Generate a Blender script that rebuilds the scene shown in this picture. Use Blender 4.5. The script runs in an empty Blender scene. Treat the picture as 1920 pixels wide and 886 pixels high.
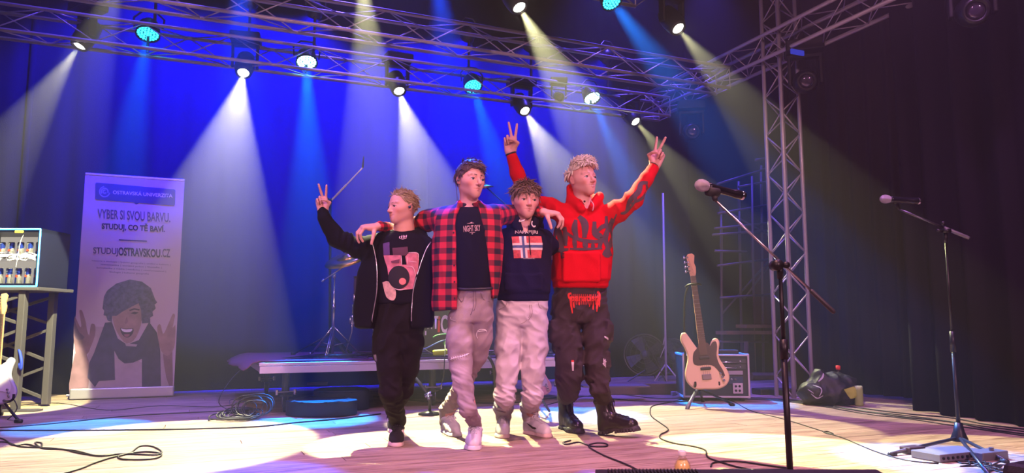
import bpy, bmesh, math, random
import numpy as np
from mathutils import Vector, Matrix, Euler
from mathutils.bvhtree import BVHTree

random.seed(7)
SC = bpy.context.scene
COL = SC.collection
PI = math.pi
R_ = math.radians

# ------------------------------------------------------------------ camera
FPX = 1400.0
PITCH = R_(6.7)
EYE = (0.0, 0.0, 0.7)
cam_d = bpy.data.cameras.new('camera')
cam_d.sensor_width = 36.0
cam_d.lens = FPX / 1920.0 * 36.0
cam_d.clip_start = 0.05
cam = bpy.data.objects.new('camera', cam_d)
cam.location = EYE
cam.rotation_euler = (PI / 2 + PITCH, 0, 0)
COL.objects.link(cam)
SC.camera = cam


def at(px, py, D):
    """world point seen at pixel (px,py) of the 1920x886 photo, at distance Y=D"""
    x = (px - 960.0) / FPX
    y = (443.0 - py) / FPX
    dy = math.cos(PITCH) - y * math.sin(PITCH)
    dz = math.sin(PITCH) + y * math.cos(PITCH)
    s = D / dy
    return Vector((x * s, D, EYE[2] + dz * s))


def ray(px, py):
    return (at(px, py, 1.0) - Vector(EYE))


def on_z(px, py, z=0.0):
    d = ray(px, py)
    t = (z - EYE[2]) / d.z
    return Vector(EYE) + d * t


# the stage is turned 23 degrees against the camera: u runs along the back, v into depth
TH = math.atan(0.426)
U = Vector((math.cos(TH), math.sin(TH), 0))
V = Vector((-math.sin(TH), math.cos(TH), 0))


def uv(u, v, z=0.0):
    return U * u + V * v + Vector((0, 0, z))


def on_v(px, py, v):
    d = ray(px, py)
    e = Vector(EYE)
    t = (v - e.dot(V)) / d.dot(V)
    return e + d * t


def on_u(px, py, u):
    d = ray(px, py)
    e = Vector(EYE)
    t = (u - e.dot(U)) / d.dot(U)
    return e + d * t


# ------------------------------------------------------------------ render look
SC.view_settings.view_transform = 'Standard'
SC.view_settings.look = 'None'
SC.view_settings.gamma = 1.0
SC.view_settings.use_curve_mapping = False
SC.view_settings.exposure = 0.0
cy = SC.cycles
cy.use_denoising = True
try:
    cy.denoiser = 'OPENIMAGEDENOISE'
    cy.denoising_input_passes = 'RGB_ALBEDO_NORMAL'
except Exception:
    pass
cy.max_bounces = 4
cy.diffuse_bounces = 2
cy.glossy_bounces = 2
cy.transmission_bounces = 4
cy.transparent_max_bounces = 6
cy.volume_bounces = 0
cy.sample_clamp_indirect = 2.0
cy.caustics_reflective = False
cy.caustics_refractive = False
cy.use_light_tree = True

# ------------------------------------------------------------------ world: stage haze in a dark hall
W = bpy.data.worlds.new('world')
SC.world = W
W.use_nodes = True
nt = W.node_tree
nt.nodes.clear()
wo = nt.nodes.new('ShaderNodeOutputWorld')
bg = nt.nodes.new('ShaderNodeBackground')
bg.inputs[0].default_value = (0.02, 0.015, 0.05, 1)
bg.inputs[1].default_value = 0.15
vs = nt.nodes.new('ShaderNodeVolumeScatter')
vs.inputs['Density'].default_value = 0.027
vs.inputs['Anisotropy'].default_value = 0.72
nt.links.new(bg.outputs[0], wo.inputs['Surface'])
nt.links.new(vs.outputs[0], wo.inputs['Volume'])


def light(name, kind, loc, target, power, color, size=0.05, angle=40, blend=0.3):
    d = bpy.data.lights.new(name, kind)
    d.energy = power
    d.color = color
    if kind == 'SPOT':
        d.spot_size = R_(angle)
        d.spot_blend = blend
        d.shadow_soft_size = size
    elif kind == 'AREA':
        d.size = size
    o = bpy.data.objects.new(name, d)
    o.location = loc
    o.rotation_euler = (Vector(target) - Vector(loc)).to_track_quat('-Z', 'Y').to_euler()
    COL.objects.link(o)
    return o


# front-of-house wash, from above the audience (pinkish)
light('front_light', 'SPOT', (-3.2, -3.5, 4.2), (0.0, 4.6, 0.6), 1200, (1.0, 0.48, 0.62), 0.25, 60, 0.9)
light('front_light', 'SPOT', (3.6, -3.5, 4.2), (0.4, 4.6, 0.6), 2300, (1.0, 0.46, 0.60), 0.25, 60, 0.9)
# violet and pink LED wash on the stage floor, from above the stage front
light('floor_wash', 'SPOT', (-2.2, 3.2, 4.6), (-1.9, 4.2, 0.0), 650, (0.50, 0.25, 1.0), 0.15, 85, 0.9)
light('floor_wash', 'SPOT', (0.2, 2.2, 4.8), (0.15, 3.2, 0.0), 950, (1.0, 0.42, 0.40), 0.15, 60, 0.9)
light('floor_wash', 'SPOT', (2.3, 3.8, 4.6), (2.2, 4.6, 0.0), 750, (0.72, 0.28, 0.90), 0.15, 85, 0.9)
# added deep blue spots without fixtures, tinting the back floor and the haze
for bu, bv, bp in ((-1.0, 6.6, 900), (1.6, 6.9, 1100), (4.2, 7.0, 2000), (6.0, 7.6, 1000)):
    light('added_back_fill', 'SPOT', uv(bu, bv, 5.6), uv(bu, bv - .2, 0), bp, (0.10, 0.06, 1.0), 0.12, 62, 0.9)

# ------------------------------------------------------------------ lamp positions (real points on the rig)
LAMP_W = (1.0, .95, .48)      # pale warm white of the profile spots
LAMP_B = (.0, .20, 1.0)
V_BACK, V_MID, V_FRONT = 7.45, 6.35, 5.30      # the three cross trusses (depth v)

# ------------------------------------------------------------------ materials
MATS = {}


def mat(name, color, rough=0.6, metal=0.0, bump=0.0, scale=60.0, spec=0.5, emit=None, power=0.0,
        alpha=1.0, trans=0.0, ior=1.45, vary=0.0, vscale=5.0, sheen=0.0, stretch=None):
    if name in MATS:
        return MATS[name]
    m = bpy.data.materials.new(name)
    m.use_nodes = True
    t = m.node_tree
    b = t.nodes['Principled BSDF']
    c = tuple(color) + (1,) if len(color) == 3 else color
    b.inputs['Base Color'].default_value = c
    b.inputs['Roughness'].default_value = rough
    b.inputs['Metallic'].default_value = metal
    b.inputs['Specular IOR Level'].default_value = spec
    b.inputs['IOR'].default_value = ior
    b.inputs['Transmission Weight'].default_value = trans
    b.inputs['Alpha'].default_value = alpha
    if sheen:
        b.inputs['Sheen Weight'].default_value = sheen
    if emit:
        b.inputs['Emission Color'].default_value = tuple(emit) + (1,)
        b.inputs['Emission Strength'].default_value = power
    co = t.nodes.new('ShaderNodeTexCoord')
    vec = co.outputs['Object']
    if stretch:
        mp = t.nodes.new('ShaderNodeMapping')
        mp.inputs['Scale'].default_value = stretch
        t.links.new(vec, mp.inputs[0])
        vec = mp.outputs[0]
    if bump:
        n = t.nodes.new('ShaderNodeTexNoise')
        n.inputs['Scale'].default_value = scale
        n.inputs['Detail'].default_value = 3
        bp = t.nodes.new('ShaderNodeBump')
        bp.inputs['Strength'].default_value = bump
        bp.inputs['Distance'].default_value = 0.01
        t.links.new(vec, n.inputs['Vector'])
        t.links.new(n.outputs[0], bp.inputs['Height'])
        t.links.new(bp.outputs[0], b.inputs['Normal'])
    if vary:
        n = t.nodes.new('ShaderNodeTexNoise')
        n.inputs['Scale'].default_value = vscale
        n.inputs['Detail'].default_value = 4
        r = t.nodes.new('ShaderNodeMapRange')
        r.inputs[1].default_value = 0.3
        r.inputs[2].default_value = 0.7
        r.inputs[3].default_value = 1 - vary
        r.inputs[4].default_value = 1 + vary
        mx = t.nodes.new('ShaderNodeMix')
        mx.data_type = 'RGBA'
        mx.blend_type = 'MULTIPLY'
        mx.inputs[0].default_value = 1.0
        mx.inputs[6].default_value = c
        t.links.new(vec, n.inputs['Vector'])
        t.links.new(n.outputs[0], r.inputs[0])
        t.links.new(r.outputs[0], mx.inputs[7])
        t.links.new(mx.outputs[2], b.inputs['Base Color'])
    MATS[name] = m
    return m


def attr_color(m, attr, col, soft=None):
    """mix base colour of material m towards col by float attribute attr"""
    t = m.node_tree
    b = t.nodes['Principled BSDF']
    a = t.nodes.new('ShaderNodeAttribute')
    a.attribute_name = attr
    mx = t.nodes.new('ShaderNodeMix')
    mx.data_type = 'RGBA'
    src = b.inputs['Base Color'].links
    if src:
        t.links.new(src[0].from_socket, mx.inputs[6])
    else:
        mx.inputs[6].default_value = b.inputs['Base Color'].default_value
    mx.inputs[7].default_value = tuple(col) + (1,)
    t.links.new(a.outputs['Fac'], mx.inputs[0])
    t.links.new(mx.outputs[2], b.inputs['Base Color'])
    return m


# ------------------------------------------------------------------ objects
def link(name, me, m=None, parent=None, smooth=False):
    o = bpy.data.objects.new(name, me)
    COL.objects.link(o)
    if m is not None:
        for x in (m if isinstance(m, (list, tuple)) else [m]):
            me.materials.append(x)
    if smooth:
        me.polygons.foreach_set('use_smooth', [True] * len(me.polygons))
    if parent is not None:
        o.parent = parent
        o.matrix_parent_inverse = Matrix.Translation(-wloc(parent)) @ Matrix.Identity(4) if not ROTATED(parent) else world(parent).inverted()
    return o


def world(o):
    m = Matrix.LocRotScale(o.location, o.rotation_euler, o.scale)
    if o.parent is not None:
        return world(o.parent) @ o.matrix_parent_inverse @ m
    return m


def wloc(o):
    return world(o).translation


def ROTATED(o):
    return True


def tag(o, label=None, cat=None, group=None, kind=None):
    if label:
        o['label'] = label
    if cat:
        o['category'] = cat
    if group:
        o['group'] = group
    if kind:
        o['kind'] = kind
    return o


def empty(name, loc, label=None, cat=None, group=None, rz=0.0):
    o = bpy.data.objects.new(name, None)
    o.location = loc
    o.rotation_euler = (0, 0, rz)
    o.empty_display_size = 0.1
    COL.objects.link(o)
    return tag(o, label, cat, group)


def copy_tree(o, loc=None, parent=None, rot=None):
    c = o.copy()
    COL.objects.link(c)
    if parent is not None:
        c.parent = parent
        c.matrix_parent_inverse = o.matrix_parent_inverse.copy()
    for ch in [x for x in bpy.data.objects if x.parent == o]:
        copy_tree(ch, None, c)
    if loc is not None:
        c.location = loc
    if rot is not None:
        c.rotation_euler = rot
    return c


class MB:
    """collects shapes in world space, then becomes one mesh object"""

    def __init__(self):
        self.v, self.f, self.mi = [], [], []
        self.cur = 0

    def add(self, vs, fs):
        k = len(self.v)
        self.v += [tuple(x) for x in vs]
        self.f += [tuple(i + k for i in f) for f in fs]
        self.mi += [self.cur] * len(fs)
        return self

    def box(self, c, s, M=None, bev=0.0):
        c = Vector(c)
        hx, hy, hz = s[0] / 2, s[1] / 2, s[2] / 2
        if bev > 0:
            b = min(bev, hx * .9, hy * .9, hz * .9)
            vs, fs = [], []
            bm = bmesh.new()
            bmesh.ops.create_cube(bm, size=1.0)
            for v in bm.verts:
                v.co = Vector((v.co.x * 2 * hx, v.co.y * 2 * hy, v.co.z * 2 * hz))
            bmesh.ops.bevel(bm, geom=bm.edges[:], offset=b, segments=2, affect='EDGES', profile=0.5)
            bm.verts.index_update()
            vs = [v.co.copy() for v in bm.verts]
            fs = [[v.index for v in f.verts] for f in bm.faces]
            bm.free()
        else:
            vs = [Vector((x * hx, y * hy, z * hz)) for x in (-1, 1) for y in (-1, 1) for z in (-1, 1)]
            fs = [(0, 1, 3, 2), (4, 6, 7, 5), (0, 4, 5, 1), (2, 3, 7, 6), (0, 2, 6, 4), (1, 5, 7, 3)]
        if M is not None:
            vs = [M @ v for v in vs]
        return self.add([v + c for v in vs], fs)

    def tube(self, pts, r, n=8, caps=True, closed=False):
        pts = [Vector(p) for p in pts]
        N = len(pts)
        rs = r if isinstance(r, (list, tuple)) else [r] * N
        vs, fs = [], []
        ref = None
        for i, p in enumerate(pts):
            if closed:
                t = pts[(i + 1) % N] - pts[i - 1]
            else:
                t = pts[min(i + 1, N - 1)] - pts[max(i - 1, 0)]
            if t.length < 1e-9:
                t = Vector((0, 0, 1))
            t.normalize()
            if ref is None:
                ref = t.orthogonal().normalized()
            ref = (ref - t * ref.dot(t))
            if ref.length < 1e-6:
                ref = t.orthogonal()
            ref.normalize()
            b = t.cross(ref)
            for k in range(n):
                a = 2 * PI * k / n
                vs.append(p + (ref * math.cos(a) + b * math.sin(a)) * rs[i])
        for i in range(N if closed else N - 1):
            j = (i + 1) % N
            for k in range(n):
                k2 = (k + 1) % n
                fs.append((i * n + k, i * n + k2, j * n + k2, j * n + k))
        if caps and not closed:
            fs.append(tuple(range(n))[::-1])
            fs.append(tuple((N - 1) * n + k for k in range(n)))
        return self.add(vs, fs)

    def lathe(self, prof, o=(0, 0, 0), M=None, n=24):
        """prof: list of (r,z)"""
        vs, fs = [], []
        for r, z in prof:
            for k in range(n):
                a = 2 * PI * k / n
                v = Vector((r * math.cos(a), r * math.sin(a), z))
                vs.append((M @ v if M is not None else v) + Vector(o))
        for i in range(len(prof) - 1):
            for k in range(n):
                k2 = (k + 1) % n
                fs.append((i * n + k, i * n + k2, (i + 1) * n + k2, (i + 1) * n + k))
        fs.append(tuple(range(n))[::-1])
        fs.append(tuple((len(prof) - 1) * n + k for k in range(n)))
        return self.add(vs, fs)

    def prism(self, poly, thick, M):
        """poly: 2D points (x,y) in local plane, extruded along local z from 0 to -thick, M places it"""
        n = len(poly)
        vs = [M @ Vector((x, y, 0)) for x, y in poly] + [M @ Vector((x, y, -thick)) for x, y in poly]
        from mathutils.geometry import tessellate_polygon
        tris = tessellate_polygon([[Vector((x, y, 0)) for x, y in poly]])
        fs = [tuple(t) for t in tris] + [tuple(i + n for i in t)[::-1] for t in tris]
        fs += [(i, (i + 1) % n, (i + 1) % n + n, i + n) for i in range(n)]
        return self.add(vs, fs)

    def build(self, name, m=None, parent=None, smooth=False, origin=None):
        me = bpy.data.meshes.new(name)
        o = Vector(origin) if origin is not None else None
        if o is None and parent is None and self.v:
            a = np.array(self.v)
            o = Vector(((a[:, 0].min() + a[:, 0].max()) / 2, (a[:, 1].min() + a[:, 1].max()) / 2, a[:, 2].min()))
        if o is None:
            o = Vector((0, 0, 0))
        me.from_pydata([(x - o.x, y - o.y, z - o.z) for x, y, z in self.v], [], self.f)
        me.polygons.foreach_set('material_index', self.mi)
        bm = bmesh.new()
        bm.from_mesh(me)
        bmesh.ops.recalc_face_normals(bm, faces=bm.faces)
        bm.to_mesh(me)
        bm.free()
        ob = link(name, me, m, parent, smooth)
        if parent is not None:
            ob.location = (0, 0, 0)
        ob.location = o
        return ob


def curve_pts(pts, n=8):
    """catmull-rom through pts"""
    pts = [Vector(p) for p in pts]
    out = []
    for i in range(len(pts) - 1):
        p0 = pts[max(i - 1, 0)]
        p1, p2 = pts[i], pts[i + 1]
        p3 = pts[min(i + 2, len(pts) - 1)]
        for k in range(n):
            t = k / n
            out.append(0.5 * ((2 * p1) + (-p0 + p2) * t + (2 * p0 - 5 * p1 + 4 * p2 - p3) * t * t + (-p0 + 3 * p1 - 3 * p2 + p3) * t ** 3))
    out.append(pts[-1])
    return out


def frame(z, x=None):
    """rotation matrix whose local z is the given direction"""
    z = Vector(z).normalized()
    x = Vector(x) if x is not None else (Vector((0, 0, 1)) if abs(z.z) < 0.9 else Vector((1, 0, 0)))
    y = z.cross(x).normalized()
    x = y.cross(z).normalized()
    return Matrix((x, y, z)).transposed()


def frame4(o, x, y):
    """4x4 with local x, y axes given, origin o"""
    x = Vector(x).normalized()
    z = x.cross(Vector(y)).normalized()
    y = z.cross(x).normalized()
    m = Matrix((x, y, z)).transposed().to_4x4()
    m.translation = Vector(o)
    return m


def text_mesh(s, size=1.0, sx=1.0, align='CENTER', extrude=0.0, bold=0.0, spacing=1.0):
    c = bpy.data.curves.new('t', 'FONT')
    c.body = s
    c.size = size
    c.align_x = align
    c.align_y = 'CENTER'
    c.extrude = extrude
    c.offset = bold
    c.space_character = spacing
    c.resolution_u = 3
    o = bpy.data.objects.new('t', c)
    COL.objects.link(o)
    dg = bpy.context.evaluated_depsgraph_get()
    me = bpy.data.meshes.new_from_object(o.evaluated_get(dg))
    bpy.data.objects.remove(o)
    for v in me.vertices:
        v.co.x *= sx
    return me


def text_on(name, s, M, size, m, parent, sx=1.0, bold=0.0, align='CENTER', spacing=1.0, extrude=0.0):
    me = text_mesh(s, size, sx, align, extrude, bold, spacing)
    me.transform(M)
    return link(name, me, m, parent)


# ------------------------------------------------------------------ implicit surfaces
def A3(p):
    return np.array([p[0], p[1], p[2]], dtype=np.float32)


def rc(a, b, r1, r2=None, flat=None, s=1.0):
    """round cone; flat = axis along which the section is scaled by s (<1: flatter)"""
    a, b = A3(a), A3(b)
    r2 = r1 if r2 is None else r2
    ab = b - a
    L = float(ab @ ab) + 1e-12
    n = None
    if flat is not None:
        n = A3(flat)
        n = n / np.linalg.norm(n)

    def f(P):
        t = np.clip(((P - a) @ ab) / L, 0, 1)
        d = P - (a + t[..., None] * ab)
        if n is not None:
            d = d + (d @ n)[..., None] * n * (1 / s - 1)
            return (np.sqrt((d * d).sum(-1)) - (r1 + (r2 - r1) * t)) * min(1.0, s * 1.15)
        return np.sqrt((d * d).sum(-1)) - (r1 + (r2 - r1) * t)
    return f


def ell(c, r, Rm=None):
    c = A3(c)
    r = np.array(r, dtype=np.float32)
    Rn = None if Rm is None else np.array(Rm.to_3x3() if hasattr(Rm, 'to_3x3') else Rm, dtype=np.float32)

    def f(P):
        q = P - c
        if Rn is not None:
            q = q @ Rn
        k0 = np.sqrt(((q / r) ** 2).sum(-1)) + 1e-9
        k1 = np.sqrt(((q / (r * r)) ** 2).sum(-1)) + 1e-9
        return k0 * (k0 - 1) / k1
    return f


def loft(secs, n=2.4, org=(0, 0, 0), rz=0.0):
    """secs: (z, cx, cy, a, b): elliptic sections stacked in z (world)"""
    S = np.array(sorted(secs), dtype=np.float32)
    zs = np.linspace(S[0, 0], S[-1, 0], 80)
    cols = []
    for k in range(1, 5):
        v = np.interp(zs, S[:, 0], S[:, k])
        ker = np.ones(9) / 9
        v = np.convolve(np.pad(v, 4, mode='edge'), ker, mode='valid')
        cols.append(v)
    z0, z1 = S[0, 0], S[-1, 0]
    c, s = math.cos(rz), math.sin(rz)
    o = A3(org)

    def f(P):
        q = P - o
        z = q[..., 2]
        cx, cyy, a, b = (np.interp(z, zs, v) for v in cols)
        x, y = q[..., 0] - cx, q[..., 1] - cyy
        if rz:
            x, y = c * x + s * y, -s * x + c * y
        m = np.minimum(a, b)
        d = ((np.abs(x / a) ** n + np.abs(y / b) ** n) ** (1 / n) - 1) * m
        e = np.maximum(z - z1, z0 - z)
        r = 0.02
        # rounded intersection of wall and caps
        u_, w_ = np.maximum(d + r, 0), np.maximum(e + r, 0)
        return np.minimum(np.maximum(d, e), -r * 0 + np.maximum(d + r, e + r) - r) * 0 + np.where((d > -r) & (e > -r), np.sqrt(u_ * u_ + w_ * w_) - r, np.maximum(d, e))
    return f


def rbox(c, h, r, Rm=None):
    c = A3(c)
    h = np.array(h, dtype=np.float32) - r
    Rn = None if Rm is None else np.array(Rm.to_3x3() if hasattr(Rm, 'to_3x3') else Rm, dtype=np.float32)

    def f(P):
        q = P - c
        if Rn is not None:
            q = q @ Rn
        q = np.abs(q) - h
        return np.sqrt((np.maximum(q, 0) ** 2).sum(-1)) + np.minimum(q.max(-1), 0) - r
    return f


def torus(c, axis, R, r, sq=1.0, xdir=None, sx=1.0):
    c = A3(c)
    F = np.array(frame(axis, xdir), dtype=np.float32)

    def f(P):
        q = (P - c) @ F
        l = np.sqrt((q[..., 0] / sx) ** 2 + q[..., 1] ** 2) - R
        return np.sqrt(l * l + (q[..., 2] / sq) ** 2) - r
    return f


def local(fn, o, Rm, H=1.0):
    """evaluate fn in a local frame (H = scale)"""
    o = A3(o)
    Rn = np.array(Rm.to_3x3(), dtype=np.float32)
    return lambda P: fn(((P - o) @ Rn) / H) * H


_rs = np.random.RandomState(5)


def wnoise(P, freq, seed=0, stretch=(1, 1, 1)):
    """cheap smooth noise -1..1, sum of warped sines"""
    rs = np.random.RandomState(seed + 11)
    q = P * np.array(stretch, dtype=np.float32) * freq
    out = 0
    for k in range(5):
        d = rs.normal(size=3).astype(np.float32)
        d /= np.linalg.norm(d)
        f2 = rs.normal(size=3).astype(np.float32)
        f2 /= np.linalg.norm(f2)
        ph, ph2 = rs.uniform(0, 6.28, 2)
        out = out + np.sin(q @ d * (1 + .35 * k) + ph + 1.7 * np.sin(q @ f2 * .6 + ph2))
    return out / 3.2


def smin(a, b, k):
    if k <= 0:
        return np.minimum(a, b)
    h = np.maximum(k - np.abs(a - b), 0) / k
    return np.minimum(a, b) - h * h * k * 0.25


class Sdf:
    def __init__(self):
        self.ops = []
        self.disp = []

    def add(self, fn, k=0.02):
        self.ops.append(('+', fn, k))
        return self

    def sub(self, fn, k=0.01):
        self.ops.append(('-', fn, k))
        return self

    def cut(self, fn, k=0.005):
        """keep only where fn<0"""
        self.ops.append(('&', fn, k))
        return self

    def displace(self, fn):
        self.disp.append(fn)
        return self

    def eval(self, P, margin=None):
        """P (n,m,3) blocks; culls primitives per block"""
        n = P.shape[0]
        d = np.full(P.shape[:-1], 1.0, dtype=np.float32)
        C = P.mean(axis=1) if margin is not None else None
        for kind, fn, k in self.ops:
            if margin is not None and kind != '&':
                dc = fn(C)
                sel = dc < margin + k
                if not sel.any():
                    continue
                v = fn(P[sel])
                cur = d[sel]
                if kind == '+':
                    cur = smin(cur, v, k)
                else:
                    cur = -smin(-cur, v, k)
                d[sel] = cur
            else:
                v = fn(P)
                if kind == '+':
                    d = smin(d, v, k)
                elif kind == '-':
                    d = -smin(-d, v, k)
                else:
                    d = -smin(-d, -v, k)
        for fn in self.disp:
            d = d + fn(P)
        return d

    def mesh(self, lo, hi, h):
        B = 8
        lo = np.array(lo, dtype=np.float32)
        nb = np.ceil((np.array(hi) - lo) / (h * B)).astype(int) + 1
        g = np.stack(np.meshgrid(*[np.arange(k) for k in nb], indexing='ij'), -1).reshape(-1, 3)
        cen = lo + (g + 0.5) * (h * B)
        cen = cen.astype(np.float32)
        dc = np.concatenate([self.eval(c[:, None, :])[:, 0] for c in np.array_split(cen, max(1, len(cen) // 60000))])
        diag = h * B * 0.87 * 1.35 + 0.004
        g = g[np.abs(dc) < diag]
        off = np.stack(np.meshgrid(*[np.arange(B + 1)] * 3, indexing='ij'), -1).reshape(-1, 3)
        Vv = []
        for gc in np.array_split(g, max(1, len(g) // 300)):
            P = (lo + (gc[:, None, :] * B + off[None]) * h).astype(np.float32)
            Vv.append(self.eval(P, margin=h * B * 1.2 + 0.03))
        Vv = np.concatenate(Vv).reshape(-1, B + 1, B + 1, B + 1)
        N = nb * B + 2
        # cells
        cr = [Vv[:, i:B + i, j:B + j, k:B + k] for i in (0, 1) for j in (0, 1) for k in (0, 1)]
        mn = np.minimum.reduce(cr)
        mx = np.maximum.reduce(cr)
        bi, ci, cj, ck = np.nonzero((mn < 0) & (mx >= 0))
        cell = g[bi] * B + np.stack([ci, cj, ck], -1)
        key = (cell[:, 0] * N[1] + cell[:, 1]) * N[2] + cell[:, 2]
        corner = np.array([(i, j, k) for i in (0, 1) for j in (0, 1) for k in (0, 1)])
        cv = np.stack([c[bi, ci, cj, ck] for c in cr], -1)
        acc = np.zeros((len(bi), 3))
        cnt = np.zeros(len(bi))
        for a in range(8):
            for b in range(a + 1, 8):
                if np.abs(corner[a] - corner[b]).sum() != 1:
                    continue
                va, vb = cv[:, a], cv[:, b]
                s = (va < 0) != (vb < 0)
                t = np.where(s, va / np.where(s, va - vb, 1), 0)
                p = corner[a] + (corner[b] - corner[a]) * t[:, None]
                acc += np.where(s[:, None], p, 0)
                cnt += s
        pos = lo + (cell + acc / np.maximum(cnt, 1)[:, None]) * h
        order = np.argsort(key)
        key, pos = key[order], pos[order]
        quads = []
        for ax in range(3):
            sl0 = [slice(None)] + [slice(0, B)] * 3
            sl1 = [slice(None)] + [slice(0, B)] * 3
            sl1[ax + 1] = slice(1, B + 1)
            v0, v1 = Vv[tuple(sl0)], Vv[tuple(sl1)]
            s = (v0 < 0) != (v1 < 0)
            e = np.nonzero(s)
            cc = g[e[0]] * B + np.stack(e[1:], -1)
            a1, a2 = (ax + 1) % 3, (ax + 2) % 3
            ks = []
            for d1, d2 in ((0, 0), (-1, 0), (-1, -1), (0, -1)):
                q = cc.copy()
                q[:, a1] += d1
                q[:, a2] += d2
                ks.append((q[:, 0] * N[1] + q[:, 1]) * N[2] + q[:, 2])
            ks = np.stack(ks, -1)
            ix = np.clip(np.searchsorted(key, ks), 0, len(key) - 1)
            ok = (key[ix] == ks).all(-1)
            flip = (v0[e] < 0)
            q = ix[ok]
            fl = flip[ok]
            q[~fl] = q[~fl][:, ::-1]
            quads.append(q)
        return pos, np.concatenate(quads)


def smooth_mesh(pos, quads, it=1, lam=0.5):
    """laplacian smoothing of a quad mesh"""
    e = np.concatenate([quads[:, [0, 1]], quads[:, [1, 2]], quads[:, [2, 3]], quads[:, [3, 0]]])
    a = np.concatenate([e[:, 0], e[:, 1]])
    b = np.concatenate([e[:, 1], e[:, 0]])
    n = len(pos)
    cnt = np.maximum(np.bincount(a, minlength=n), 1)
    for _ in range(it):
        m = np.stack([np.bincount(a, weights=pos[b, k], minlength=n) / cnt for k in range(3)], -1)
        pos = pos + (m - pos) * lam
    return pos


def sdf_obj(name, S, lo, hi, h, m, parent=None, origin=(0, 0, 0), attrs=None, it=1, lam=0.5):
    pos, q = S.mesh(lo, hi, h)
    if it:
        pos = smooth_mesh(pos, q, it, lam)
    og = np.array(origin if parent is None else (0, 0, 0), dtype=float)
    me = bpy.data.meshes.new(name)
    me.vertices.add(len(pos))
    me.vertices.foreach_set('co', (pos - og).astype(np.float32).ravel())
    me.loops.add(len(q) * 4)
    me.loops.foreach_set('vertex_index', q.astype(np.int32).ravel())
    me.polygons.add(len(q))
    me.polygons.foreach_set('loop_start', np.arange(0, len(q) * 4, 4, dtype=np.int32))
    me.polygons.foreach_set('use_smooth', np.ones(len(q), dtype=bool))
    me.update(calc_edges=True)
    for an, fn in (attrs or {}).items():
        v = fn(pos.astype(np.float32))
        if v.ndim == 1:
            a = me.attributes.new(an, 'FLOAT', 'POINT')
            a.data.foreach_set('value', v.astype(np.float32))
        else:
            a = me.attributes.new(an, 'FLOAT_VECTOR', 'POINT')
            a.data.foreach_set('vector', v.astype(np.float32).ravel())
    o = link(name, me, m, parent)
    if parent is None:
        o.location = origin
    return o


def bvh_of(o):
    me = o.data
    M = world(o)
    n = len(me.vertices)
    co = np.empty(n * 3, dtype=np.float32)
    me.vertices.foreach_get('co', co)
    vs = [M @ Vector(c) for c in co.reshape(-1, 3)]
    return BVHTree.FromPolygons(vs, [tuple(p.vertices) for p in me.polygons])


def project(me, bvh, direction, lift=0.002, maxd=1.5):
    """drop the vertices of a flat mesh (world space) along a direction onto a surface"""
    d = Vector(direction).normalized()
    for v in me.vertices:
        h = bvh.ray_cast(v.co, d, maxd)
        if h[0] is not None:
            v.co = h[0] - d * lift
    return me


def poly_mesh(polys, M, sub=0.0):
    """flat polygons (2D) triangulated; finely cut when sub>0"""
    from mathutils.geometry import tessellate_polygon
    bm = bmesh.new()
    for poly in polys:
        vs = [bm.verts.new((x, y, 0)) for x, y in poly]
        for t in tessellate_polygon([[Vector((x, y, 0)) for x, y in poly]]):
            try:
                bm.faces.new([vs[i] for i in t])
            except ValueError:
                pass
    if sub > 0:
        for _ in range(5):
            long = [e for e in bm.edges if e.calc_length() > sub]
            if not long:
                break
            bmesh.ops.subdivide_edges(bm, edges=long, cuts=1)
            bmesh.ops.triangulate(bm, faces=[f for f in bm.faces if len(f.verts) > 3])
    me = bpy.data.meshes.new('print')
    bm.to_mesh(me)
    bm.free()
    me.transform(M)
    return me


def cut_mesh(me, sub):
    bm = bmesh.new()
    bm.from_mesh(me)
    bmesh.ops.triangulate(bm, faces=bm.faces)
    for _ in range(5):
        long = [e for e in bm.edges if e.calc_length() > sub]
        if not long:
            break
        bmesh.ops.subdivide_edges(bm, edges=long, cuts=1)
        bmesh.ops.triangulate(bm, faces=[f for f in bm.faces if len(f.verts) > 3])
    bm.to_mesh(me)
    bm.free()
    return me

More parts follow.
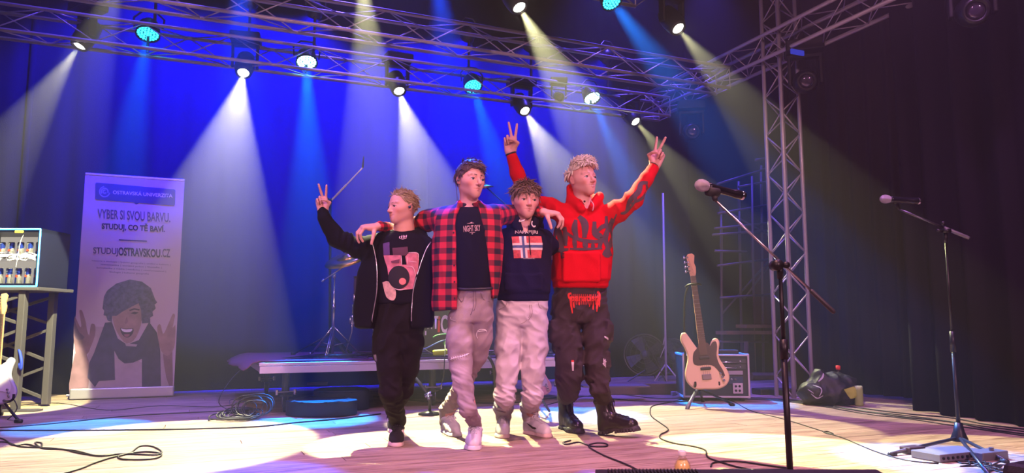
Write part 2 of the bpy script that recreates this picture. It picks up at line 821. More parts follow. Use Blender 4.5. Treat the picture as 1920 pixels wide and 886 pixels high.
# ================================================================== setting: floor, walls, ceiling
def wood_mat(name, c1, c2, rough=.45):
    m = bpy.data.materials.new(name)
    m.use_nodes = True
    t = m.node_tree
    b = t.nodes['Principled BSDF']
    b.inputs['Roughness'].default_value = rough
    b.inputs['Specular IOR Level'].default_value = .35
    co = t.nodes.new('ShaderNodeTexCoord')
    oi = t.nodes.new('ShaderNodeObjectInfo')
    ad = t.nodes.new('ShaderNodeVectorMath')
    ad.operation = 'ADD'
    ml = t.nodes.new('ShaderNodeMath')
    ml.operation = 'MULTIPLY'
    ml.inputs[1].default_value = 40
    t.links.new(oi.outputs['Random'], ml.inputs[0])
    t.links.new(co.outputs['Object'], ad.inputs[0])
    t.links.new(ml.outputs[0], ad.inputs[1])
    mp = t.nodes.new('ShaderNodeMapping')
    mp.inputs['Scale'].default_value = (1.4, 16, 16)
    t.links.new(ad.outputs[0], mp.inputs[0])
    n = t.nodes.new('ShaderNodeTexNoise')
    n.inputs['Scale'].default_value = 2.2
    n.inputs['Detail'].default_value = 6
    n.inputs['Roughness'].default_value = .65
    t.links.new(mp.outputs[0], n.inputs[0])
    r = t.nodes.new('ShaderNodeValToRGB')
    r.color_ramp.elements[0].position = .36
    r.color_ramp.elements[0].color = tuple(c1) + (1,)
    r.color_ramp.elements[1].position = .56
    r.color_ramp.elements[1].color = tuple(c2) + (1,)
    t.links.new(n.outputs[0], r.inputs[0])
    mr = t.nodes.new('ShaderNodeMapRange')
    mr.inputs[3].default_value = .80
    mr.inputs[4].default_value = 1.12
    t.links.new(oi.outputs['Random'], mr.inputs[0])
    mx = t.nodes.new('ShaderNodeMix')
    mx.data_type = 'RGBA'
    mx.blend_type = 'MULTIPLY'
    mx.inputs[0].default_value = 1
    t.links.new(r.outputs[0], mx.inputs[6])
    t.links.new(mr.outputs[0], mx.inputs[7])
    t.links.new(mx.outputs[2], b.inputs['Base Color'])
    bp = t.nodes.new('ShaderNodeBump')
    bp.inputs['Strength'].default_value = .25
    bp.inputs['Distance'].default_value = .004
    t.links.new(n.outputs[0], bp.inputs['Height'])
    t.links.new(bp.outputs[0], b.inputs['Normal'])
    MATS[name] = m
    return m


M_FLOOR = wood_mat('worn_pine_boards', (.26, .17, .11), (.54, .41, .30))
M_BLACKW = mat('black_paint', (.006, .005, .009), .9, spec=.1)
M_VELVET = mat('black_velvet', (.010, .009, .014), .95, bump=.25, scale=160, spec=.15)
RU = Matrix.Rotation(TH, 4, 'Z')


def ubox(mb, u, v, z, s, bev=0.0):
    """box centred at stage coordinates, aligned with the stage"""
    return mb.box(uv(u, v, z), s, RU.to_3x3(), bev)


mb = MB()
ubox(mb, 1.0, 5.6, -.09, (19, 9.2, .15))
floor = mb.build('floor', mat('dark_subfloor', (.06, .04, .03), .9))
tag(floor, kind='structure')
PW, rowN = .135, 0
pl_cache = {}
rnd = random.Random(4)
v = 1.35
while v < 9.6:
    u = -7.5 - rnd.uniform(0, 2.5)
    while u < 8.5:
        L = 3.0
        if (L, 'p') not in pl_cache:
            q = MB()
            q.box((0, 0, 0), (L - .004, PW - .004, .024), None, .0015)
            me = bpy.data.meshes.new('plank')
            me.from_pydata(q.v, [], q.f)
            me.materials.append(M_FLOOR)
            pl_cache[(L, 'p')] = me
        c = u + L / 2
        # only boards the picture could see
        p = uv(c, v)
        if p.y > 1.5 and abs(p.x) < p.y * .75 + 2.6:
            o = bpy.data.objects.new('plank', pl_cache[(L, 'p')])
            COL.objects.link(o)
            o.location = uv(c, v, -.012 + rnd.uniform(-.0008, .0003))
            o.rotation_euler = (0, 0, TH)
            o.parent = floor
            o.matrix_parent_inverse = world(floor).inverted()
        u += L
    v += PW

mb = MB()
ubox(mb, 1.0, 10.25, 3.2, (19, .1, 6.6))
tag(mb.build('wall_back', M_BLACKW), kind='structure')
mb = MB()
ubox(mb, -8.4, 5.6, 3.2, (.1, 9.2, 6.6))
tag(mb.build('wall_left', M_BLACKW), kind='structure')
mb = MB()
ubox(mb, 10.4, 5.6, 3.2, (.1, 9.2, 6.6))
tag(mb.build('wall_right', M_BLACKW), kind='structure')
mb = MB()
ubox(mb, 1.0, 5.6, 6.55, (19, 9.2, .1))
tag(mb.build('ceiling', M_BLACKW), kind='structure')


# ================================================================== curtains
def curtain(name, p0, p1, z0, z1, m, amp=.05, wl=.22, seed=0, label='', hem=True, flat=1.0):
    p0, p1 = Vector(p0), Vector(p1)
    L = (p1 - p0).length
    t = (p1 - p0).normalized()
    n = Vector((-t.y, t.x, 0))
    N = max(24, int(L / wl * 10))
    K = 10
    rn = random.Random(seed)
    ph = [rn.uniform(0, 6.28) for _ in range(4)]
    vs, fs = [], []
    for k in range(K + 1):
        z = z0 + (z1 - z0) * k / K
        for i in range(N + 1):
            s = L * i / N
            w = 2 * PI * s / wl
            a = amp * (math.sin(w + 1.2 * math.sin(s * 2.1 + ph[0]) + .25 * math.sin(z * 1.3 + ph[1])) + .35 * math.sin(w * 1.9 + ph[2]) + .5 * math.sin(s * 3.1 + ph[3]))
            a *= flat + (1 - flat) * (1 - k / K)
            vs.append(p0 + t * s + n * a + Vector((0, 0, z)))
    for k in range(K):
        for i in range(N):
            a = k * (N + 1) + i
            fs.append((a, a + 1, a + N + 2, a + N + 1))
    me = bpy.data.meshes.new(name)
    me.from_pydata([tuple(v_ - p0) for v_ in vs], [], fs)
    o = link(name, me, m, None, True)
    o.location = p0
    sd = o.modifiers.new('s', 'SOLIDIFY')
    sd.thickness = .006
    tag(o, label, 'curtain')
    return o


VC = 8.75
curtain('stage_curtain', uv(-7.5, VC), uv(-1.6, VC), .01, 5.2, M_VELVET, .011, .34, 1, 'black pleated backdrop curtain left of the pull-up banner')
curtain('stage_curtain', uv(-1.65, VC), uv(2.6, VC), .01, 5.2, M_VELVET, .011, .34, 2, 'black pleated backdrop curtain behind the drum riser, glowing blue')
curtain('stage_curtain', uv(2.55, VC), uv(6.5, VC), .01, 5.2, M_VELVET, .011, .34, 3, 'black backdrop curtain behind the blond youth and the bass guitar')
curtain('wing_curtain', (2.98, 7.95, 0), (3.72, 6.90, 0), .03, 5.2, mat('charcoal_cloth', (.018, .014, .020), .92, bump=.3, scale=120, spec=.2), .035, .20, 5,
        'charcoal wing curtain hanging behind the black bag, right of the truss tower', flat=.25)
curtain('wing_curtain', uv(5.40, 4.38), uv(5.25, 1.6), .01, 5.2, mat('side_velvet', (.006,.005,.009), .95, bump=.25, scale=160, spec=.15), .05, .34, 6,
        'black side curtain behind the right microphone stand')

# ================================================================== aluminium trusses
M_ALU = mat('aluminium', (.60, .57, .62), .42, .35, bump=.05, scale=50)
M_STEEL = mat('dark_steel', (.05, .05, .055), .5, .6)
M_BLKM = mat('black_metal', (.008, .008, .010), .4, .0, spec=.4)
M_CHROME = mat('chrome', (.75, .75, .78), .18, 1.0)
brace_cache = {}


def rod_obj(name, a, b, r, m, parent, n=6):
    a, b = Vector(a), Vector(b)
    L = round((b - a).length, 3)
    k = (L, r, m.name, n)
    if k not in brace_cache:
        q = MB()
        q.tube([(0, 0, -L / 2), (0, 0, L / 2)], r, n)
        me = bpy.data.meshes.new(name)
        me.from_pydata(q.v, [], q.f)
        me.polygons.foreach_set('use_smooth', [len(f) == 4 for f in q.f])
        me.materials.append(m)
        brace_cache[k] = me
    o = bpy.data.objects.new(name, brace_cache[k])
    COL.objects.link(o)
    o.location = (a + b) / 2
    o.rotation_euler = (b - a).to_track_quat('Z', 'Y').to_euler()
    if parent is not None:
        o.parent = parent
        o.matrix_parent_inverse = world(parent).inverted()
    return o


def truss(p0, p1, side, s, label, bay=.28, rch=.017, rbr=.0058, ends=True):
    """square box truss from p0 to p1; side = horizontal axis of its section"""
    p0, p1 = Vector(p0), Vector(p1)
    ax = (p1 - p0).normalized()
    sd = Vector(side).normalized()
    up = ax.cross(sd).normalized()
    root = empty('truss', (p0 + p1) / 2 if abs(ax.z) < .5 else p0, label, 'truss')
    cs = [(sd * a + up * b) * s / 2 for a, b in ((-1, -1), (1, -1), (1, 1), (-1, 1))]
    for c in cs:
        rod_obj('chord', p0 + c, p1 + c, rch, M_ALU, root, 10)
    L = (p1 - p0).length
    n = max(1, round(L / bay))
    st = L / n
    for f in range(4):
        a, b = cs[f], cs[(f + 1) % 4]
        for i in range(n):
            q0, q1 = (a, b) if (i + f) % 2 == 0 else (b, a)
            rod_obj('brace', p0 + ax * st * i + q0, p0 + ax * st * (i + 1) + q1, rbr, M_ALU, root, 6)
    if ends:
        for e in (p0, p1):
            for f in range(4):
                rod_obj('end_bar', e + cs[f], e + cs[(f + 1) % 4], rbr, M_ALU, root, 6)
    return root


TS = .23
truss(uv(-3.2, 7.45, 3.31), uv(5.2, 7.45, 3.31), V, TS, 'rear horizontal aluminium truss carrying the lower row of lamps', .38)
truss(uv(-3.4, 6.35, 3.33), uv(5.2, 6.35, 3.33), V, TS, 'middle horizontal aluminium truss crossing above the four people', .38)
truss(uv(-1.4, 5.3, 3.62), uv(3.5, 5.3, 3.62), V, TS, 'front horizontal truss above the picture with the upper row of lamps', .38)
truss(uv(5.35, 8.10, 3.50), uv(5.35, 4.15, 3.50), U, .25, 'side aluminium truss running from the rear corner past the tower', .27, .020)
truss(uv(5.42, 5.72, 0.0), uv(5.42, 5.72, 5.0), U, TS, 'vertical aluminium truss tower standing right of the bass guitar', .20, .020, .0075)


# ================================================================== lamps
def lamp_frame(p, tgt):
    d = (Vector(tgt) - Vector(p)).normalized()
    return d, frame(d)


def moving_head(p, tgt, on, label, scale=1.0, zt=3.2, color=LAMP_W, power=900, angle=25, group=None):
    """p: centre of the front lens"""
    p = Vector(p)
    d, F = lamp_frame(p, tgt)
    s = scale
    hc = p - d * .14 * s                       # head centre
    root = empty('moving_head_lamp', hc, label, 'stage light', group)
    F4 = F.to_4x4()
    m = MB()
    m.lathe([(.001, -.15 * s), (.055 * s, -.15 * s), (.085 * s, -.12 * s), (.095 * s, -.02 * s), (.090 * s, .06 * s), (.078 * s, .12 * s), (.070 * s, .135 * s), (.056 * s, .137 * s), (.056 * s, .11 * s), (.001, .11 * s)], hc, F4, 24)
    m.build('lamp_head', M_BLKM, root, True)
    m = MB()
    m.lathe([(.001, .128 * s), (.03 * s, .132 * s), (.053 * s, .118 * s), (.053 * s, .112 * s), (.001, .112 * s)][::1], hc, F4, 24)
    if on:
        e = mat('lens_warm_white', (1, 1, 1), .3, emit=(1, .97, .85), power=14)
    else:
        e = mat('dark_coated_lens', (.10, .08, .14), .05, .6, spec=1)
    m.build('lens', e, root, True)
    if not on:
        m = MB()
        m.tube([hc + d * .118 * s + F @ Vector((math.cos(a) * .062 * s, math.sin(a) * .062 * s, 0)) for a in [i * PI / 12 for i in range(24)]], .010 * s, 8, closed=True)
        m.build('lens_ring', mat('grey_lens_ring', (.10, .095, .11), .4, .3), root, True)
    # yoke, base
    h = Vector((d.x, d.y, 0))
    h = h.normalized() if h.length > .1 else Vector((0, -1, 0))
    r = Vector((0, 0, 1)).cross(h).normalized()
    top = hc + Vector((0, 0, .20 * s))
    m = MB()
    for sg in (-1, 1):
        c = hc + r * sg * .115 * s + Vector((0, 0, .09 * s))
        m.box(c, (.025 * s, .07 * s, .24 * s), frame((0, 0, 1), r), .008)
    m.box(top, (.26 * s, .07 * s, .03 * s), frame((0, 0, 1), r), .008)
    m.build('yoke', M_BLKM, root)
    m = MB()
    m.box(top + Vector((0, 0, .065 * s)), (.28 * s, .24 * s, .09 * s), frame((0, 0, 1), r), .012)
    m.build('base_box', M_BLKM, root)
    zc = top.z + .11 * s
    m = MB()
    for sg in (-1, 1):
        q = top + r * sg * .08 * s
        m.tube([(q.x, q.y, zc), (q.x, q.y, max(zt, zc + .02))], .012, 8)
    m.build('clamp', M_STEEL, root)
    if on:
        light('spot_beam', 'SPOT', p + d * .03, tgt, power, color, .02, angle, .12)
    return root


def led_par(p, tgt, label, zt=3.2, power=700, angle=22, hot=False, s=1.0, color=LAMP_B, group=None):
    p = Vector(p)
    d, F = lamp_frame(p, tgt)
    root = empty('led_par_lamp', p - d * .08, label, 'stage light', group)
    F4 = F.to_4x4()
    m = MB()
    m.lathe([(.001, -.17 * s), (.05 * s, -.17 * s), (.09 * s, -.12 * s), (.105 * s, -.02 * s), (.108 * s, .0), (.098 * s, .0), (.096 * s, -.02 * s), (.001, -.02 * s)], p, F4, 28)
    m.build('housing', M_BLKM, root, True)
    e = mat('blue_led', (.1, .5, 1), .3, emit=(.02, .75, 1.0), power=7)
    m = MB()
    R = .0115 * s
    pts = [(0, 0)]
    for ring, cnt in ((.027, 6), (.054, 12), (.081, 18)):
        pts += [(ring * s * math.cos(2 * PI * i / cnt), ring * s * math.sin(2 * PI * i / cnt)) for i in range(cnt)]
    for x, y in pts:
        c = p + F @ Vector((x, y, -.016 * s))
        m.lathe([(R * .9, 0), (R, .004), (R * .6, .010), (.0005, .0115)], c, F4, 8)
    o = m.build('led_cluster', e if not hot else mat('blue_led_hot', (.3, .8, 1), .3, emit=(.35, .9, 1.0), power=16), root, True)
    tag(o, kind='stuff')
    h = Vector((d.x, d.y, 0))
    h = h.normalized() if h.length > .1 else Vector((0, -1, 0))
    r = Vector((0, 0, 1)).cross(h).normalized()
    c = p - d * .07
    m = MB()
    m.tube([c + r * .12 * s, c + r * .13 * s + Vector((0, 0, .10)), c + r * .06 * s + Vector((0, 0, .17)), c - r * .06 * s + Vector((0, 0, .17)), c - r * .13 * s + Vector((0, 0, .10)), c - r * .12 * s], .009, 6)
    if zt < c.z:
        m.tube([c - Vector((0, 0, .07)), (c.x, c.y, zt)], .014, 8)
    else:
        m.tube([c + Vector((0, 0, .17)), (c.x, c.y, max(zt, c.z + .20))], .012, 8)
    m.build('bracket', M_STEEL, root)
    light('led_beam', 'SPOT', p + d * .02, tgt, power, color, .04, angle, .35)
    return root


G1, G2 = 'lit white profile lamps', 'lit blue LED lamps'
low = [((147, 88), (-337, 800), 24, 'leftmost lit white lamp of the rear row, aiming left'),
       ((456, 138), (322, 822), 26, 'lit white lamp left of centre, above the white pool on the floor'),
       ((749, 172), (930, 790), 24, 'lit white lamp above the boy in black jacket'),
       ((985, 209), (1310, 785), 24, 'lit white lamp just right of the raised V-sign hand'),
       ((1193, 229), (1660, 768), 19, 'lit white lamp just above the rightmost raised hand')]
for (px, py), (tx, ty), an, lab, pw in [q + (p,) for q, p in zip(low, (3300, 3200, 3300, 2700, 1500))]:
    moving_head(on_v(px, py, V_BACK), on_z(tx, ty), True, lab, 1.0, 3.2, LAMP_W, pw, an, G1)
upr = [((676, -62), (762, 832), 20, 'lit white lamp above the top edge, over the boy in black'),
       ((975, 16), (1450, 845), 21, 'lit white lamp at the top centre of the picture'),
       ((1273, 55), (1925, 850), 19, 'lit white lamp at the top, left of the tower'),
       ((235, -75), (-60, 760), 26, 'lit white lamp above the top left corner')]
for (px, py), (tx, ty), an, lab, pw in [q + (p,) for q, p in zip(upr, (4400, 4200, 1500, 3800))]:
    moving_head(on_v(px, py, 5.3), on_z(tx, ty), True, lab, 1.0, 3.50, LAMP_W, pw, an, G1)
for (px, py), (tx, ty), lab, hot in (((277, 65), (150, 800), 'blue LED lamp at top left above the banner', False),
                                    ((575, 118), (590, 785), 'blue LED lamp left of centre with a cyan beam', True),
                                    ((887, 163), (1080, 775), 'blue LED lamp above the head of the plaid-shirted man', False),
                                    ((1111, 185), (1375, 755), 'blue LED lamp above the blond youth', True)):
    led_par(on_v(px, py, V_BACK), on_z(tx, ty), lab, 3.2, 10000 if hot else 6000, 15, hot, 1.0, LAMP_B, G2)
led_par(on_v(1148, 3, 5.3), on_z(1790, 862), 'blue LED lamp cut by the top edge of the picture', 3.50, 6000, 15, False, .9, LAMP_B, G2)
led_par(on_v(452, -70, 5.3), on_z(450, 900), 'blue LED lamp above the top edge, over the banner gap', 3.50, 3500, 16, False, .9, (0, .06, 1), G2)
led_par(on_v(815, -60, 5.3), on_z(960, 900), 'blue LED lamp above the top edge, left of the centre lamp', 3.50, 3000, 14, False, .9, (0, .06, 1), G2)
# wash lamps hung behind the rear truss, turned to the backdrop
for i, u in enumerate((-2.4, -.45, .38, 1.0, 2.65, 3.4, 4.4)):
    led_par(uv(u, 7.50, 3.84), uv(u - .10, VC, 3.15), ['blue wash lamp facing the curtain above the banner', 'blue wash lamp facing the curtain, second from the left', 'blue wash lamp facing the curtain left of centre',
                                                      'blue wash lamp facing the curtain at the centre', 'blue wash lamp facing the curtain right of centre', 'blue wash lamp facing the curtain, second from the right',
                                                      'blue wash lamp facing the curtain near the rear corner'][i], 3.43,
            [80, 2600, 1700, 3600, 4600, 1500, 2400][i], 100, False, .8, (0.0, .0, 1.0), 'wash lamps lighting the backdrop')
# unlit moving heads on the side truss
moving_head(on_u(1513, 152, 5.30), (0.6, 0, .9), False, 'unlit moving head with a reflective lens beside the tower', 1.25, 3.36, group='unlit moving heads')
moving_head(on_u(1299, 246, 5.30), (0.6, 0, .9), False, 'unlit moving head under the far end of the side truss', 1.15, 3.36, group='unlit moving heads')
moving_head(at(1831, 20, 4.85), (1.0, 0, .9), False, 'unlit moving head at the top right corner', 1.15, 3.6, group='unlit moving heads')
moving_head(on_v(1049, 181, 7.3), (.6, 0, 1.2), False, 'small unlit moving head on the rear truss near the centre', .7, 3.2, group='unlit moving heads')
mb = MB()
q = on_u(1495, 98, 5.24)
mb.box(q, (.16, .02, .05), RU.to_3x3(), .004)
o = mb.build('lamp_display', mat('blue_display', (.01, .01, .2), .2, emit=(.05, .08, .9), power=.5))
tag(o, 'small blue glowing display panel of the lamp beside the tower', 'display')

# ------------------------------------------------------------------ people: shared builders
def skin_mat(name, col):
    m = mat(name, col, 0.5, spec=0.35)
    attr_color(m, 'lip', (col[0] * .62, col[1] * .28, col[2] * .32))
    attr_color(m, 'brow', (0.10, 0.055, 0.035))
    attr_color(m, 'blush', (col[0], col[1] * .62, col[2] * .6))
    attr_color(m, 'fade', (col[0] * .55, col[1] * .45, col[2] * .4))
    return m


def head_rot(yaw=0, pitch=0, roll=0):
    """yaw>0 turns the face to the right of the picture, pitch>0 lifts it"""
    return (Matrix.Rotation(R_(yaw), 3, 'Z') @ Matrix.Rotation(R_(roll), 3, 'Y') @ Matrix.Rotation(-R_(pitch), 3, 'X'))


class Head:
    def __init__(self, o, H, R, smile=0.0, jaw=1.0, nose=1.0):
        self.o, self.H, self.R, self.smile, self.jaw, self.nose = Vector(o), H, R, smile, jaw, nose

    def w(self, x, y, z):
        return self.o + self.R @ (Vector((x, y, z)) * self.H)

    def add(self, S):
        H = self.H

        def a(fn, k):
            S.add(local(fn, self.o, self.R, H), k * H)

        def s(fn, k):
            S.sub(local(fn, self.o, self.R, H), k * H)
        j = self.jaw
        a(ell((0, .05, .64), (.335, .425, .355)), .02)
        a(ell((0, -.085, .41), (.270 * j, .29, .335)), .14)
        for sx in (-1, 1):
            a(rc((sx * .180 * j, .03, .32), (sx * .05, -.26, .11), .075, .07), .12)
            a(rc((sx * .15, -.255, .41), (sx * .225, -.10, .46), .078, .06), .14)
            a(rc((sx * .05, -.365, .585), (sx * .21, -.29, .60), .035, .03), .05)
        a(ell((0, -.300, .100), (.080, .070, .070)), .06)
        # muzzle
        a(ell((0, -.300, .24), (.14, .10, .13)), .12)
        # eye sockets
        for sx in (-1, 1):
            s(ell((sx * .145, -.435, .50), (.085, .075, .042)), .05)
        # nose
        n = self.nose
        a(rc((0, -.385, .53), (0, -.47 * n, .385), .026, .044), .045)
        a(ell((0, -.485 * n, .365), (.040, .045, .038)), .03)
        for sx in (-1, 1):
            a(ell((sx * .048, -.425, .352), (.030, .042, .030)), .02)
            s(ell((sx * .024, -.465, .325), (.013, .018, .012)), .01)
            # eyelids
            lid = [(.086, -.350, .498), (.115, -.374, .524), (.155, -.374, .530), (.200, -.335, .506)]
            for p, q in zip(lid[:-1], lid[1:]):
                a(rc((sx * p[0], p[1], p[2]), (sx * q[0], q[1], q[2]), .014), .010)
            lid = [(.086, -.346, .486), (.122, -.358, .462), (.165, -.350, .462), (.200, -.330, .484)]
            for p, q in zip(lid[:-1], lid[1:]):
                a(rc((sx * p[0], p[1], p[2]), (sx * q[0], q[1], q[2]), .012), .012)
            # ears
            a(ell((sx * .335, .045, .475), (.028, .070, .115), Euler((R_(-12), 0, sx * R_(-22))).to_matrix()), .02)
            s(ell((sx * .372, .025, .485), (.022, .036, .060)), .015)
            a(ell((sx * .325, -.005, .445), (.014, .02, .03)), .01)
        sm = self.smile
        up = .045 * sm
        w_ = .118 + .03 * sm
        for sx in (-1, 1):
            a(rc((0, -.408, .262), (sx * w_, -.355, .238 + up), .023, .012), .016)
            a(rc((0, -.402, .215), (sx * w_ * .9, -.355, .232 + up * .9), .027, .011), .016)
            s(rc((0, -.430, .239), (sx * w_ * 1.05, -.380, .236 + up), .011), .014)
            if sm:
                s(rc((sx * (w_ + .03), -.36, .24 + up), (sx * (w_ + .01), -.38, .33), .006), .03)

    def attrs(self, brow=1.0, fade=None):
        o, R, H = A3(self.o), np.array(self.R, dtype=np.float32), self.H
        sm = self.smile
        up = .045 * sm
        w_ = .118 + .03 * sm

        def loc(P):
            return ((P - o) @ R) / H

        def lip(P):
            q = loc(P)
            d = 9.0
            for sx in (-1, 1):
                d = np.minimum(d, rc((0, -.408, .262), (sx * w_, -.360, .238 + up), .024, .006)(q))
                d = np.minimum(d, rc((0, -.402, .213), (sx * w_ * .9, -.360, .232 + up * .9), .030, .006)(q))
            return np.clip(-d / .010 + .4, 0, 1) * .95

        def br(P):
            q = loc(P)
            d = 9.0
            for sx in (-1, 1):
                d = np.minimum(d, rc((sx * .07, -.40, .600), (sx * .15, -.385, .618), .022, .018)(q))
                d = np.minimum(d, rc((sx * .15, -.385, .618), (sx * .225, -.30, .588), .018, .008)(q))
            return np.clip(-d / .01 + .4, 0, 1) * brow

        def blush(P):
            q = loc(P)
            d = np.minimum(np.linalg.norm(q - A3((-.19, -.30, .37)), axis=-1), np.linalg.norm(q - A3((.19, -.30, .37)), axis=-1))
            d = np.minimum(d, np.linalg.norm(q - A3((0, -.5, .36)), axis=-1) * 1.6)
            d2 = np.minimum(np.linalg.norm(q - A3((-.34, .04, .47)), axis=-1), np.linalg.norm(q - A3((.34, .04, .47)), axis=-1))
            return np.clip(1 - np.minimum(d, d2) / .13, 0, 1) * .7

        def fd(P):
            if fade is None:
                return np.zeros(len(P), dtype=np.float32)
            q = loc(P)
            y, z = q[:, 1], q[:, 2]
            zl = np.interp(y, [-.45, -.30, -.17, -.05, .05, .16, .3], [.90, .82, .60, .55, .40, .22, .20])
            return np.clip((z - zl) / .03, 0, 1) * (z < 1.2) * fade
        return {'lip': lip, 'brow': br, 'blush': blush, 'fade': fd}

    def eyes(self, parent, iris, look=(0, 0)):
        """two eyeballs, iris and pupil facing ahead"""
        for sx in (-1, 1):
            c = Vector((sx * .143, -.309, .495))
            r = .066
            mb = MB()
            for ring in (0,):
                prof = []
                for i in range(13):
                    a_ = PI * i / 12
                    prof.append((max(math.sin(a_) * r, 1e-4), -math.cos(a_) * r))
                d = Vector((look[0] + sx * .02, -1, look[1])).normalized()
                F = frame(d)
                mb.cur = 0
                mb.lathe(prof, c, F.to_4x4(), 16)
            k = len(mb.f)
            # colour by distance from the pole
            mi = []
            for f in mb.f:
                cc = sum((Vector(mb.v[i]) for i in f), Vector()) / len(f) - c
                cosang = cc.normalized().dot(d)
                mi.append(2 if cosang > .96 else (1 if cosang > .87 else 0))
            mb.mi = mi
            mb.v = [tuple(self.w(*v)) for v in mb.v]
            lb = MB()
            lid = [(.086, -.362, .497), (.115, -.386, .519), (.155, -.386, .524), (.203, -.346, .504)]
            lb.tube(curve_pts([self.w(sx * a_, b_, c_) for a_, b_, c_ in lid], 4), .0055 * self.H, 5)
            lb.build('eyelashes', mat('eyelashes', (.05, .025, .02), .6), parent, True)
            mb.build('eye', [mat('eye_white', (.75, .72, .70), .25), iris, mat('pupil', (.01, .01, .01), .2)], parent, True)


ZL = ([-.45, -.33, -.24, -.14, -.04, .06, .16, .35], [.84, .81, .74, .60, .58, .47, .27, .20])


def hair_obj(h, m, parent, style, seed=1, zl=ZL, thick=.03, n=420, ln=(.10, .2), wd=.02, top=None, label=None):
    """cap of hair plus separate locks; style(q,n,rnd)-> growth direction in head space"""
    S = Sdf()
    L = lambda fn: local(fn, h.o, h.R, h.H)
    S.add(L(ell((0, .055, .645), (.335 + thick, .425 + thick, .355 + thick * 1.3))), 0)
    if top:
        S.add(L(ell(*top)), .08 * h.H)
    o, R, H = A3(h.o), np.array(h.R, dtype=np.float32), h.H

    def hl(P):
        q = ((P - o) @ R) / H
        z0 = np.interp(q[..., 1], zl[0], zl[1])
        z0 = z0 + .02 * np.sin(q[..., 0] * 31) + .012 * np.sin(q[..., 0] * 67 + q[..., 1] * 40)
        return (z0 - q[..., 2]) * H * .8
    S.cut(hl, .012 * H)
    S.displace(lambda P: wnoise(P, 45, seed) * .0012 + np.abs(wnoise(P, 170, seed + 3, (1, 1, .25))) * .0016)
    lo = [c - h.H * .75 for c in h.w(0, 0, .65)]
    hi = [c + h.H * .85 for c in h.w(0, 0, .65)]
    ob = sdf_obj('hair', S, lo, hi, .0034, m, parent)
    # locks
    rnd = random.Random(seed)
    mb = MB()
    cnt = 0
    tries = 0
    while cnt < n and tries < n * 12:
        tries += 1
        d = Vector((rnd.gauss(0, 1), rnd.gauss(0, 1), rnd.gauss(0, 1) + .5)).normalized()
        q = Vector((0, .055, .645)) + Vector((d.x * (.33 + thick), d.y * (.42 + thick), d.z * (.35 + thick)))
        if top and d.z > .2:
            c_, r_ = top
            q2 = Vector(c_) + Vector((d.x * r_[0], d.y * r_[1], d.z * r_[2]))
            if q2.z > q.z and q2.length > q.length:
                q = q2 * 0.98
        z0 = np.interp(q.y, zl[0], zl[1])
        if q.z < z0 + .01:
            continue
        g, lsc = style(q, d, rnd)
        if g is None:
            continue
        g = g.normalized()
        l_ = rnd.uniform(*ln) * lsc
        cur = rnd.gauss(0, .35)
        side = g.cross(d)
        pts, rs = [], []
        p = q - d * .015
        gg = g.copy()
        for i in range(5):
            pts.append(h.w(*p))
            rs.append(wd * h.H * (1 - (i / 4.3) ** 1.5) * (1 if i else .7))
            p = p + gg * l_ / 4
            gg = (gg + side * cur * .25 + Vector((0, 0, -.10)) * (1 if lsc > .5 else .2) - d * .05).normalized()
        mb.tube(pts, rs, 4, caps=False)
        cnt += 1
    k = mb.build('hair_locks', m, None, True, origin=(0, 0, 0))
    # join locks into the hair mesh
    return join_into(ob, k)


def join_into(a, b):
    """b's mesh (world coords, origin 0) merged into a (parent-inverse keeps world coords)"""
    bm = bmesh.new()
    bm.from_mesh(a.data)
    bm.from_mesh(b.data)
    bm.to_mesh(a.data)
    bm.free()
    me = b.data
    bpy.data.objects.remove(b)
    bpy.data.meshes.remove(me)
    a.data.polygons.foreach_set('use_smooth', [True] * len(a.data.polygons))
    return a


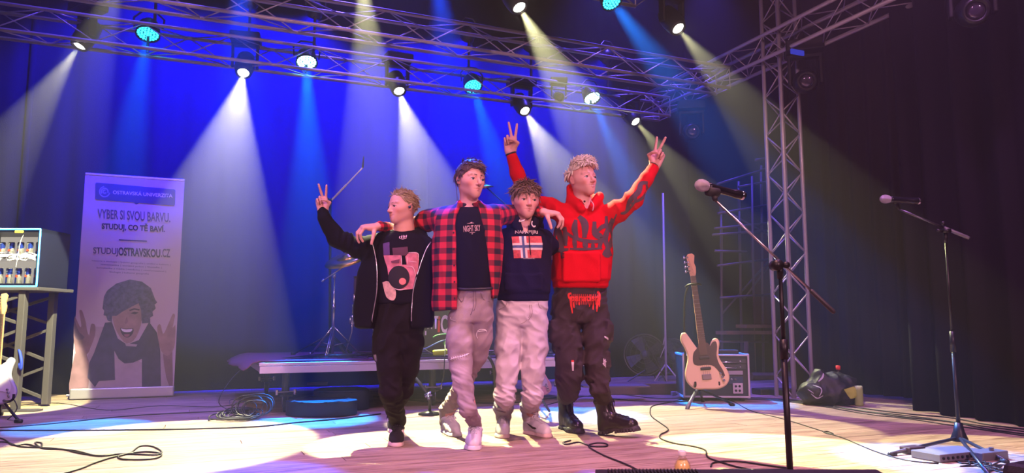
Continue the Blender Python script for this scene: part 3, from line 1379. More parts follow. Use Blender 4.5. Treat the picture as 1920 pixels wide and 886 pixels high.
def hand(S, w, d, n, side, L=.185, pose='relaxed', curls=None, thumb=None, spread=None, arm=None):
    """side +1: right hand, -1: left hand. w wrist, d towards the fingers, n out of the palm"""
    d = Vector(d).normalized()
    n = Vector(n)
    n = (n - d * n.dot(d)).normalized()
    t = d.cross(n) * side
    q = L / .185
    w = Vector(w)
    C = {'v': [(4, 3, 2), (4, 3, 2), (78, 95, 45), (80, 95, 45)],
         'relaxed': [(15, 18, 10), (20, 22, 12), (24, 25, 14), (28, 28, 16)],
         'drape': [(45, 42, 25), (38, 34, 22), (40, 36, 22), (44, 38, 24)]}[pose] if curls is None else curls
    SP = {'v': (11, -9, -4, -8), 'relaxed': (5, 1, -4, -9), 'drape': (8, 1, -5, -12)}[pose] if spread is None else spread
    TH_ = {'v': [(.62, .60, .50), (.45, -.62, .62), (.25, -.92, .25)],
           'relaxed': [(.6, .7, .35), (.85, .4, .3), (.95, .1, .3)],
           'drape': [(.62, .62, .45), (.75, .25, .6), (.7, .05, .7)]}[pose] if thumb is None else thumb
    offs = (.030, .0105, -.0105, -.029)
    pls = (.088, .092, .088, .079)
    lens = ((.043, .026, .022), (.047, .030, .023), (.043, .028, .022), (.034, .021, .019))
    rad = (.0092, .0095, .0090, .0080)
    # palm
    for i in range(4):
        b = w + d * pls[i] * q + t * offs[i] * q
        S.add(rc(w + t * offs[i] * .62 * q, b, .0165 * q, .0125 * q, n, .85), .012)
    S.add(rc(w + t * .020 * q + d * .018 * q + n * .006 * q, w + d * .055 * q + t * .030 * q + n * .006 * q, .0165 * q, .014 * q), .012)
    S.add(rc(w - t * .022 * q + d * .015 * q + n * .004 * q, w + d * .06 * q - t * .026 * q + n * .002 * q, .0145 * q, .012 * q), .012)
    if arm is not None:
        S.add(rc(arm, w, .034 * q, .0255 * q, n, .8), .02)
    for i in range(4):
        a = R_(SP[i])
        dd = (d * math.cos(a) + t * math.sin(a)).normalized()
        p = w + d * pls[i] * q + t * offs[i] * q
        ang = 0
        r = rad[i] * q
        for j in range(3):
            ang += R_(C[i][j])
            dr = dd * math.cos(ang) + n * math.sin(ang)
            e = p + dr * lens[i][j] * q
            S.add(rc(p, e, r * (1.05 - .08 * j), r * (.97 - .09 * j)), .006 if j == 0 else .002)
            p = e
    p = w + d * .024 * q + t * .024 * q + n * .008 * q
    for j, (ln, r) in enumerate(((.044, .0140), (.033, .0112), (.027, .0098))):
        v = TH_[j]
        dr = (d * v[0] + t * v[1] + n * v[2]).normalized()
        e = p + dr * ln * q
        S.add(rc(p, e, r * q, r * .88 * q), .010 if j == 0 else .003)
        p = e
    return w


def rows(D, lst):
    """(py, xl, xr, half depth, dy) -> loft sections"""
    out = []
    for py, xl, xr, b, dy in lst:
        l, r = at(xl, py, D + dy), at(xr, py, D + dy)
        out.append((l.z, (l.x + r.x) / 2, D + dy, (r.x - l.x) / 2, b))
    return out


def mask(a, b, lo, hi):
    """smooth 0..1 ramp helper on z"""
    return lambda z: np.clip((z - lo) / max(hi - lo, 1e-6), 0, 1) * (b - a) + a


def shoe(parent, toe_from, f, L, mats, kind='sneaker', up=None, side=1, pitch=0.0, stripes=None):
    """toe_from: heel point on the floor; f: horizontal toe direction; local x right, y toe, z up"""
    o = Vector(toe_from)
    f = Vector(f).normalized()
    upv = Vector((0, 0, 1))
    if pitch:
        rgt = f.cross(upv).normalized()
        q = Matrix.Rotation(pitch, 3, rgt)
        f, upv = q @ f, q @ upv
    x = f.cross(upv).normalized()
    Rm = Matrix((x, f, upv)).transposed()
    s = L / .28
    Lo = lambda fn: local(fn, o, Rm, s)
    W_ = lambda a, b, c: o + Rm @ (Vector((a, b, c)) * s)
    m_up, m_sole, m_lace, m_acc = mats
    boot = kind == 'boot'
    hi = kind == 'high'
    T = .034 if boot else .026
    # sole outline (heel at y=.04, toe at y=.25)
    So = Sdf()
    g = .004 if boot else .0
    So.add(Lo(rc((0, .038, .0), (0, .12, 0), .036 + g, .035 + g)), 0)
    So.add(Lo(rc((0, .12, 0), (.004 * side, .195, 0), .035 + g, .046 + g)), .02)
    So.add(Lo(rc((.004 * side, .195, 0), (-.004 * side, .232, 0), .046 + g, .040 + g)), .02)
    So.cut(Lo(lambda P: np.maximum(P[..., 2] - T, -P[..., 2])), .004)
    if boot:
        So.displace(lambda P: np.where((((P - A3(o)) @ np.array(Rm, dtype=np.float32))[..., 2] < .016) & (np.sin(((P - A3(o)) @ np.array(Rm, dtype=np.float32))[..., 1] * 300) > .3), .004, 0))
        So.sub(Lo(rbox((0, .105, -.0), (.08, .018, .010), .004)), .004)
    c = W_(0, .14, .08)
    lo, hi_ = [v - .24 for v in c], [v + .24 for v in c]
    Up = Sdf()
    Up.add(Lo(rc((0, .042, .03), (0, .050, .075), .035, .034)), 0)
    Up.add(Lo(rc((0, .05, .055), (0, .13, .05), .036, .038)), .02)
    Up.add(Lo(rc((0, .085, .085 if not boot else .10), (0, .185, .050), .032, .036)), .025)
    Up.add(Lo(rc((.003 * side, .185, .034), (-.003 * side, .225, .030), .043, .036)), .03)
    if boot:
        Up.add(Lo(rc((0, .065, .09), (0, .058, .195), .045, .050)), .03)
        Up.add(Lo(torus((0, .058, .195), (0, -.1, 1), .046, .009)), .01)
        Up.add(Lo(ell((0, .222, .045), (.040, .036, .030))), .015)
    elif hi:
        Up.add(Lo(rc((0, .062, .08), (0, .060, .125), .038, .041)), .025)
        Up.add(Lo(torus((0, .062, .128), (0, -.15, 1), .034, .010)), .008)
    else:
        Up.add(Lo(torus((0, .072, .088), (0, -.35, 1), .033, .011, sx=1.0)), .012)
    Up.cut(Lo(lambda P: .018 - P[..., 2]), .004)
    Up.displace(lambda P: wnoise(P, 90, 3) * .0008)
    ztop = .205 if boot else (.135 if hi else .1)
    up_o = sdf_obj('boot' if boot else 'sneaker', Up, lo, hi_, .0036, m_up, parent)
    so_o = sdf_obj('sole', So, lo, hi_, .0036, m_sole, up_o)
    if m_sole is not m_up:
        so_o['label'] = 'thick moulded sole'
    # tongue
    bv = bvh_of(up_o)
    mb = MB()
    tz = (.20 if boot else (.150 if hi else .118))
    y0 = .112 if not boot else .112
    mb.tube(curve_pts([W_(0, .15, .075), W_(0, .118, .09 if not boot else .12), W_(0, .102 if not boot else .105, tz)], 4), [.012 * s] * 4 + [.017 * s] * 4 + [.015 * s], 8)
    # flatten: leave as padded roll
    tg = mb.build('tongue', m_acc if m_acc else m_up, up_o, True)
    # laces
    mb = MB()
    n = 8 if boot else (7 if hi else 5)
    pth = [W_(0, .192, .10), W_(0, .125, .14)] if not boot else None

    def surf(lx, t):
        if boot:
            y_ = np.interp(t, [0, .4, 1], [.185, .14, .135])
            z_ = np.interp(t, [0, .4, 1], [.07, .105, .19])
            nd = Vector((0, 1, .6 if t < .5 else .15))
        elif hi:
            y_ = np.interp(t, [0, .6, 1], [.195, .14, .12])
            z_ = np.interp(t, [0, .6, 1], [.07, .105, .135])
            nd = Vector((0, .7, .9))
        else:
            y_ = np.interp(t, [0, 1], [.195, .125])
            z_ = np.interp(t, [0, 1], [.07, .105])
            nd = Vector((0, .5, 1))
        q_ = W_(lx, y_, z_) + Rm @ (nd.normalized() * .06)
        hit = bv.ray_cast(q_, -(Rm @ nd.normalized()), .2)
        return (hit[0] + Rm @ nd.normalized() * .0025) if hit[0] is not None else W_(lx, y_, z_)
    for i in range(n):
        t0 = i / (n - 1)
        w_ = .020 - .004 * t0
        for sg in (-1, 1):
            pts = [surf(sg * w_ * (1 - 2 * k / 4), t0 + (k / 4) * .9 / (n - 1) * (1 if i < n - 1 else 0)) for k in range(5)]
            mb.tube(pts, .0028 * s, 5)
    for sg in (-1, 1):
        b = surf(0, 1.0)
        pts = curve_pts([b, b + Rm @ Vector((sg * .02, .012, .006)), b + Rm @ Vector((sg * .036, .012, -.012)), b + Rm @ Vector((sg * .022, .014, -.012)), b + Rm @ Vector((0, .006, 0))], 4)
        mb.tube(pts, .0022, 5)
        pts = curve_pts([b, b + Rm @ Vector((sg * .016, .016, -.004)), b + Rm @ Vector((sg * .026, .014, -.035))], 4)
        mb.tube(pts, .0022, 5)
    mb.build('laces', m_lace, up_o, True)
    return up_o, W_, Rm, bv

# ------------------------------------------------------------------ people: cloth helpers
def tang(d, g):
    g = Vector(g)
    g = g - d * g.dot(d)
    return g.normalized() if g.length > 1e-6 else g


def JJ(D):
    return lambda px, py, dy=0.0: at(px, py, D + dy)


def zpx(py, D):
    return at(960, py, D).z


def xpx(px, py, D):
    return at(px, py, D).x


def folds(z0, z1, amp, freq, seed, st=(.45, .45, 1.5)):
    """cloth folds between heights z0<z1 fading at both ends"""
    def f(P):
        z = P[..., 2]
        m = np.clip((z - z0) / .06, 0, 1) * np.clip((z1 - z) / .06, 0, 1)
        Q = P.copy()
        Q[..., 2] = z + .55 * P[..., 0] * (1 if seed % 2 else -1)
        w = wnoise(Q, freq * 1.5, seed, st) * .7 + wnoise(Q, freq * 3.1, seed + 50, st) * .35
        return (np.abs(w) - .3) * amp * 1.35 * m
    return f


def blobfolds(c, r, amp, freq, seed, st=(1, 1, 1)):
    c = A3(c)

    def f(P):
        d = np.sqrt(((P - c) ** 2).sum(-1))
        m = np.clip(1.3 - d / r, 0, 1)
        return (np.abs(wnoise(P, freq, seed, st)) - .35) * amp * 1.5 * m
    return f


def opening(D, ys, xl, xr, ymax):
    """open front between two zip lines, pixel rows"""
    zs = np.array([zpx(y, D) for y in ys])[::-1]
    L = np.array([xpx(a, y, D) for a, y in zip(xl, ys)])[::-1]
    R = np.array([xpx(a, y, D) for a, y in zip(xr, ys)])[::-1]

    def f(P):
        z = P[..., 2]
        l, r = np.interp(z, zs, L), np.interp(z, zs, R)
        d = np.maximum(l - P[..., 0], P[..., 0] - r)
        return np.maximum(np.maximum(d, P[..., 1] - ymax), zs[0] - .03 - z)
    return f


def pxstrips(strokes, D, S0=(0, 0, 1.0)):
    """thick polylines given in a crop's pixels -> world mesh on the plane Y=D"""
    ox, oy, sc = S0
    bm = bmesh.new()
    for pts, w in strokes:
        P = [Vector((ox + x / sc, oy + y / sc, 0)) for x, y in pts]
        C = curve_pts(P, 5)
        n = len(C)
        prev = None
        for i, c in enumerate(C):
            t = (C[min(i + 1, n - 1)] - C[max(i - 1, 0)])
            t = t.normalized() if t.length > 0 else Vector((1, 0, 0))
            nr = Vector((-t.y, t.x, 0))
            k = i / (n - 1)
            ww = w / sc / 2 * (.35 + .65 * math.sin(PI * min(max(k, .12), .88)))
            a, b = c + nr * ww, c - nr * ww
            va, vb = bm.verts.new(at(a.x, a.y, D)), bm.verts.new(at(b.x, b.y, D))
            if prev:
                bm.faces.new((prev[0], prev[1], vb, va))
            prev = (va, vb)
    me = bpy.data.meshes.new('print')
    bm.to_mesh(me)
    bm.free()
    return me


def pxpoly(poly, D, S0=(0, 0, 1.0), smooth=0):
    ox, oy, sc = S0
    P = [Vector((ox + x / sc, oy + y / sc, 0)) for x, y in poly]
    if smooth:
        P = curve_pts(P + [P[0]], smooth)[:-1]
    W_ = [at(p.x, p.y, D) for p in P]
    from mathutils.geometry import tessellate_polygon
    bm = bmesh.new()
    vs = [bm.verts.new(w) for w in W_]
    for t in tessellate_polygon([P]):
        try:
            bm.faces.new([vs[i] for i in t])
        except ValueError:
            pass
    me = bpy.data.meshes.new('print')
    bm.to_mesh(me)
    bm.free()
    return me


def circ(cx, cy, rx, ry=None, n=28):
    ry = rx if ry is None else ry
    return [(cx + rx * math.cos(2 * PI * i / n), cy + ry * math.sin(2 * PI * i / n)) for i in range(n)]


def decal(name, me, bv, m, parent, lift=.0022, sub=.012, d=(0, 1, 0)):
    cut_mesh(me, sub)
    dd = Vector(d).normalized()
    for v in me.vertices:
        v.co = v.co - dd * .5
    bm = bmesh.new()
    bm.from_mesh(me)
    dead = []
    for v in bm.verts:
        h = bv.ray_cast(v.co, dd, 1.0)
        if h[0] is None or h[1].y > -.12:
            dead.append(v)
        if h[0] is not None:
            v.co = h[0] - dd * lift
    bmesh.ops.delete(bm, geom=dead, context='VERTS')
    bm.to_mesh(me)
    bm.free()
    return link(name, me, m, parent, True)


def px_text(name, s, px, py, D, wpx, hpx, bv, m, parent, lift=.003, bold=.0, tilt=0.0):
    me = text_mesh(s, 1.0, 1.0, 'CENTER', 0, bold)
    xs = [v.co.x for v in me.vertices]
    ys = [v.co.y for v in me.vertices]
    cx, cyy = (min(xs) + max(xs)) / 2, (min(ys) + max(ys)) / 2
    k = D / FPX
    fx, fy = wpx * k / (max(xs) - min(xs)), hpx * k / (max(ys) - min(ys))
    o = at(px, py, D)
    ct, st = math.cos(tilt), math.sin(tilt)
    for v in me.vertices:
        x, y = (v.co.x - cx) * fx, (v.co.y - cyy) * fy
        v.co = Vector((o.x + x * ct - y * st, o.y, o.z + x * st + y * ct))
    if bv is None:
        return link(name, me, m, parent)
    return decal(name, me, bv, m, parent, lift, .02)


def grid_bounds(*pts, pad=.12):
    a = np.array([list(p) for p in pts])
    lo, hi = a.min(0) - pad, a.max(0) + pad
    lo[1] -= .22
    hi[1] += .15
    return lo.tolist(), hi.tolist()


def zip_line(name, D, ys, xs, bv, m, parent, r=.0035, pull=True):
    pts = []
    for y, x in zip(ys, xs):
        p = at(x, y, D)
        h = bv.ray_cast(p - Vector((0, .5, 0)), Vector((0, 1, 0)), 1.2)
        pts.append((h[0] + Vector((0, -.003, 0))) if h[0] is not None else p)
    mb = MB()
    mb.tube(curve_pts(pts, 3), r, 5)
    if pull:
        e = pts[-1]
        mb.tube([e, e + Vector((-.004, -.006, -.03))], [.006, .004], 6)
    return mb.build(name, m, parent, True)


def plaid_mat(name, red, black):
    m = mat(name, red, .85, bump=.15, scale=350)
    t = m.node_tree
    b = t.nodes['Principled BSDF']
    a = t.nodes.new('ShaderNodeAttribute')
    a.attribute_name = 'pl'
    sp = t.nodes.new('ShaderNodeSeparateXYZ')
    t.links.new(a.outputs['Vector'], sp.inputs[0])
    hs = []
    for k in (0, 1):
        md = t.nodes.new('ShaderNodeMath')
        md.operation = 'PINGPONG'
        md.inputs[1].default_value = .5
        t.links.new(sp.outputs[k], md.inputs[0])
        rg = t.nodes.new('ShaderNodeMapRange')
        rg.inputs[1].default_value = .24
        rg.inputs[2].default_value = .28
        t.links.new(md.outputs[0], rg.inputs[0])
        hs.append(rg.outputs[0])
    ad = t.nodes.new('ShaderNodeMath')
    ad.operation = 'ADD'
    t.links.new(hs[0], ad.inputs[0])
    t.links.new(hs[1], ad.inputs[1])
    cr = t.nodes.new('ShaderNodeValToRGB')
    cr.color_ramp.interpolation = 'LINEAR'
    dv = t.nodes.new('ShaderNodeMath')
    dv.operation = 'MULTIPLY'
    dv.inputs[1].default_value = .5
    t.links.new(ad.outputs[0], dv.inputs[0])
    e = cr.color_ramp.elements
    e[0].color = tuple(red) + (1,)
    e[1].color = tuple(black) + (1,)
    k = e.new(.5)
    k.color = tuple((r_ * .34 + b_ * .6) for r_, b_ in zip(red, black)) + (1,)
    t.links.new(dv.outputs[0], cr.inputs[0])
    t.links.new(cr.outputs[0], b.inputs['Base Color'])
    return m


def seg_coord(P, segs, per):
    """(along, around) coordinates in plaid periods for the nearest limb segment"""
    best = np.full(len(P), 1e9)
    out = np.zeros((len(P), 3), dtype=np.float32)
    run = 0
    for a, b in segs:
        a, b = A3(a), A3(b)
        ab = b - a
        L = np.linalg.norm(ab)
        u = ab / L
        t = (P - a) @ u
        q = P - a - t[:, None] * u
        d = np.linalg.norm(q, axis=1) + np.maximum(-t, 0) + np.maximum(t - L, 0)
        z = A3((0, -1, 0))
        e1 = z - u * (z @ u)
        e1 /= np.linalg.norm(e1)
        e2 = np.cross(u, e1)
        ang = np.arctan2(q @ e2, q @ e1)
        s = d < best
        best = np.where(s, d, best)
        out[s, 0] = (run + t[s]) / per
        out[s, 1] = ang[s] * .06 / per
        run += L
    return best, out


# fabrics
M_JACKET = mat('black_jersey', (.007, .007, .011), .9, bump=.2, scale=260, spec=.15)
M_TEE = mat('black_cotton', (.008, .007, .013), .9, bump=.15, scale=300, spec=.15)
M_NAVY = mat('navy_fleece', (.010, .007, .028), .9, bump=.25, scale=240, spec=.15)
M_RED = mat('red_fleece', (.66, .002, .012), .9, bump=.2, scale=240, spec=.15)
M_REDP = mat('dark_grey_print', (.085, .045, .055), .8)
M_BLKP = mat('black_twill', (.010, .008, .010), .9, bump=.2, scale=300, spec=.2)
M_CARGO = mat('washed_black_twill', (.034, .022, .025), .85, bump=.2, scale=240)
M_GREYJ = mat('grey_denim', (.42, .35, .36), .85, bump=.35, scale=420, vary=.16, vscale=14)
M_LIGHTJ = mat('light_denim', (.66, .60, .63), .85, bump=.3, scale=420, vary=.10, vscale=10)
M_ZIP = mat('zip_metal', (.7, .7, .72), .3, .9)
M_CORD = mat('cream_cord', (.85, .78, .68), .7)
M_SHOEW = mat('white_leather', (.80, .76, .78), .45, bump=.05, scale=90)
M_SOLEW = mat('white_rubber', (.78, .72, .72), .5)
M_SOLEP = mat('pinkish_rubber', (.75, .55, .52), .5)
M_LACEW = mat('white_lace', (.9, .88, .9), .8)
M_SHOEB = mat('black_suede', (.012, .012, .02), .9, bump=.1, scale=300)
M_BOOT = mat('black_boot_leather', (.018, .015, .015), .28, bump=.08, scale=70, spec=.6)
M_LUG = mat('black_lug_rubber', (.035, .030, .030), .6)
M_LACEB = mat('black_lace', (.015, .015, .018), .7)
M_THREAD = mat('frayed_white_thread', (.9, .86, .86), .8)
SKINC = (.78, .42, .33)
M_SKIN = skin_mat('skin', SKINC)
G_BAND = 'the four young musicians taking a bow together'


def leg_chain(S, pts, k=.03):
    """pts: (point, radius)"""
    fns = [rc(a, b, ra, rb) for (a, ra), (b, rb) in zip(pts[:-1], pts[1:])]

    def f(P):
        d = fns[0](P)
        for g in fns[1:]:
            d = smin(d, g(P), k)
        return d
    S.add(f, .014)


def stand_foot(px, py, f, L):
    """heel origin of a shoe whose toe meets the floor at pixel px,py"""
    f = Vector((f[0], f[1], 0)).normalized()
    return on_z(px, py, 0.0) - f * (L * .98), f


# ================================================================== boy in black jacket (left)
def figure_one():
    D = 4.45
    J = JJ(D)
    base = Vector((J(742, 500).x, D, 0))
    h = Head(J(756, 421, -.03), .208, head_rot(-48, -2, -3), nose=.97, jaw=1.03)
    S = Sdf()
    h.add(S)
    nb = J(757, 430, .0)
    S.add(rc(h.w(0, .10, .32), nb, .047, .052), .03)
    S.add(rc(nb, J(756, 450), .06, .07), .03)
    S.add(rc(J(720, 458), J(790, 458), .045), .03)
    S.add(rc(J(752, 465), J(750, 560), .075, .07), .03)
    # right arm, raised
    sh, el, wr = J(700, 464), J(634, 447, -.02), J(606, 396, -.06)
    S.add(rc(sh, el, .04, .032), .03)
    S.add(rc(el, wr, .03, .022), .02)
    hand(S, wr, (-.16, -.05, 1), (.25, -1, 0), 1, .158, 'v')
    sh2, el2, wr2 = J(796, 466), J(812, 535, .10), J(850, 520, .30)
    S.add(rc(sh2, el2, .04, .032), .03)
    S.add(rc(el2, wr2, .03, .022), .02)
    hand(S, wr2, (1, .1, .15), (0, -1, .1), -1, .155, 'drape')
    o1, f1 = stand_foot(742, 838, (.10, -1), .265)
    o2, f2 = stand_foot(741, 811, (.25, -1), .265)
    a1, a2 = o1 + f1 * .06 + Vector((0, 0, .09)), o2 + f2 * .06 + Vector((0, 0, .09))
    k1, k2 = J(731, 688, -.04), J(762, 690, .02)
    S.add(rc(J(735, 575), k1, .05, .035), .03)
    S.add(rc(k1, a1, .035, .028), .02)
    S.add(rc(J(768, 575), k2, .05, .035), .03)
    S.add(rc(k2, a2, .035, .028), .02)
    S.add(rc(a1, o1 + f1 * .15 + Vector((0, 0, .045)), .028, .02), .02)
    S.add(rc(a2, o2 + f2 * .15 + Vector((0, 0, .045)), .028, .02), .02)
    lo, hi = grid_bounds(J(590, 345), J(860, 345, .3), Vector((base.x, o1.y - .1, 0)), pad=.15)
    body = sdf_obj('person', S, lo, hi, .0032, M_SKIN, None, base, h.attrs(.6, .35))
    tag(body, 'young person in open black zip jacket, one arm raised in a V sign', 'person', G_BAND)
    h.eyes(body, mat('brown_iris', (.06, .03, .015), .3), (-.1, .05))
    hair = mat('light_brown_hair', (.36, .27, .14), .45, spec=.6)
    zl = ([-.45, -.33, -.24, -.14, -.04, .06, .16, .35], [.86, .84, .80, .62, .56, .46, .20, .08])

    def st(q, d, r):
        wild = r.random() < .16 and d.z > .2
        if wild:
            return tang(d, Vector((d.x, .6, 0))) * .6 + d * .6 + Vector((r.gauss(0, .5), r.gauss(0, .5), r.gauss(0, .3))), 1.1
        return tang(d, Vector((d.x * .5, .9, -.3))) + d * .15 + Vector((r.gauss(0, .25), r.gauss(0, .25), r.gauss(0, .15))), 1.0
    ho = hair_obj(h, hair, body, st, 3, zl, .020, 900, (.10, .22), .015)
    # in-ear monitor
    mb = MB()
    mb.tube([h.w(.36, .0, .46), h.w(.39, -.03, .45)], [.009, .007], 8)
    mb.tube(curve_pts([h.w(.385, -.02, .46), h.w(.40, .05, .52), h.w(.37, .10, .50), h.w(.33, .13, .30), h.w(.25, .2, .0)], 5), .0018, 5)
    mb.build('earphone', mat('dark_teal_plastic', (.01, .05, .08), .3), body, True)
    # T-shirt
    T = Sdf()
    T.add(loft(rows(D, [(433, 736, 778, .055, 0), (444, 714, 798, .085, 0), (470, 700, 806, .108, 0), (530, 700, 803, .112, 0), (572, 702, 803, .108, 0)])), 0)
    T.add(torus(J(757, 432), (0, -.35, 1), .058, .008), .012)
    T.sub(rc(J(757, 415), J(757, 430), .05), .006)
    T.displace(folds(zpx(575, D), zpx(455, D), .006, 14, 4, (1.2, 1, .5)))
    lo, hi = grid_bounds(J(690, 435), J(810, 580), pad=.14)
    tee = sdf_obj('shirt', T, lo, hi, .005, M_TEE, body, it=2)
    tee['label'] = 'black T-shirt with a pink picture print'
    bt = bvh_of(tee)
    c3 = (690, 430, 5.907)
    Df = D - .1
    pink = mat('print_pink', (.62, .20, .24), .8, vary=.25, vscale=30)
    decal('print', pxpoly([(170, 285), (365, 285), (372, 390), (430, 390), (415, 300), (445, 265), (545, 256), (562, 330), (540, 590), (505, 655), (400, 668), (330, 660), (235, 560), (215, 420), (190, 350)], Df, c3), bt, pink, tee, .0020)
    decal('print', pxpoly([(160, 150), (235, 135), (245, 282), (170, 282)], Df, c3), bt, mat('print_violet', (.10, .05, .16), .8), tee, .0020)
    decal('print', pxpoly([(270, 205), (440, 190), (445, 262), (415, 290), (280, 284)], Df, c3), bt, mat('print_dusk', (.10, .035, .06), .8), tee, .0020)
    decal('print', pxpoly([(160, 585), (232, 575), (312, 680), (292, 782), (205, 748)], Df, c3, 3), bt, mat('print_cream', (.62, .40, .30), .8, vary=.3, vscale=40), tee, .0032)
    decal('print', pxpoly(circ(345, 530, 118, 128), Df, c3), bt, mat('print_black', (.010, .008, .014), .7), tee, .0045)
    decal('print', pxpoly(circ(387, 575, 38), Df, c3), bt, mat('print_coral', (.75, .25, .22), .8), tee, .0060)
    decal('print', pxpoly([(255, 350), (355, 330), (350, 372), (265, 372)], Df, c3), bt, mat('print_plum', (.16, .05, .08), .8), tee, .0045)
    pale = mat('print_pale', (.8, .55, .55), .8)
    decal('print', pxstrips([([(372, 290), (378, 400)], 9), ([(435, 300), (440, 380)], 8), ([(450, 258), (550, 262), (556, 340)], 9), ([(430, 405), (500, 420), (530, 520)], 8),
                             ([(300, 655), (360, 668), (430, 655)], 12), ([(455, 352), (540, 360)], 7)], Df, c3), bt, pale, tee, .0060)
    decal('print', pxstrips([([(345, 92), (352, 68)], 10), ([(368, 92), (372, 60)], 10), ([(388, 90), (390, 58)], 9), ([(404, 88), (404, 62)], 9), ([(420, 86), (424, 56)], 9),
                             ([(345, 96), (385, 104), (425, 92)], 6)], Df, c3), bt, pale, tee, .0030)
    # jacket
    K = Sdf()
    K.add(loft(rows(D, [(432, 724, 790, .06, .03), (443, 700, 806, .10, .02), (470, 684, 812, .125, .01), (520, 672, 812, .135, .01), (585, 666, 812, .140, .01), (616, 667, 811, .138, .01)]), 2.6), 0)
    K.add(rc(J(712, 462, .01), J(672, 462, .0), .07, .066), .04)
    K.add(rc(J(672, 462, .0), J(632, 448, -.02), .066, .054), .02)
    K.add(rc(J(632, 448, -.02), J(608, 408, -.06), .053, .040), .02)
    K.add(rc(J(608, 408, -.06), J(605.5, 397, -.06), .036, .033), .006)
    K.add(rc(J(796, 466), J(806, 535, .08), .066, .056), .03)
    K.add(rc(J(806, 535, .08), J(845, 522, .29), .055, .036), .02)
    K.add(rc(J(726, 438, .05), J(788, 438, .05), .035), .03)
    ys = [440, 455, 470, 500, 540, 570, 600, 622]
    xl = [716, 702, 708, 714, 715, 711, 705, 702]
    xr = [796, 808, 800, 790, 779, 776, 775, 775]
    K.sub(opening(D, ys, xl, xr, D - .045), .012)
    K.sub(rc(J(757, 400), J(757, 430), .055), .01)
    K.cut(lambda P: zpx(618, D) + .012 * np.sin(P[..., 0] * 9) - P[..., 2], .004)
    K.displace(folds(zpx(618, D), zpx(470, D), .012, 8, 7, (1.1, 1, .35)))
    K.displace(blobfolds(J(640, 445), .14, .016, 30, 9, (1.3, .5, .6)))
    K.displace(blobfolds(J(700, 470), .10, .010, 24, 12, (.8, .5, 1)))
    lo, hi = grid_bounds(J(595, 385), J(860, 625), pad=.16)
    jk = sdf_obj('jacket', K, lo, hi, .005, M_JACKET, body, it=2)
    bj = bvh_of(jk)
    zip_line('zip', D, ys[1:], [x - 1.5 for x in xl[1:]], bj, M_ZIP, jk)
    zip_line('zip', D, ys[1:], [x + 1.5 for x in xr[1:]], bj, M_ZIP, jk)
    # trousers
    P_ = Sdf()
    P_.add(loft(rows(D, [(560, 708, 796, .10, 0), (600, 704, 796, .105, 0), (625, 706, 794, .09, 0)])), 0)
    leg_chain(P_, [(J(731, 605), .088), (J(731, 640, -.02), .083), (k1, .072), (J(732, 735, -.07), .060), (a1 + Vector((0, 0, .035)), .050)])
    leg_chain(P_, [(J(768, 605), .082), (J(768, 640), .078), (k2, .068), (J(755, 735, .05), .052), (a2 + Vector((0, 0, .03)), .045)])
    P_.add(ell(J(708, 648, -.01), (.035, .06, .09)), .02)
    P_.cut(lambda P: .075 - P[..., 2])
    P_.displace(folds(.09, .42, .010, 26, 21, (.6, .6, 1.3)))
    P_.displace(folds(.40, .95, .010, 15, 22, (1.0, 1, .6)))
    lo, hi = grid_bounds(J(700, 555), J(800, 560), a1, a2, pad=.12)
    tr = sdf_obj('trousers', P_, lo, hi, .005, M_BLKP, body, it=2)
    bp = bvh_of(tr)
    decal('patch', pxpoly([(704, 664), (709, 663), (711, 676), (706, 678)], D), bp, mat('grey_rubber', (.25, .22, .25), .6), tr, .003)
    for (o, f, s) in ((o1, f1, 1), (o2, f2, -1)):
        up, Wf, Rm, bv = shoe(body, o, f, .265, [M_SHOEB, M_SOLEP, M_LACEB, M_SHOEW], 'sneaker', side=s)
        mb = MB()
        for sx in (-1, 1):
            for i in range(3):
                y0 = .10 + i * .021
                pts = []
                for k in range(5):
                    z = .032 + k * .013
                    q = Wf(sx * .12, y0 + k * .006, z)
                    hh = bv.ray_cast(q, -(Rm @ Vector((sx, 0, 0))), .3)
                    if hh[0] is not None:
                        pts.append(hh[0] + Rm @ Vector((sx * .0005, 0, 0)))
                if len(pts) > 2:
                    mb.tube(pts, .0042, 6)
        mb.build('side_stripes', M_SHOEW, up, True)
    return body


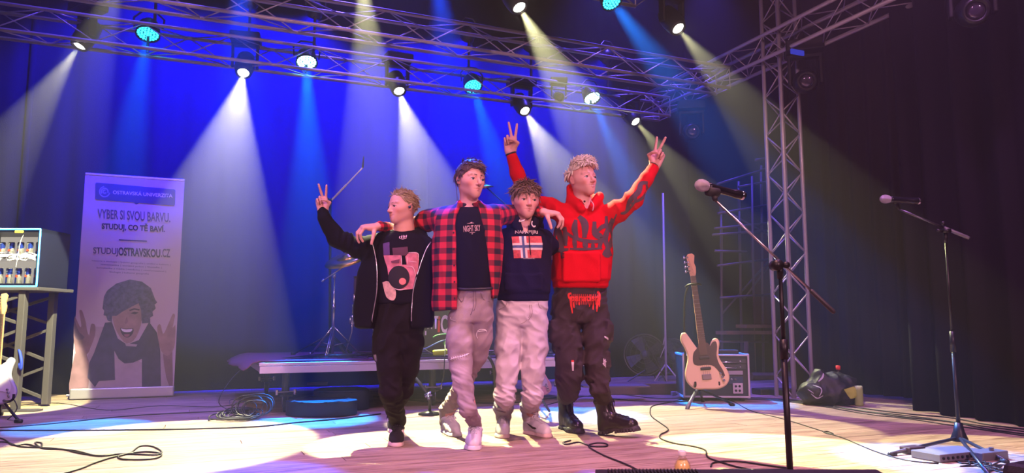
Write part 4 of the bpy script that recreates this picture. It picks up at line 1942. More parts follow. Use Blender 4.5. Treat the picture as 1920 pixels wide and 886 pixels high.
# ================================================================== young man in plaid shirt
def figure_two():
    D = 4.40
    J = JJ(D)
    base = Vector((J(885, 500).x, D, 0))
    h = Head(J(880, 374, -.03), .229, head_rot(34, -3, 2), jaw=.96, nose=1.03)
    S = Sdf()
    h.add(S)
    nb = J(880, 388, .01)
    S.add(rc(h.w(0, .10, .30), nb, .052, .056), .03)
    S.add(rc(nb, J(880, 404), .056, .07), .03)
    S.add(rc(J(842, 422), J(918, 422), .04), .02)
    S.add(rc(J(880, 425), J(885, 530), .08, .07), .03)
    sh, el, wr = J(828, 412, .02), J(775, 424, .19), J(707, 424, -.02)
    S.add(rc(sh, el, .04, .032), .03)
    S.add(rc(el, J(735, 432, .10), .03, .028), .02)
    S.add(rc(J(735, 432, .10), wr, .028, .024), .02)
    hand(S, wr, (-.85, -.45, -.12), (-.1, .25, -1), 1, .185, curls=[(52, 48, 22), (48, 42, 22), (46, 42, 24), (48, 44, 26)],
         thumb=[(.35, .75, .55), (.35, .35, .85), (.3, .15, .9)], spread=(9, 2, -5, -11))
    sh2, el2, wr2 = J(932, 408, .02), J(985, 398, .36), J(1020, 397, .10)
    S.add(rc(sh2, el2, .04, .032), .03)
    S.add(rc(el2, wr2, .03, .024), .02)
    hand(S, wr2, (.93, -.25, -.16), (.05, .25, -1), -1, .185, curls=[(50, 46, 24), (46, 42, 22), (44, 42, 22), (46, 44, 26)],
         thumb=[(.45, .75, .5), (.5, .3, .8), (.4, .1, .9)], spread=(8, 2, -5, -11))
    o1, f1 = stand_foot(886, 845, (-.02, -1), .285)
    o2, f2 = stand_foot(858, 819, (.42, -1), .285)
    a1, a2 = o1 + f1 * .06 + Vector((0, 0, .10)), o2 + f2 * .06 + Vector((0, 0, .10))
    k1, k2 = J(863, 678, -.05), J(895, 665, .06)
    S.add(rc(J(868, 570), k1, .05, .04), .03)
    S.add(rc(k1, a1, .04, .03), .02)
    S.add(rc(J(905, 570), k2, .05, .04), .03)
    S.add(rc(k2, a2, .04, .03), .02)
    S.add(rc(a1, o1 + f1 * .16 + Vector((0, 0, .05)), .03, .02), .02)
    S.add(rc(a2, o2 + f2 * .16 + Vector((0, 0, .05)), .03, .02), .02)
    lo, hi = grid_bounds(J(680, 290), J(1075, 345, .4), Vector((base.x, o1.y - .1, 0)), J(880, 400, -.1), pad=.12)
    body = sdf_obj('person', S, lo, hi, .0032, M_SKIN, None, base, h.attrs(1.0, .3))
    tag(body, 'dark-haired young man in open red plaid shirt and ripped grey jeans', 'person', G_BAND)
    h.eyes(body, mat('blue_iris', (.05, .09, .14), .3), (.1, 0))
    hair = mat('dark_brown_hair', (.085, .048, .034), .45, spec=.6)

    def st(q, d, r):
        g = tang(d, Vector((.35 + d.x * .3, -1.0, .1))) if d.z > .15 else tang(d, Vector((0, .1, -1)))
        return g + d * .16 + Vector((r.gauss(0, .18), r.gauss(0, .18), r.gauss(0, .12))), 1.0
    hair_obj(h, hair, body, st, 12, ([-.45, -.33, -.24, -.14, -.04, .06, .16, .35], [.80, .76, .70, .60, .55, .46, .27, .20]), .03, 800, (.12, .24), .024,
             top=((0, -.06, .80), (.30, .36, .25)))
    mb = MB()
    mb.tube([h.w(-.36, .0, .46), h.w(-.385, -.02, .45)], [.008, .006], 8)
    mb.tube(curve_pts([h.w(-.385, -.02, .45), h.w(-.37, .10, .40), h.w(-.30, .16, .2), h.w(-.25, .18, -.05)], 5), .0022, 5)
    mb.build('earphone', mat('smoky_plastic', (.12, .11, .13), .3), body, True)
    T = Sdf()
    T.add(loft(rows(D, [(389, 860, 902, .055, 0), (400, 846, 922, .09, 0), (428, 842, 932, .11, 0), (500, 848, 926, .108, 0), (545, 852, 925, .10, 0)])), 0)
    T.add(torus(J(880, 389), (0, -.35, 1), .062, .009), .012)
    T.sub(rc(J(880, 370), J(880, 387), .052), .006)
    T.displace(folds(zpx(548, D), zpx(415, D), .006, 12, 31, (1.2, 1, .6)))
    lo, hi = grid_bounds(J(840, 395), J(930, 550), pad=.14)
    tee = sdf_obj('shirt', T, lo, hi, .005, M_TEE, body, it=2)
    tee['label'] = 'black T-shirt with small pale lettering'
    bt = bvh_of(tee)
    prt = mat('print_rose', (.55, .36, .34), .8)
    px_text('lettering', 'NIGHT SKY', 885, 428, D - .1, 32, 12, bt, prt, tee, .002, .015, R_(4))
    decal('lettering', pxstrips([([(876, 419), (889, 418)], 1.2), ([(882, 417), (886, 416.5)], 1.2), ([(880, 436.5), (891, 435.5)], 1.2), ([(884, 438.5), (887, 438.3)], 1.2)], D - .1), bt, prt, tee, .002)
    # belt
    K = Sdf()
    K.add(loft(rows(D, [(380, 862, 900, .055, .02), (389, 842, 922, .09, .015), (407, 818, 938, .115, .01), (445, 812, 943, .125, .01), (520, 810, 940, .128, .01), (560, 809, 936, .13, .01), (586, 811, 934, .128, .01)]), 2.5), 0)
    K.add(rc(J(837, 407, .02), J(800, 412, .10), .070, .062), .03)
    K.add(rc(J(800, 416, .10), J(775, 424, .19), .062, .052), .02)
    K.add(rc(J(775, 424, .19), J(735, 431, .10), .050, .040), .02)
    K.add(rc(J(735, 431, .10), J(712, 424, .0), .040, .032), .015)
    K.add(rc(J(925, 403, .02), J(955, 402, .18), .068, .060), .03)
    K.add(rc(J(955, 404, .18), J(985, 398, .36), .058, .052), .02)
    K.add(rc(J(985, 398, .36), J(1013, 397, .14), .050, .038), .02)
    ys = [378, 386, 402, 422, 480, 530, 583]
    xl = [868, 864, 859, 856, 857, 858, 859]
    xr = [890, 896, 901, 905, 912, 921, 928]
    K.sub(opening(D, ys, xl, xr, D - .045), .010)
    K.sub(rc(J(880, 362), J(880, 387), .058), .01)
    # collar leaves
    K.add(rc(J(862, 378, -.03), J(855, 396, -.075), .012, .016, (.5, -1, .2), .6), .008)
    K.add(rc(J(898, 378, -.03), J(904, 396, -.075), .012, .016, (-.5, -1, .2), .6), .008)
    K.add(torus(J(880, 382, .02), (0, -.35, 1), .068, .013, 1.4), .01)
    K.sub(ell(J(880, 384, -.10), (.045, .05, .05)), .006)
    K.cut(lambda P: np.where(P[..., 0] > xpx(890, 560, D), zpx(556, D), zpx(583, D)) + .008 * np.sin(P[..., 0] * 14) - P[..., 2], .003)
    K.displace(folds(zpx(583, D), zpx(430, D), .010, 10, 33, (1.2, 1, .35)))
    K.displace(blobfolds(J(815, 415, .05), .13, .012, 26, 34, (1.2, .6, .6)))
    K.displace(blobfolds(J(735, 430, .05), .10, .010, 36, 35, (1.3, .6, .5)))
    lo, hi = grid_bounds(J(705, 385, -.05), J(1020, 590, .38), pad=.14)
    segsR = [(J(835, 414, .02), J(775, 424, .19)), (J(775, 424, .19), J(712, 424, 0))]
    segsL = [(J(925, 411, .02), J(985, 398, .36)), (J(985, 398, .36), J(1013, 397, .14))]

    def pl(P):
        per = .068
        x0, x1 = xpx(822, 415, D), xpx(934, 415, D)
        out = np.zeros((len(P), 3), dtype=np.float32)
        cx, yc = xpx(878, 480, D), D
        ang = np.arctan2(P[:, 0] - cx, -(P[:, 1] - yc))
        out[:, 0] = (P[:, 0] * .55 + ang * .10 * .6) / per + .1
        out[:, 1] = P[:, 2] / per
        for segs, s in ((segsR, P[:, 0] < x0), (segsL, P[:, 0] > x1)):
            b, o = seg_coord(P, segs, per)
            s = s & (b < .085) & (P[:, 2] > zpx(440, D))
            out[s] = o[s]
        return out
    sh_o = sdf_obj('flannel_shirt', K, lo, hi, .0048, plaid_mat('red_black_plaid', (.62, .022, .045), (.016, .010, .018)), body, attrs={'pl': pl}, it=2)
    bs = bvh_of(sh_o)
    mb = MB()
    for y in (440, 470, 500, 530, 560):
        p = J(np.interp(y, ys, xl) - 3, y)
        hh = bs.ray_cast(p - Vector((0, .5, 0)), Vector((0, 1, 0)), 1)
        if hh[0] is not None:
            mb.tube([hh[0], hh[0] - Vector((0, .004, 0))], .0055, 8)
    mb.build('buttons', mat('dark_button', (.03, .02, .02), .3), sh_o)
    # jeans
    P_ = Sdf()
    P_.add(loft(rows(D, [(538, 857, 924, .09, 0), (560, 850, 925, .10, 0), (590, 842, 925, .10, 0), (606, 842, 922, .09, 0)])), 0)
    leg_chain(P_, [(J(866, 600), .082), (J(862, 640, -.03), .074), (k1, .063), (J(868, 725, -.10), .052), (J(876, 765, -.16), .042), (a1 + Vector((0, 0, .02)), .041)])
    leg_chain(P_, [(J(903, 600), .070), (J(901, 635, .03), .064), (k2, .056), (J(868, 720, .22), .050), (a2 + Vector((0, 0, .04)), .046), (a2 - f2 * .01 - Vector((0, 0, .03)), .048)])
    P_.displace(folds(.10, .46, .014, 30, 41, (.5, .5, 1.3)))
    P_.displace(folds(.46, .95, .006, 18, 44, (.8, .5, 1.1)))
    P_.displace(blobfolds(J(865, 685, -.05), .10, .008, 30, 42, (.5, .5, 1.4)))
    P_.displace(blobfolds(J(885, 590, -.05), .12, .006, 22, 43, (1, .5, 1)))
    P_.sub(rc(J(887, 606, -.14), J(889, 640, -.12), .012), .02)
    lo, hi = grid_bounds(J(850, 530), J(925, 535), a1, a2, pad=.12)

    def wear(P):
        m = 0
        for px, py, r in ((862, 590, .05), (866, 690, .04), (905, 625, .03), (880, 640, .03)):
            m = np.maximum(m, np.clip(1 - np.linalg.norm(P - A3(at(px, py, D - .1)), axis=1) / (r * 2.4), 0, 1))
        return (m * .7).astype(np.float32)
    mj = attr_color(mat('grey_denim_worn', (.36, .29, .30), .85, bump=.35, scale=420, vary=.16, vscale=14), 'wear', (.62, .53, .54))
    jn = sdf_obj('jeans', P_, lo, hi, .005, mj, body, attrs={'wear': wear}, it=1)
    bp = bvh_of(jn)

    def thread(pts, r=.0022, name='frayed_rip'):
        q = []
        for x, y in pts:
            p = J(x, y)
            hh = bp.ray_cast(p - Vector((0, .6, 0)), Vector((0, 1, 0)), 1.2)
            if hh[0] is not None:
                q.append(hh[0] - Vector((0, .003, 0)))
        if len(q) > 1:
            mb.tube(curve_pts(q, 4), r, 5)
    mb = MB()
    thread([(896, 634), (894, 627), (897, 619), (903, 617), (911, 618), (913, 622)])
    thread([(897, 621), (905, 620), (912, 619)], .003)
    thread([(847, 672), (855, 669), (865, 667), (875, 664), (881, 661)], .0028)
    for i in range(8):
        x = 849 + i * 4
        thread([(x, 668 - i), (x + 1, 674 - i)], .0015)
    thread([(846, 594), (848, 599), (858, 602)], .0016)
    mb.build('frayed_rip', M_THREAD, jn, True)
    mb = MB()
    thread([(889, 545), (889, 575), (884, 590)], .0016)
    thread([(893, 545), (894, 570), (890, 583)], .0014)
    thread([(860, 556), (868, 566), (872, 556)], .0014)
    thread([(903, 550), (908, 562), (919, 566)], .0014)
    mb.build('seam', mat('grey_thread', (.2, .16, .17), .8), jn, True)
    mb = MB()
    c = [J(858, 541, -.088), J(870, 542, -.105), J(890, 542, -.112), J(910, 541, -.105), J(923, 540, -.085)]
    mb.tube(curve_pts(c, 5), .010, 6)
    b = mb.build('belt', mat('black_belt', (.012, .012, .014), .4), jn, True)
    for (o, f, s) in ((o1, f1, 1), (o2, f2, -1)):
        shoe(body, o, f, .285, [M_SHOEW, M_SOLEW, M_LACEW, M_SHOEW], 'sneaker', side=s)
    return body


# ================================================================== boy in navy hoodie
def figure_three():
    D = 4.60
    J = JJ(D)
    base = Vector((J(983, 500).x, D, 0))
    h = Head(J(984, 411, -.03), .232, head_rot(13, -4, 2), nose=.95, jaw=1.03)
    S = Sdf()
    h.add(S)
    nb = J(985, 425)
    S.add(rc(h.w(0, .10, .30), nb, .048, .050), .03)
    S.add(rc(nb, J(985, 440), .06, .08), .03)
    S.add(rc(J(950, 444), J(1020, 444), .045), .03)
    S.add(rc(J(984, 450), J(980, 550), .08, .07), .03)
    sh, el, wr = J(948, 446), J(928, 500, .14), J(890, 506, .30)
    S.add(rc(sh, el, .04, .03), .03)
    S.add(rc(el, wr, .03, .022), .02)
    hand(S, wr, (-1, .0, .1), (0, -1, 0), 1, .17, 'drape')
    sh2, el2, wr2 = J(1022, 446, .02), J(1040, 478, .26), J(1080, 470, .46)
    S.add(rc(sh2, el2, .04, .03), .03)
    S.add(rc(el2, wr2, .03, .022), .02)
    hand(S, wr2, (1, .0, .1), (0, -1, 0), -1, .17, 'drape')
    o1, f1 = stand_foot(942, 822, (-.02, -1), .275)
    o2, f2 = stand_foot(1034, 820, (.62, -.80), .275)
    a1, a2 = o1 + f1 * .06 + Vector((0, 0, .11)), o2 + f2 * .06 + Vector((0, 0, .11))
    k1, k2 = J(952, 688, -.04), J(1000, 690, -.04)
    S.add(rc(J(960, 590), k1, .05, .04), .03)
    S.add(rc(k1, a1, .04, .03), .02)
    S.add(rc(J(1000, 590), k2, .05, .04), .03)
    S.add(rc(k2, a2, .04, .03), .02)
    S.add(rc(a1, o1 + f1 * .16 + Vector((0, 0, .05)), .03, .02), .02)
    S.add(rc(a2, o2 + f2 * .16 + Vector((0, 0, .05)), .03, .02), .02)
    lo, hi = grid_bounds(J(860, 335), J(1120, 345, .45), Vector((base.x, o1.y - .1, 0)), pad=.12)
    body = sdf_obj('person', S, lo, hi, .0032, M_SKIN, None, base, h.attrs(.5, .3))
    tag(body, 'tousle-haired young person in dark navy hoodie with a cross-flag print and pale baggy jeans', 'person', G_BAND)
    h.eyes(body, mat('grey_iris', (.08, .08, .09), .3), (.15, .03))
    hair = mat('tousled_brown_hair', (.19, .12, .08), .45, spec=.6)

    def st(q, d, r):
        if d.z > .1:
            g = tang(d, Vector((d.x * .8 + r.gauss(0, .5), -.9 if q.y < .1 else .3, .1)))
            return g + d * (.35 + .3 * r.random()) + Vector((r.gauss(0, .3), r.gauss(0, .3), r.gauss(0, .3))), 1.1
        return tang(d, Vector((0, .0, -1))) + d * .3 + Vector((r.gauss(0, .25), r.gauss(0, .25), r.gauss(0, .2))), .8
    hair_obj(h, hair, body, st, 23, ([-.45, -.33, -.24, -.14, -.04, .06, .16, .35], [.70, .68, .66, .60, .52, .44, .24, .16]), .022, 820, (.12, .25), .024)
    K = Sdf()
    K.add(loft(rows(D, [(428, 958, 1012, .06, .02), (436, 944, 1028, .095, .01), (455, 934, 1036, .115, 0), (500, 931, 1033, .122, 0), (545, 929, 1032, .125, 0), (552, 929, 1032, .125, 0)]), 2.5), 0)
    K.add(loft(rows(D, [(548, 933, 1030, .116, 0), (566, 932, 1029, .112, 0)]), 2.4), .006)
    K.add(rc(J(950, 447), J(930, 500, .13), .066, .056), .03)
    K.add(rc(J(930, 500, .13), J(893, 506, .29), .054, .036), .02)
    K.add(rc(J(1018, 449, .0), J(1032, 462, .10), .066, .056), .03)
    K.add(rc(J(1032, 462, .10), J(1076, 470, .44), .054, .036), .02)
    K.add(torus(J(985, 409, .03), (0, -.60, 1), .080, .034, 1.2), .02)
    K.add(rc(J(955, 396, .02), J(974, 430, -.085), .036, .026), .02)
    K.add(rc(J(1013, 396, .02), J(997, 430, -.085), .036, .026), .02)
    K.sub(rc(J(986, 395, -.05), J(986, 428, -.075), .050, .020), .012)
    K.add(ell(J(985, 425, .12), (.12, .07, .09)), .03)
    # pocket
    K.add(rbox(J(982, 528, -.112), (.115, .014, .052), .012), .004)
    K.displace(folds(zpx(552, D), zpx(440, D), .008, 11, 51, (1.0, 1, .6)))
    K.displace(lambda P: .0018 * np.sin(P[..., 0] * 700) * (P[..., 2] < zpx(552, D)) * 0)
    lo, hi = grid_bounds(J(890, 395), J(1085, 570, .44), pad=.13)
    hd = sdf_obj('hoodie', K, lo, hi, .0048, M_NAVY, body, it=2)
    bh = bvh_of(hd)
    c7 = (940, 400, 8.86)
    Df = D - .1
    fred = mat('flag_red', (.62, .10, .10), .8, vary=.3, vscale=60)
    fwh = mat('flag_white', (.80, .70, .66), .8)
    fbl = mat('flag_blue', (.08, .12, .28), .8, vary=.3, vscale=60)
    navy = M_NAVY
    decal('flag_print', pxpoly([(170, 380), (665, 370), (686, 540), (660, 742), (210, 745), (190, 560)], Df, c7), bh, fred, hd, .002, .01)
    decal('flag_print', pxpoly([(292, 378), (410, 375), (440, 742), (330, 744)], Df, c7), bh, fwh, hd, .0032, .01)
    decal('flag_print', pxpoly([(182, 496), (686, 488), (682, 606), (192, 612)], Df, c7), bh, fwh, hd, .0032, .01)
    decal('flag_print', pxpoly([(335, 378), (374, 376), (404, 742), (364, 744)], Df, c7), bh, fbl, hd, .0046, .01)
    decal('flag_print', pxpoly([(185, 532), (686, 524), (684, 568), (188, 575)], Df, c7), bh, fbl, hd, .0046, .01)
    px_text('lettering', 'NAPAPIJRI', 987, 435.5, Df, 43, 8.0, bh, fwh, hd, .007, .02)
    px_text('lettering', 'GEOGRAPHIC', 992, 484.6, Df, 22, 2, bh, fwh, hd, .003, .0)
    mb = MB()
    for pts in ([(975, 411.5), (974, 415), (980, 414), (984, 412)], [(998, 414), (997, 420), (1001, 425), (1004, 423)]):
        q = [J(x, y, -.135) for x, y in pts]
        mb = MB()
        mb.tube(curve_pts(q, 4), .0042, 6)
        mb.build('drawstring', M_CORD, hd, True)
    mb = MB()
    q = []
    for x, y in ((990, 422), (991, 440), (992, 460), (994, 481)):
        p = J(x, y)
        hh = bh.ray_cast(p - Vector((0, .6, 0)), Vector((0, 1, 0)), 1.2)
        if hh[0] is not None:
            q.append(hh[0] - Vector((0, .009, 0)))
    mb.tube(q, .003, 5)
    mb.build('dark_cord', mat('black_cord', (.01, .01, .015), .6), hd, True)
    P_ = Sdf()
    P_.add(loft(rows(D, [(558, 932, 1027, .10, 0), (590, 930, 1027, .105, 0), (612, 931, 1025, .09, 0)])), 0)
    leg_chain(P_, [(J(957, 606), .088), (J(953, 650, -.02), .078), (k1, .067), (J(947, 740, -.06), .058), (a1 + Vector((0, 0, .06)), .057), (a1, .052)])
    leg_chain(P_, [(J(1001, 606), .086), (J(1002, 650, -.02), .078), (k2, .067), (J(997, 740, -.03), .058), (a2 + Vector((0, 0, .06)), .057), (a2 - Vector((0, 0, .0)), .053)])
    P_.sub(rc(J(978, 606, -.16), J(974, 690, -.13), .012), .025)
    P_.displace(folds(.10, .36, .020, 26, 61, (.6, .6, 1.1)))
    P_.displace(folds(.30, .66, .013, 20, 62, (.9, .5, .8)))
    P_.displace(folds(.6, 1.0, .007, 20, 63, (.6, .5, 1.4)))
    P_.cut(lambda P: .070 - P[..., 2])
    lo, hi = grid_bounds(J(925, 550), J(1030, 555), a1, a2, pad=.12)
    jn = sdf_obj('jeans', P_, lo, hi, .005, M_LIGHTJ, body, it=1)
    bp = bvh_of(jn)
    mb = MB()
    for pts in ([(992, 572), (993, 590), (985, 602), (977, 606)], [(996, 572), (997, 588), (990, 600)], [(936, 580), (948, 574), (950, 567)], [(1008, 568), (1012, 577), (1025, 580)]):
        q = []
        for x, y in pts:
            hh = bp.ray_cast(J(x, y) - Vector((0, .6, 0)), Vector((0, 1, 0)), 1.2)
            if hh[0] is not None:
                q.append(hh[0] - Vector((0, .001, 0)))
        if len(q) > 1:
            mb.tube(curve_pts(q, 3), .0016, 5)
    mb.build('seam', mat('tan_thread', (.35, .28, .26), .8), jn, True)
    dark = mat('black_swoosh', (.02, .012, .012), .5)
    for i, (o, f, s) in enumerate(((o1, f1, 1), (o2, f2, -1))):
        up, Wf, Rm, bv = shoe(body, o, f, .275, [M_SHOEW, M_SOLEP, M_LACEW, M_SHOEW], 'high', side=s)
        for sx in (-1, 1):
            # curved tick mark on the flanks
            bm = bmesh.new()
            a = [(.075, .050), (.090, .043), (.12, .044), (.150, .058), (.180, .078)]
            b = [(.075, .050), (.086, .056), (.112, .058), (.140, .066), (.180, .078)]
            prev = None
            for (y1, z1), (y2, z2) in zip(a, b):
                vs = []
                for y_, z_ in ((y1, z1), (y2, z2)):
                    y_ = .255 - y_
                    hh = bv.ray_cast(Wf(sx * .12, y_, z_), -(Rm @ Vector((sx, 0, 0))), .3)
                    vs.append(bm.verts.new(hh[0] + Rm @ Vector((sx * .002, 0, 0)) if hh[0] is not None else Wf(sx * .04, y_, z_)))
                if prev:
                    bm.faces.new((prev[0], prev[1], vs[1], vs[0]))
                prev = vs
            me = bpy.data.meshes.new('side_mark')
            bm.to_mesh(me)
            bm.free()
            link('side_mark', me, dark, up)
    return body


# ================================================================== blond youth in red hoodie
def figure_four():
    D = 4.76
    J = JJ(D)
    base = Vector((J(1092, 500).x, D, 0))
    h = Head(J(1095, 370, -.03), .231, head_rot(34, 5, -2), smile=1.0, nose=.98)
    S = Sdf()
    h.add(S)
    nb = J(1094, 386)
    S.add(rc(h.w(0, .10, .30), nb, .050, .055), .03)
    S.add(rc(nb, J(1094, 402), .06, .08), .03)
    S.add(rc(J(1058, 404), J(1132, 402), .05), .03)
    S.add(rc(J(1094, 415), J(1090, 530), .085, .075), .03)
    sh, el, wr = J(1056, 402), J(990, 376, .06), J(957.5, 286, .0)
    S.add(rc(sh, el, .042, .034), .03)
    S.add(rc(el, wr, .032, .024), .02)
    hand(S, wr, (-.03, 0, 1), (-.15, -1, 0), 1, .192, 'v')
    sh2, el2, wr2 = J(1140, 404), J(1188, 373, -.10), J(1227, 311, -.04)
    S.add(rc(sh2, el2, .042, .034), .03)
    S.add(rc(el2, wr2, .032, .024), .02)
    hand(S, wr2, (.36, -.05, .93), (-.35, -1, .1), -1, .190, 'v')
    o1, f1 = stand_foot(1088, 813, (.34, -.94), .30)
    f2 = Vector((.84, -.54, 0)).normalized()
    o2 = on_z(1122, 814, 0.0)
    a1, a2 = o1 + f1 * .065 + Vector((0, 0, .19)), o2 + f2 * .045 + Vector((0, 0, .20))
    k1, k2 = J(1067, 672, -.05), J(1118, 676, -.05)
    S.add(rc(J(1068, 570), k1, .05, .04), .03)
    S.add(rc(k1, a1, .04, .03), .02)
    S.add(rc(a1, o1 + f1 * .06 + Vector((0, 0, .06)), .03, .026), .02)
    S.add(rc(J(1108, 570), k2, .05, .04), .03)
    S.add(rc(k2, a2, .04, .03), .02)
    S.add(rc(a2, o2 + f2 * .06 + Vector((0, 0, .08)), .03, .026), .02)
    lo, hi = grid_bounds(J(945, 205), J(1262, 345, .1), Vector((base.x, o1.y - .1, 0)), pad=.12)
    body = sdf_obj('person', S, lo, hi, .0032, M_SKIN, None, base, h.attrs(.3, .12))
    tag(body, 'smiling curly blond youth in red hoodie with both arms raised in V signs', 'person', G_BAND)
    h.eyes(body, mat('blue_iris', (.05, .09, .14), .3), (.25, .05))
    mb = MB()
    q = [h.w(x, -.416 + abs(x) * .30, .236 + abs(x) ** 1.6 * 1.3) for x in (-.10, -.07, -.035, 0, .035, .07, .10)]
    mb.tube(q, [.0008, .0020, .0026, .0028, .0026, .0020, .0008], 6)
    mb.build('teeth', mat('tooth_white', (.85, .80, .76), .3), body, True)
    hair = mat('bleached_blond_hair', (.86, .78, .60), .5, spec=.5)

    def st(q, d, r):
        if d.z < .05:
            return None, 1
        a = r.uniform(0, 6.28)
        e1 = d.orthogonal().normalized()
        e2 = d.cross(e1)
        return (e1 * math.cos(a) + e2 * math.sin(a)) * 1.0 + d * .55, .9
    hair_obj(h, hair, body, st, 31, ([-.45, -.33, -.24, -.14, -.04, .06, .16, .35], [.86, .83, .80, .74, .70, .66, .60, .52]), .035, 760, (.15, .27), .034,
             top=((.02, -.07, .88), (.31, .35, .22)))
    K = Sdf()
    K.add(loft(rows(D, [(392, 1066, 1120, .06, .02), (402, 1052, 1138, .10, .01), (425, 1040, 1150, .122, 0), (470, 1035, 1149, .128, 0), (505, 1034, 1145, .135, 0), (528, 1033, 1144, .138, 0)]), 2.5), 0)
    K.add(loft(rows(D, [(524, 1036, 1141, .128, 0), (541, 1036, 1140, .122, 0)]), 2.4), .008)
    K.add(rc(J(1062, 404), J(1030, 388, .02), .072, .060), .03)
    K.add(rc(J(1030, 388, .02), J(990, 376, .06), .060, .052), .02)
    K.add(rc(J(990, 376, .06), J(970, 325, .03), .050, .046), .02)
    K.add(rc(J(970, 325, .03), J(960, 294, .0), .046, .036), .02)
    K.add(rc(J(1134, 408), J(1160, 394, -.05), .078, .070), .03)
    K.add(rc(J(1160, 394, -.05), J(1188, 373, -.10), .068, .058), .02)
    K.add(rc(J(1188, 373, -.10), J(1212, 335, -.07), .056, .046), .02)
    K.add(rc(J(1212, 335, -.07), J(1225, 315, -.04), .044, .037), .012)
    # hood bunched round the neck with one lobe standing up by the ear
    K.add(torus(J(1096, 379, .02), (0, -.45, 1), .082, .034, 1.1), .02)
    K.add(rc(J(1072, 376, .02), J(1069, 352, .0), .036, .026, (.6, -1, 0), .8), .025)
    K.add(ell(J(1096, 388, .12), (.13, .08, .10)), .03)
    K.add(rc(J(1124, 368, .0), J(1110, 388, -.09), .030, .026), .02)
    K.add(rc(J(1075, 374, .0), J(1090, 392, -.09), .032, .026), .02)
    K.sub(ell(J(1071, 353, -.024), (.012, .02, .026)), .008)
    K.sub(rc(J(1101, 362, -.06), J(1101, 384, -.075), .046, .022), .012)
    K.add(rbox(J(1090, 500, -.128), (.118, .014, .095), .014), .004)
    K.sub(rc(J(1048, 500, -.15), J(1066, 468, -.15), .008), .006)
    K.sub(rc(J(1138, 500, -.15), J(1128, 468, -.15), .008), .006)
    K.displace(folds(zpx(528, D), zpx(400, D), .007, 10, 71, (1.0, 1, .7)))
    K.displace(blobfolds(J(1185, 372, -.1), .14, .014, 26, 72, (1.2, .6, .6)))
    K.displace(blobfolds(J(1140, 405, -.02), .08, .012, 26, 74, (1.2, .6, .6)))
    K.displace(blobfolds(J(1030, 388, 0), .10, .010, 24, 73, (1.3, .6, .5)))
    lo, hi = grid_bounds(J(945, 285), J(1240, 545), pad=.16)
    hd = sdf_obj('hoodie', K, lo, hi, .005, M_RED, body, it=2)
    hd['label'] = 'bright red hoodie with dark grey brush lettering'
    bh = bvh_of(hd)
    c2 = (1000, 400, 4.43)
    Df = D - .1
    strokes = [([(190, 60), (180, 150), (160, 300)], 34), ([(190, 60), (225, 200), (242, 375)], 44), ([(148, 312), (290, 300)], 30), ([(160, 172), (235, 150)], 26),
               ([(262, 110), (268, 270)], 40), ([(352, 55), (340, 130), (360, 205)], 50), ([(378, 22), (425, 90), (420, 205)], 62),
               ([(225, 110), (320, 195), (440, 232), (560, 225), (640, 130)], 30), ([(335, 205), (345, 295)], 38), ([(425, 225), (430, 298)], 46),
               ([(490, 250), (492, 298)], 34), ([(300, 296), (420, 300), (570, 292)], 22), ([(505, 70), (508, 165), (558, 205), (545, 290)], 56),
               ([(490, 185), (560, 120), (605, 90), (608, 20)], 36), ([(660, 40), (610, 160), (600, 230), (650, 350)], 48), ([(665, 180), (640, 260), (590, 320)], 42),
               ([(575, 325), (640, 350)], 56), ([(560, 100), (640, 130), (660, 200)], 26)]
    decal('chest_lettering', pxstrips(strokes, Df, c2), bh, M_REDP, hd, .0024, .012)
    c8 = (1130, 290, 5.908)
    arm = [([(495, 318), (420, 325), (385, 420), (290, 520), (262, 620)], 62), ([(480, 340), (492, 400), (430, 490), (300, 560)], 40), ([(195, 655), (250, 640), (330, 560)], 34),
           ([(150, 660), (110, 780), (95, 870)], 26), ([(45, 690), (40, 760)], 36), ([(0, 800), (60, 780), (130, 720)], 30), ([(360, 470), (330, 560)], 30)]
    decal('sleeve_lettering', pxstrips(arm, Df, c8), bh, M_REDP, hd, .0024, .012)
    mb = MB()
    mb.tube(curve_pts([J(1086, 376, -.11), J(1092, 379, -.12), J(1096, 384, -.12)], 4), .0016, 5)
    mb.tube([J(1096, 376, -.118), J(1096, 378.5, -.12)], .006, 8)
    mb.build('necklace', mat('black_cord', (.01, .01, .015), .6), body, True)
    mb = MB()
    mb.tube(curve_pts([J(1108, 376, -.13), J(1113, 384, -.155), J(1111, 395, -.15)], 4), .004, 6)
    mb.build('drawstring', mat('pink_cord', (.8, .35, .35), .7), hd, True)
    mb = MB()
    for k in range(24):
        pass
    w_ax = (wr - el).normalized()
    F = frame(w_ax)
    cb = wr - w_ax * .006
    mb.tube([cb + F @ Vector((math.cos(2 * PI * i / 20) * .031, math.sin(2 * PI * i / 20) * .029, 0)) for i in range(20)], .0075, 6, closed=True)
    mb.build('wristband', mat('black_wristband', (.012, .012, .014), .5), body, True)
    w_ax = (wr2 - el2).normalized()
    F = frame(w_ax)
    cb = wr2 + w_ax * .0
    mb = MB()
    mb.tube([cb + F @ Vector((math.cos(2 * PI * i / 20) * .030, math.sin(2 * PI * i / 20) * .028, 0)) for i in range(20)], .0045, 6, closed=True)
    mb.build('wristband', mat('olive_wristband', (.05, .06, .03), .6), body, True)
    # cargo trousers
    P_ = Sdf()
    P_.add(loft(rows(D, [(534, 1040, 1134, .10, 0), (560, 1036, 1137, .115, 0), (585, 1034, 1140, .11, 0), (605, 1034, 1141, .10, 0)])), 0)
    leg_chain(P_, [(J(1062, 598), .094), (J(1062, 640, -.03), .090), (k1, .086), (J(1067, 705, -.04), .082), (J(1066, 732, -.02), .062), (a1 + Vector((0, 0, .02)), .053)])
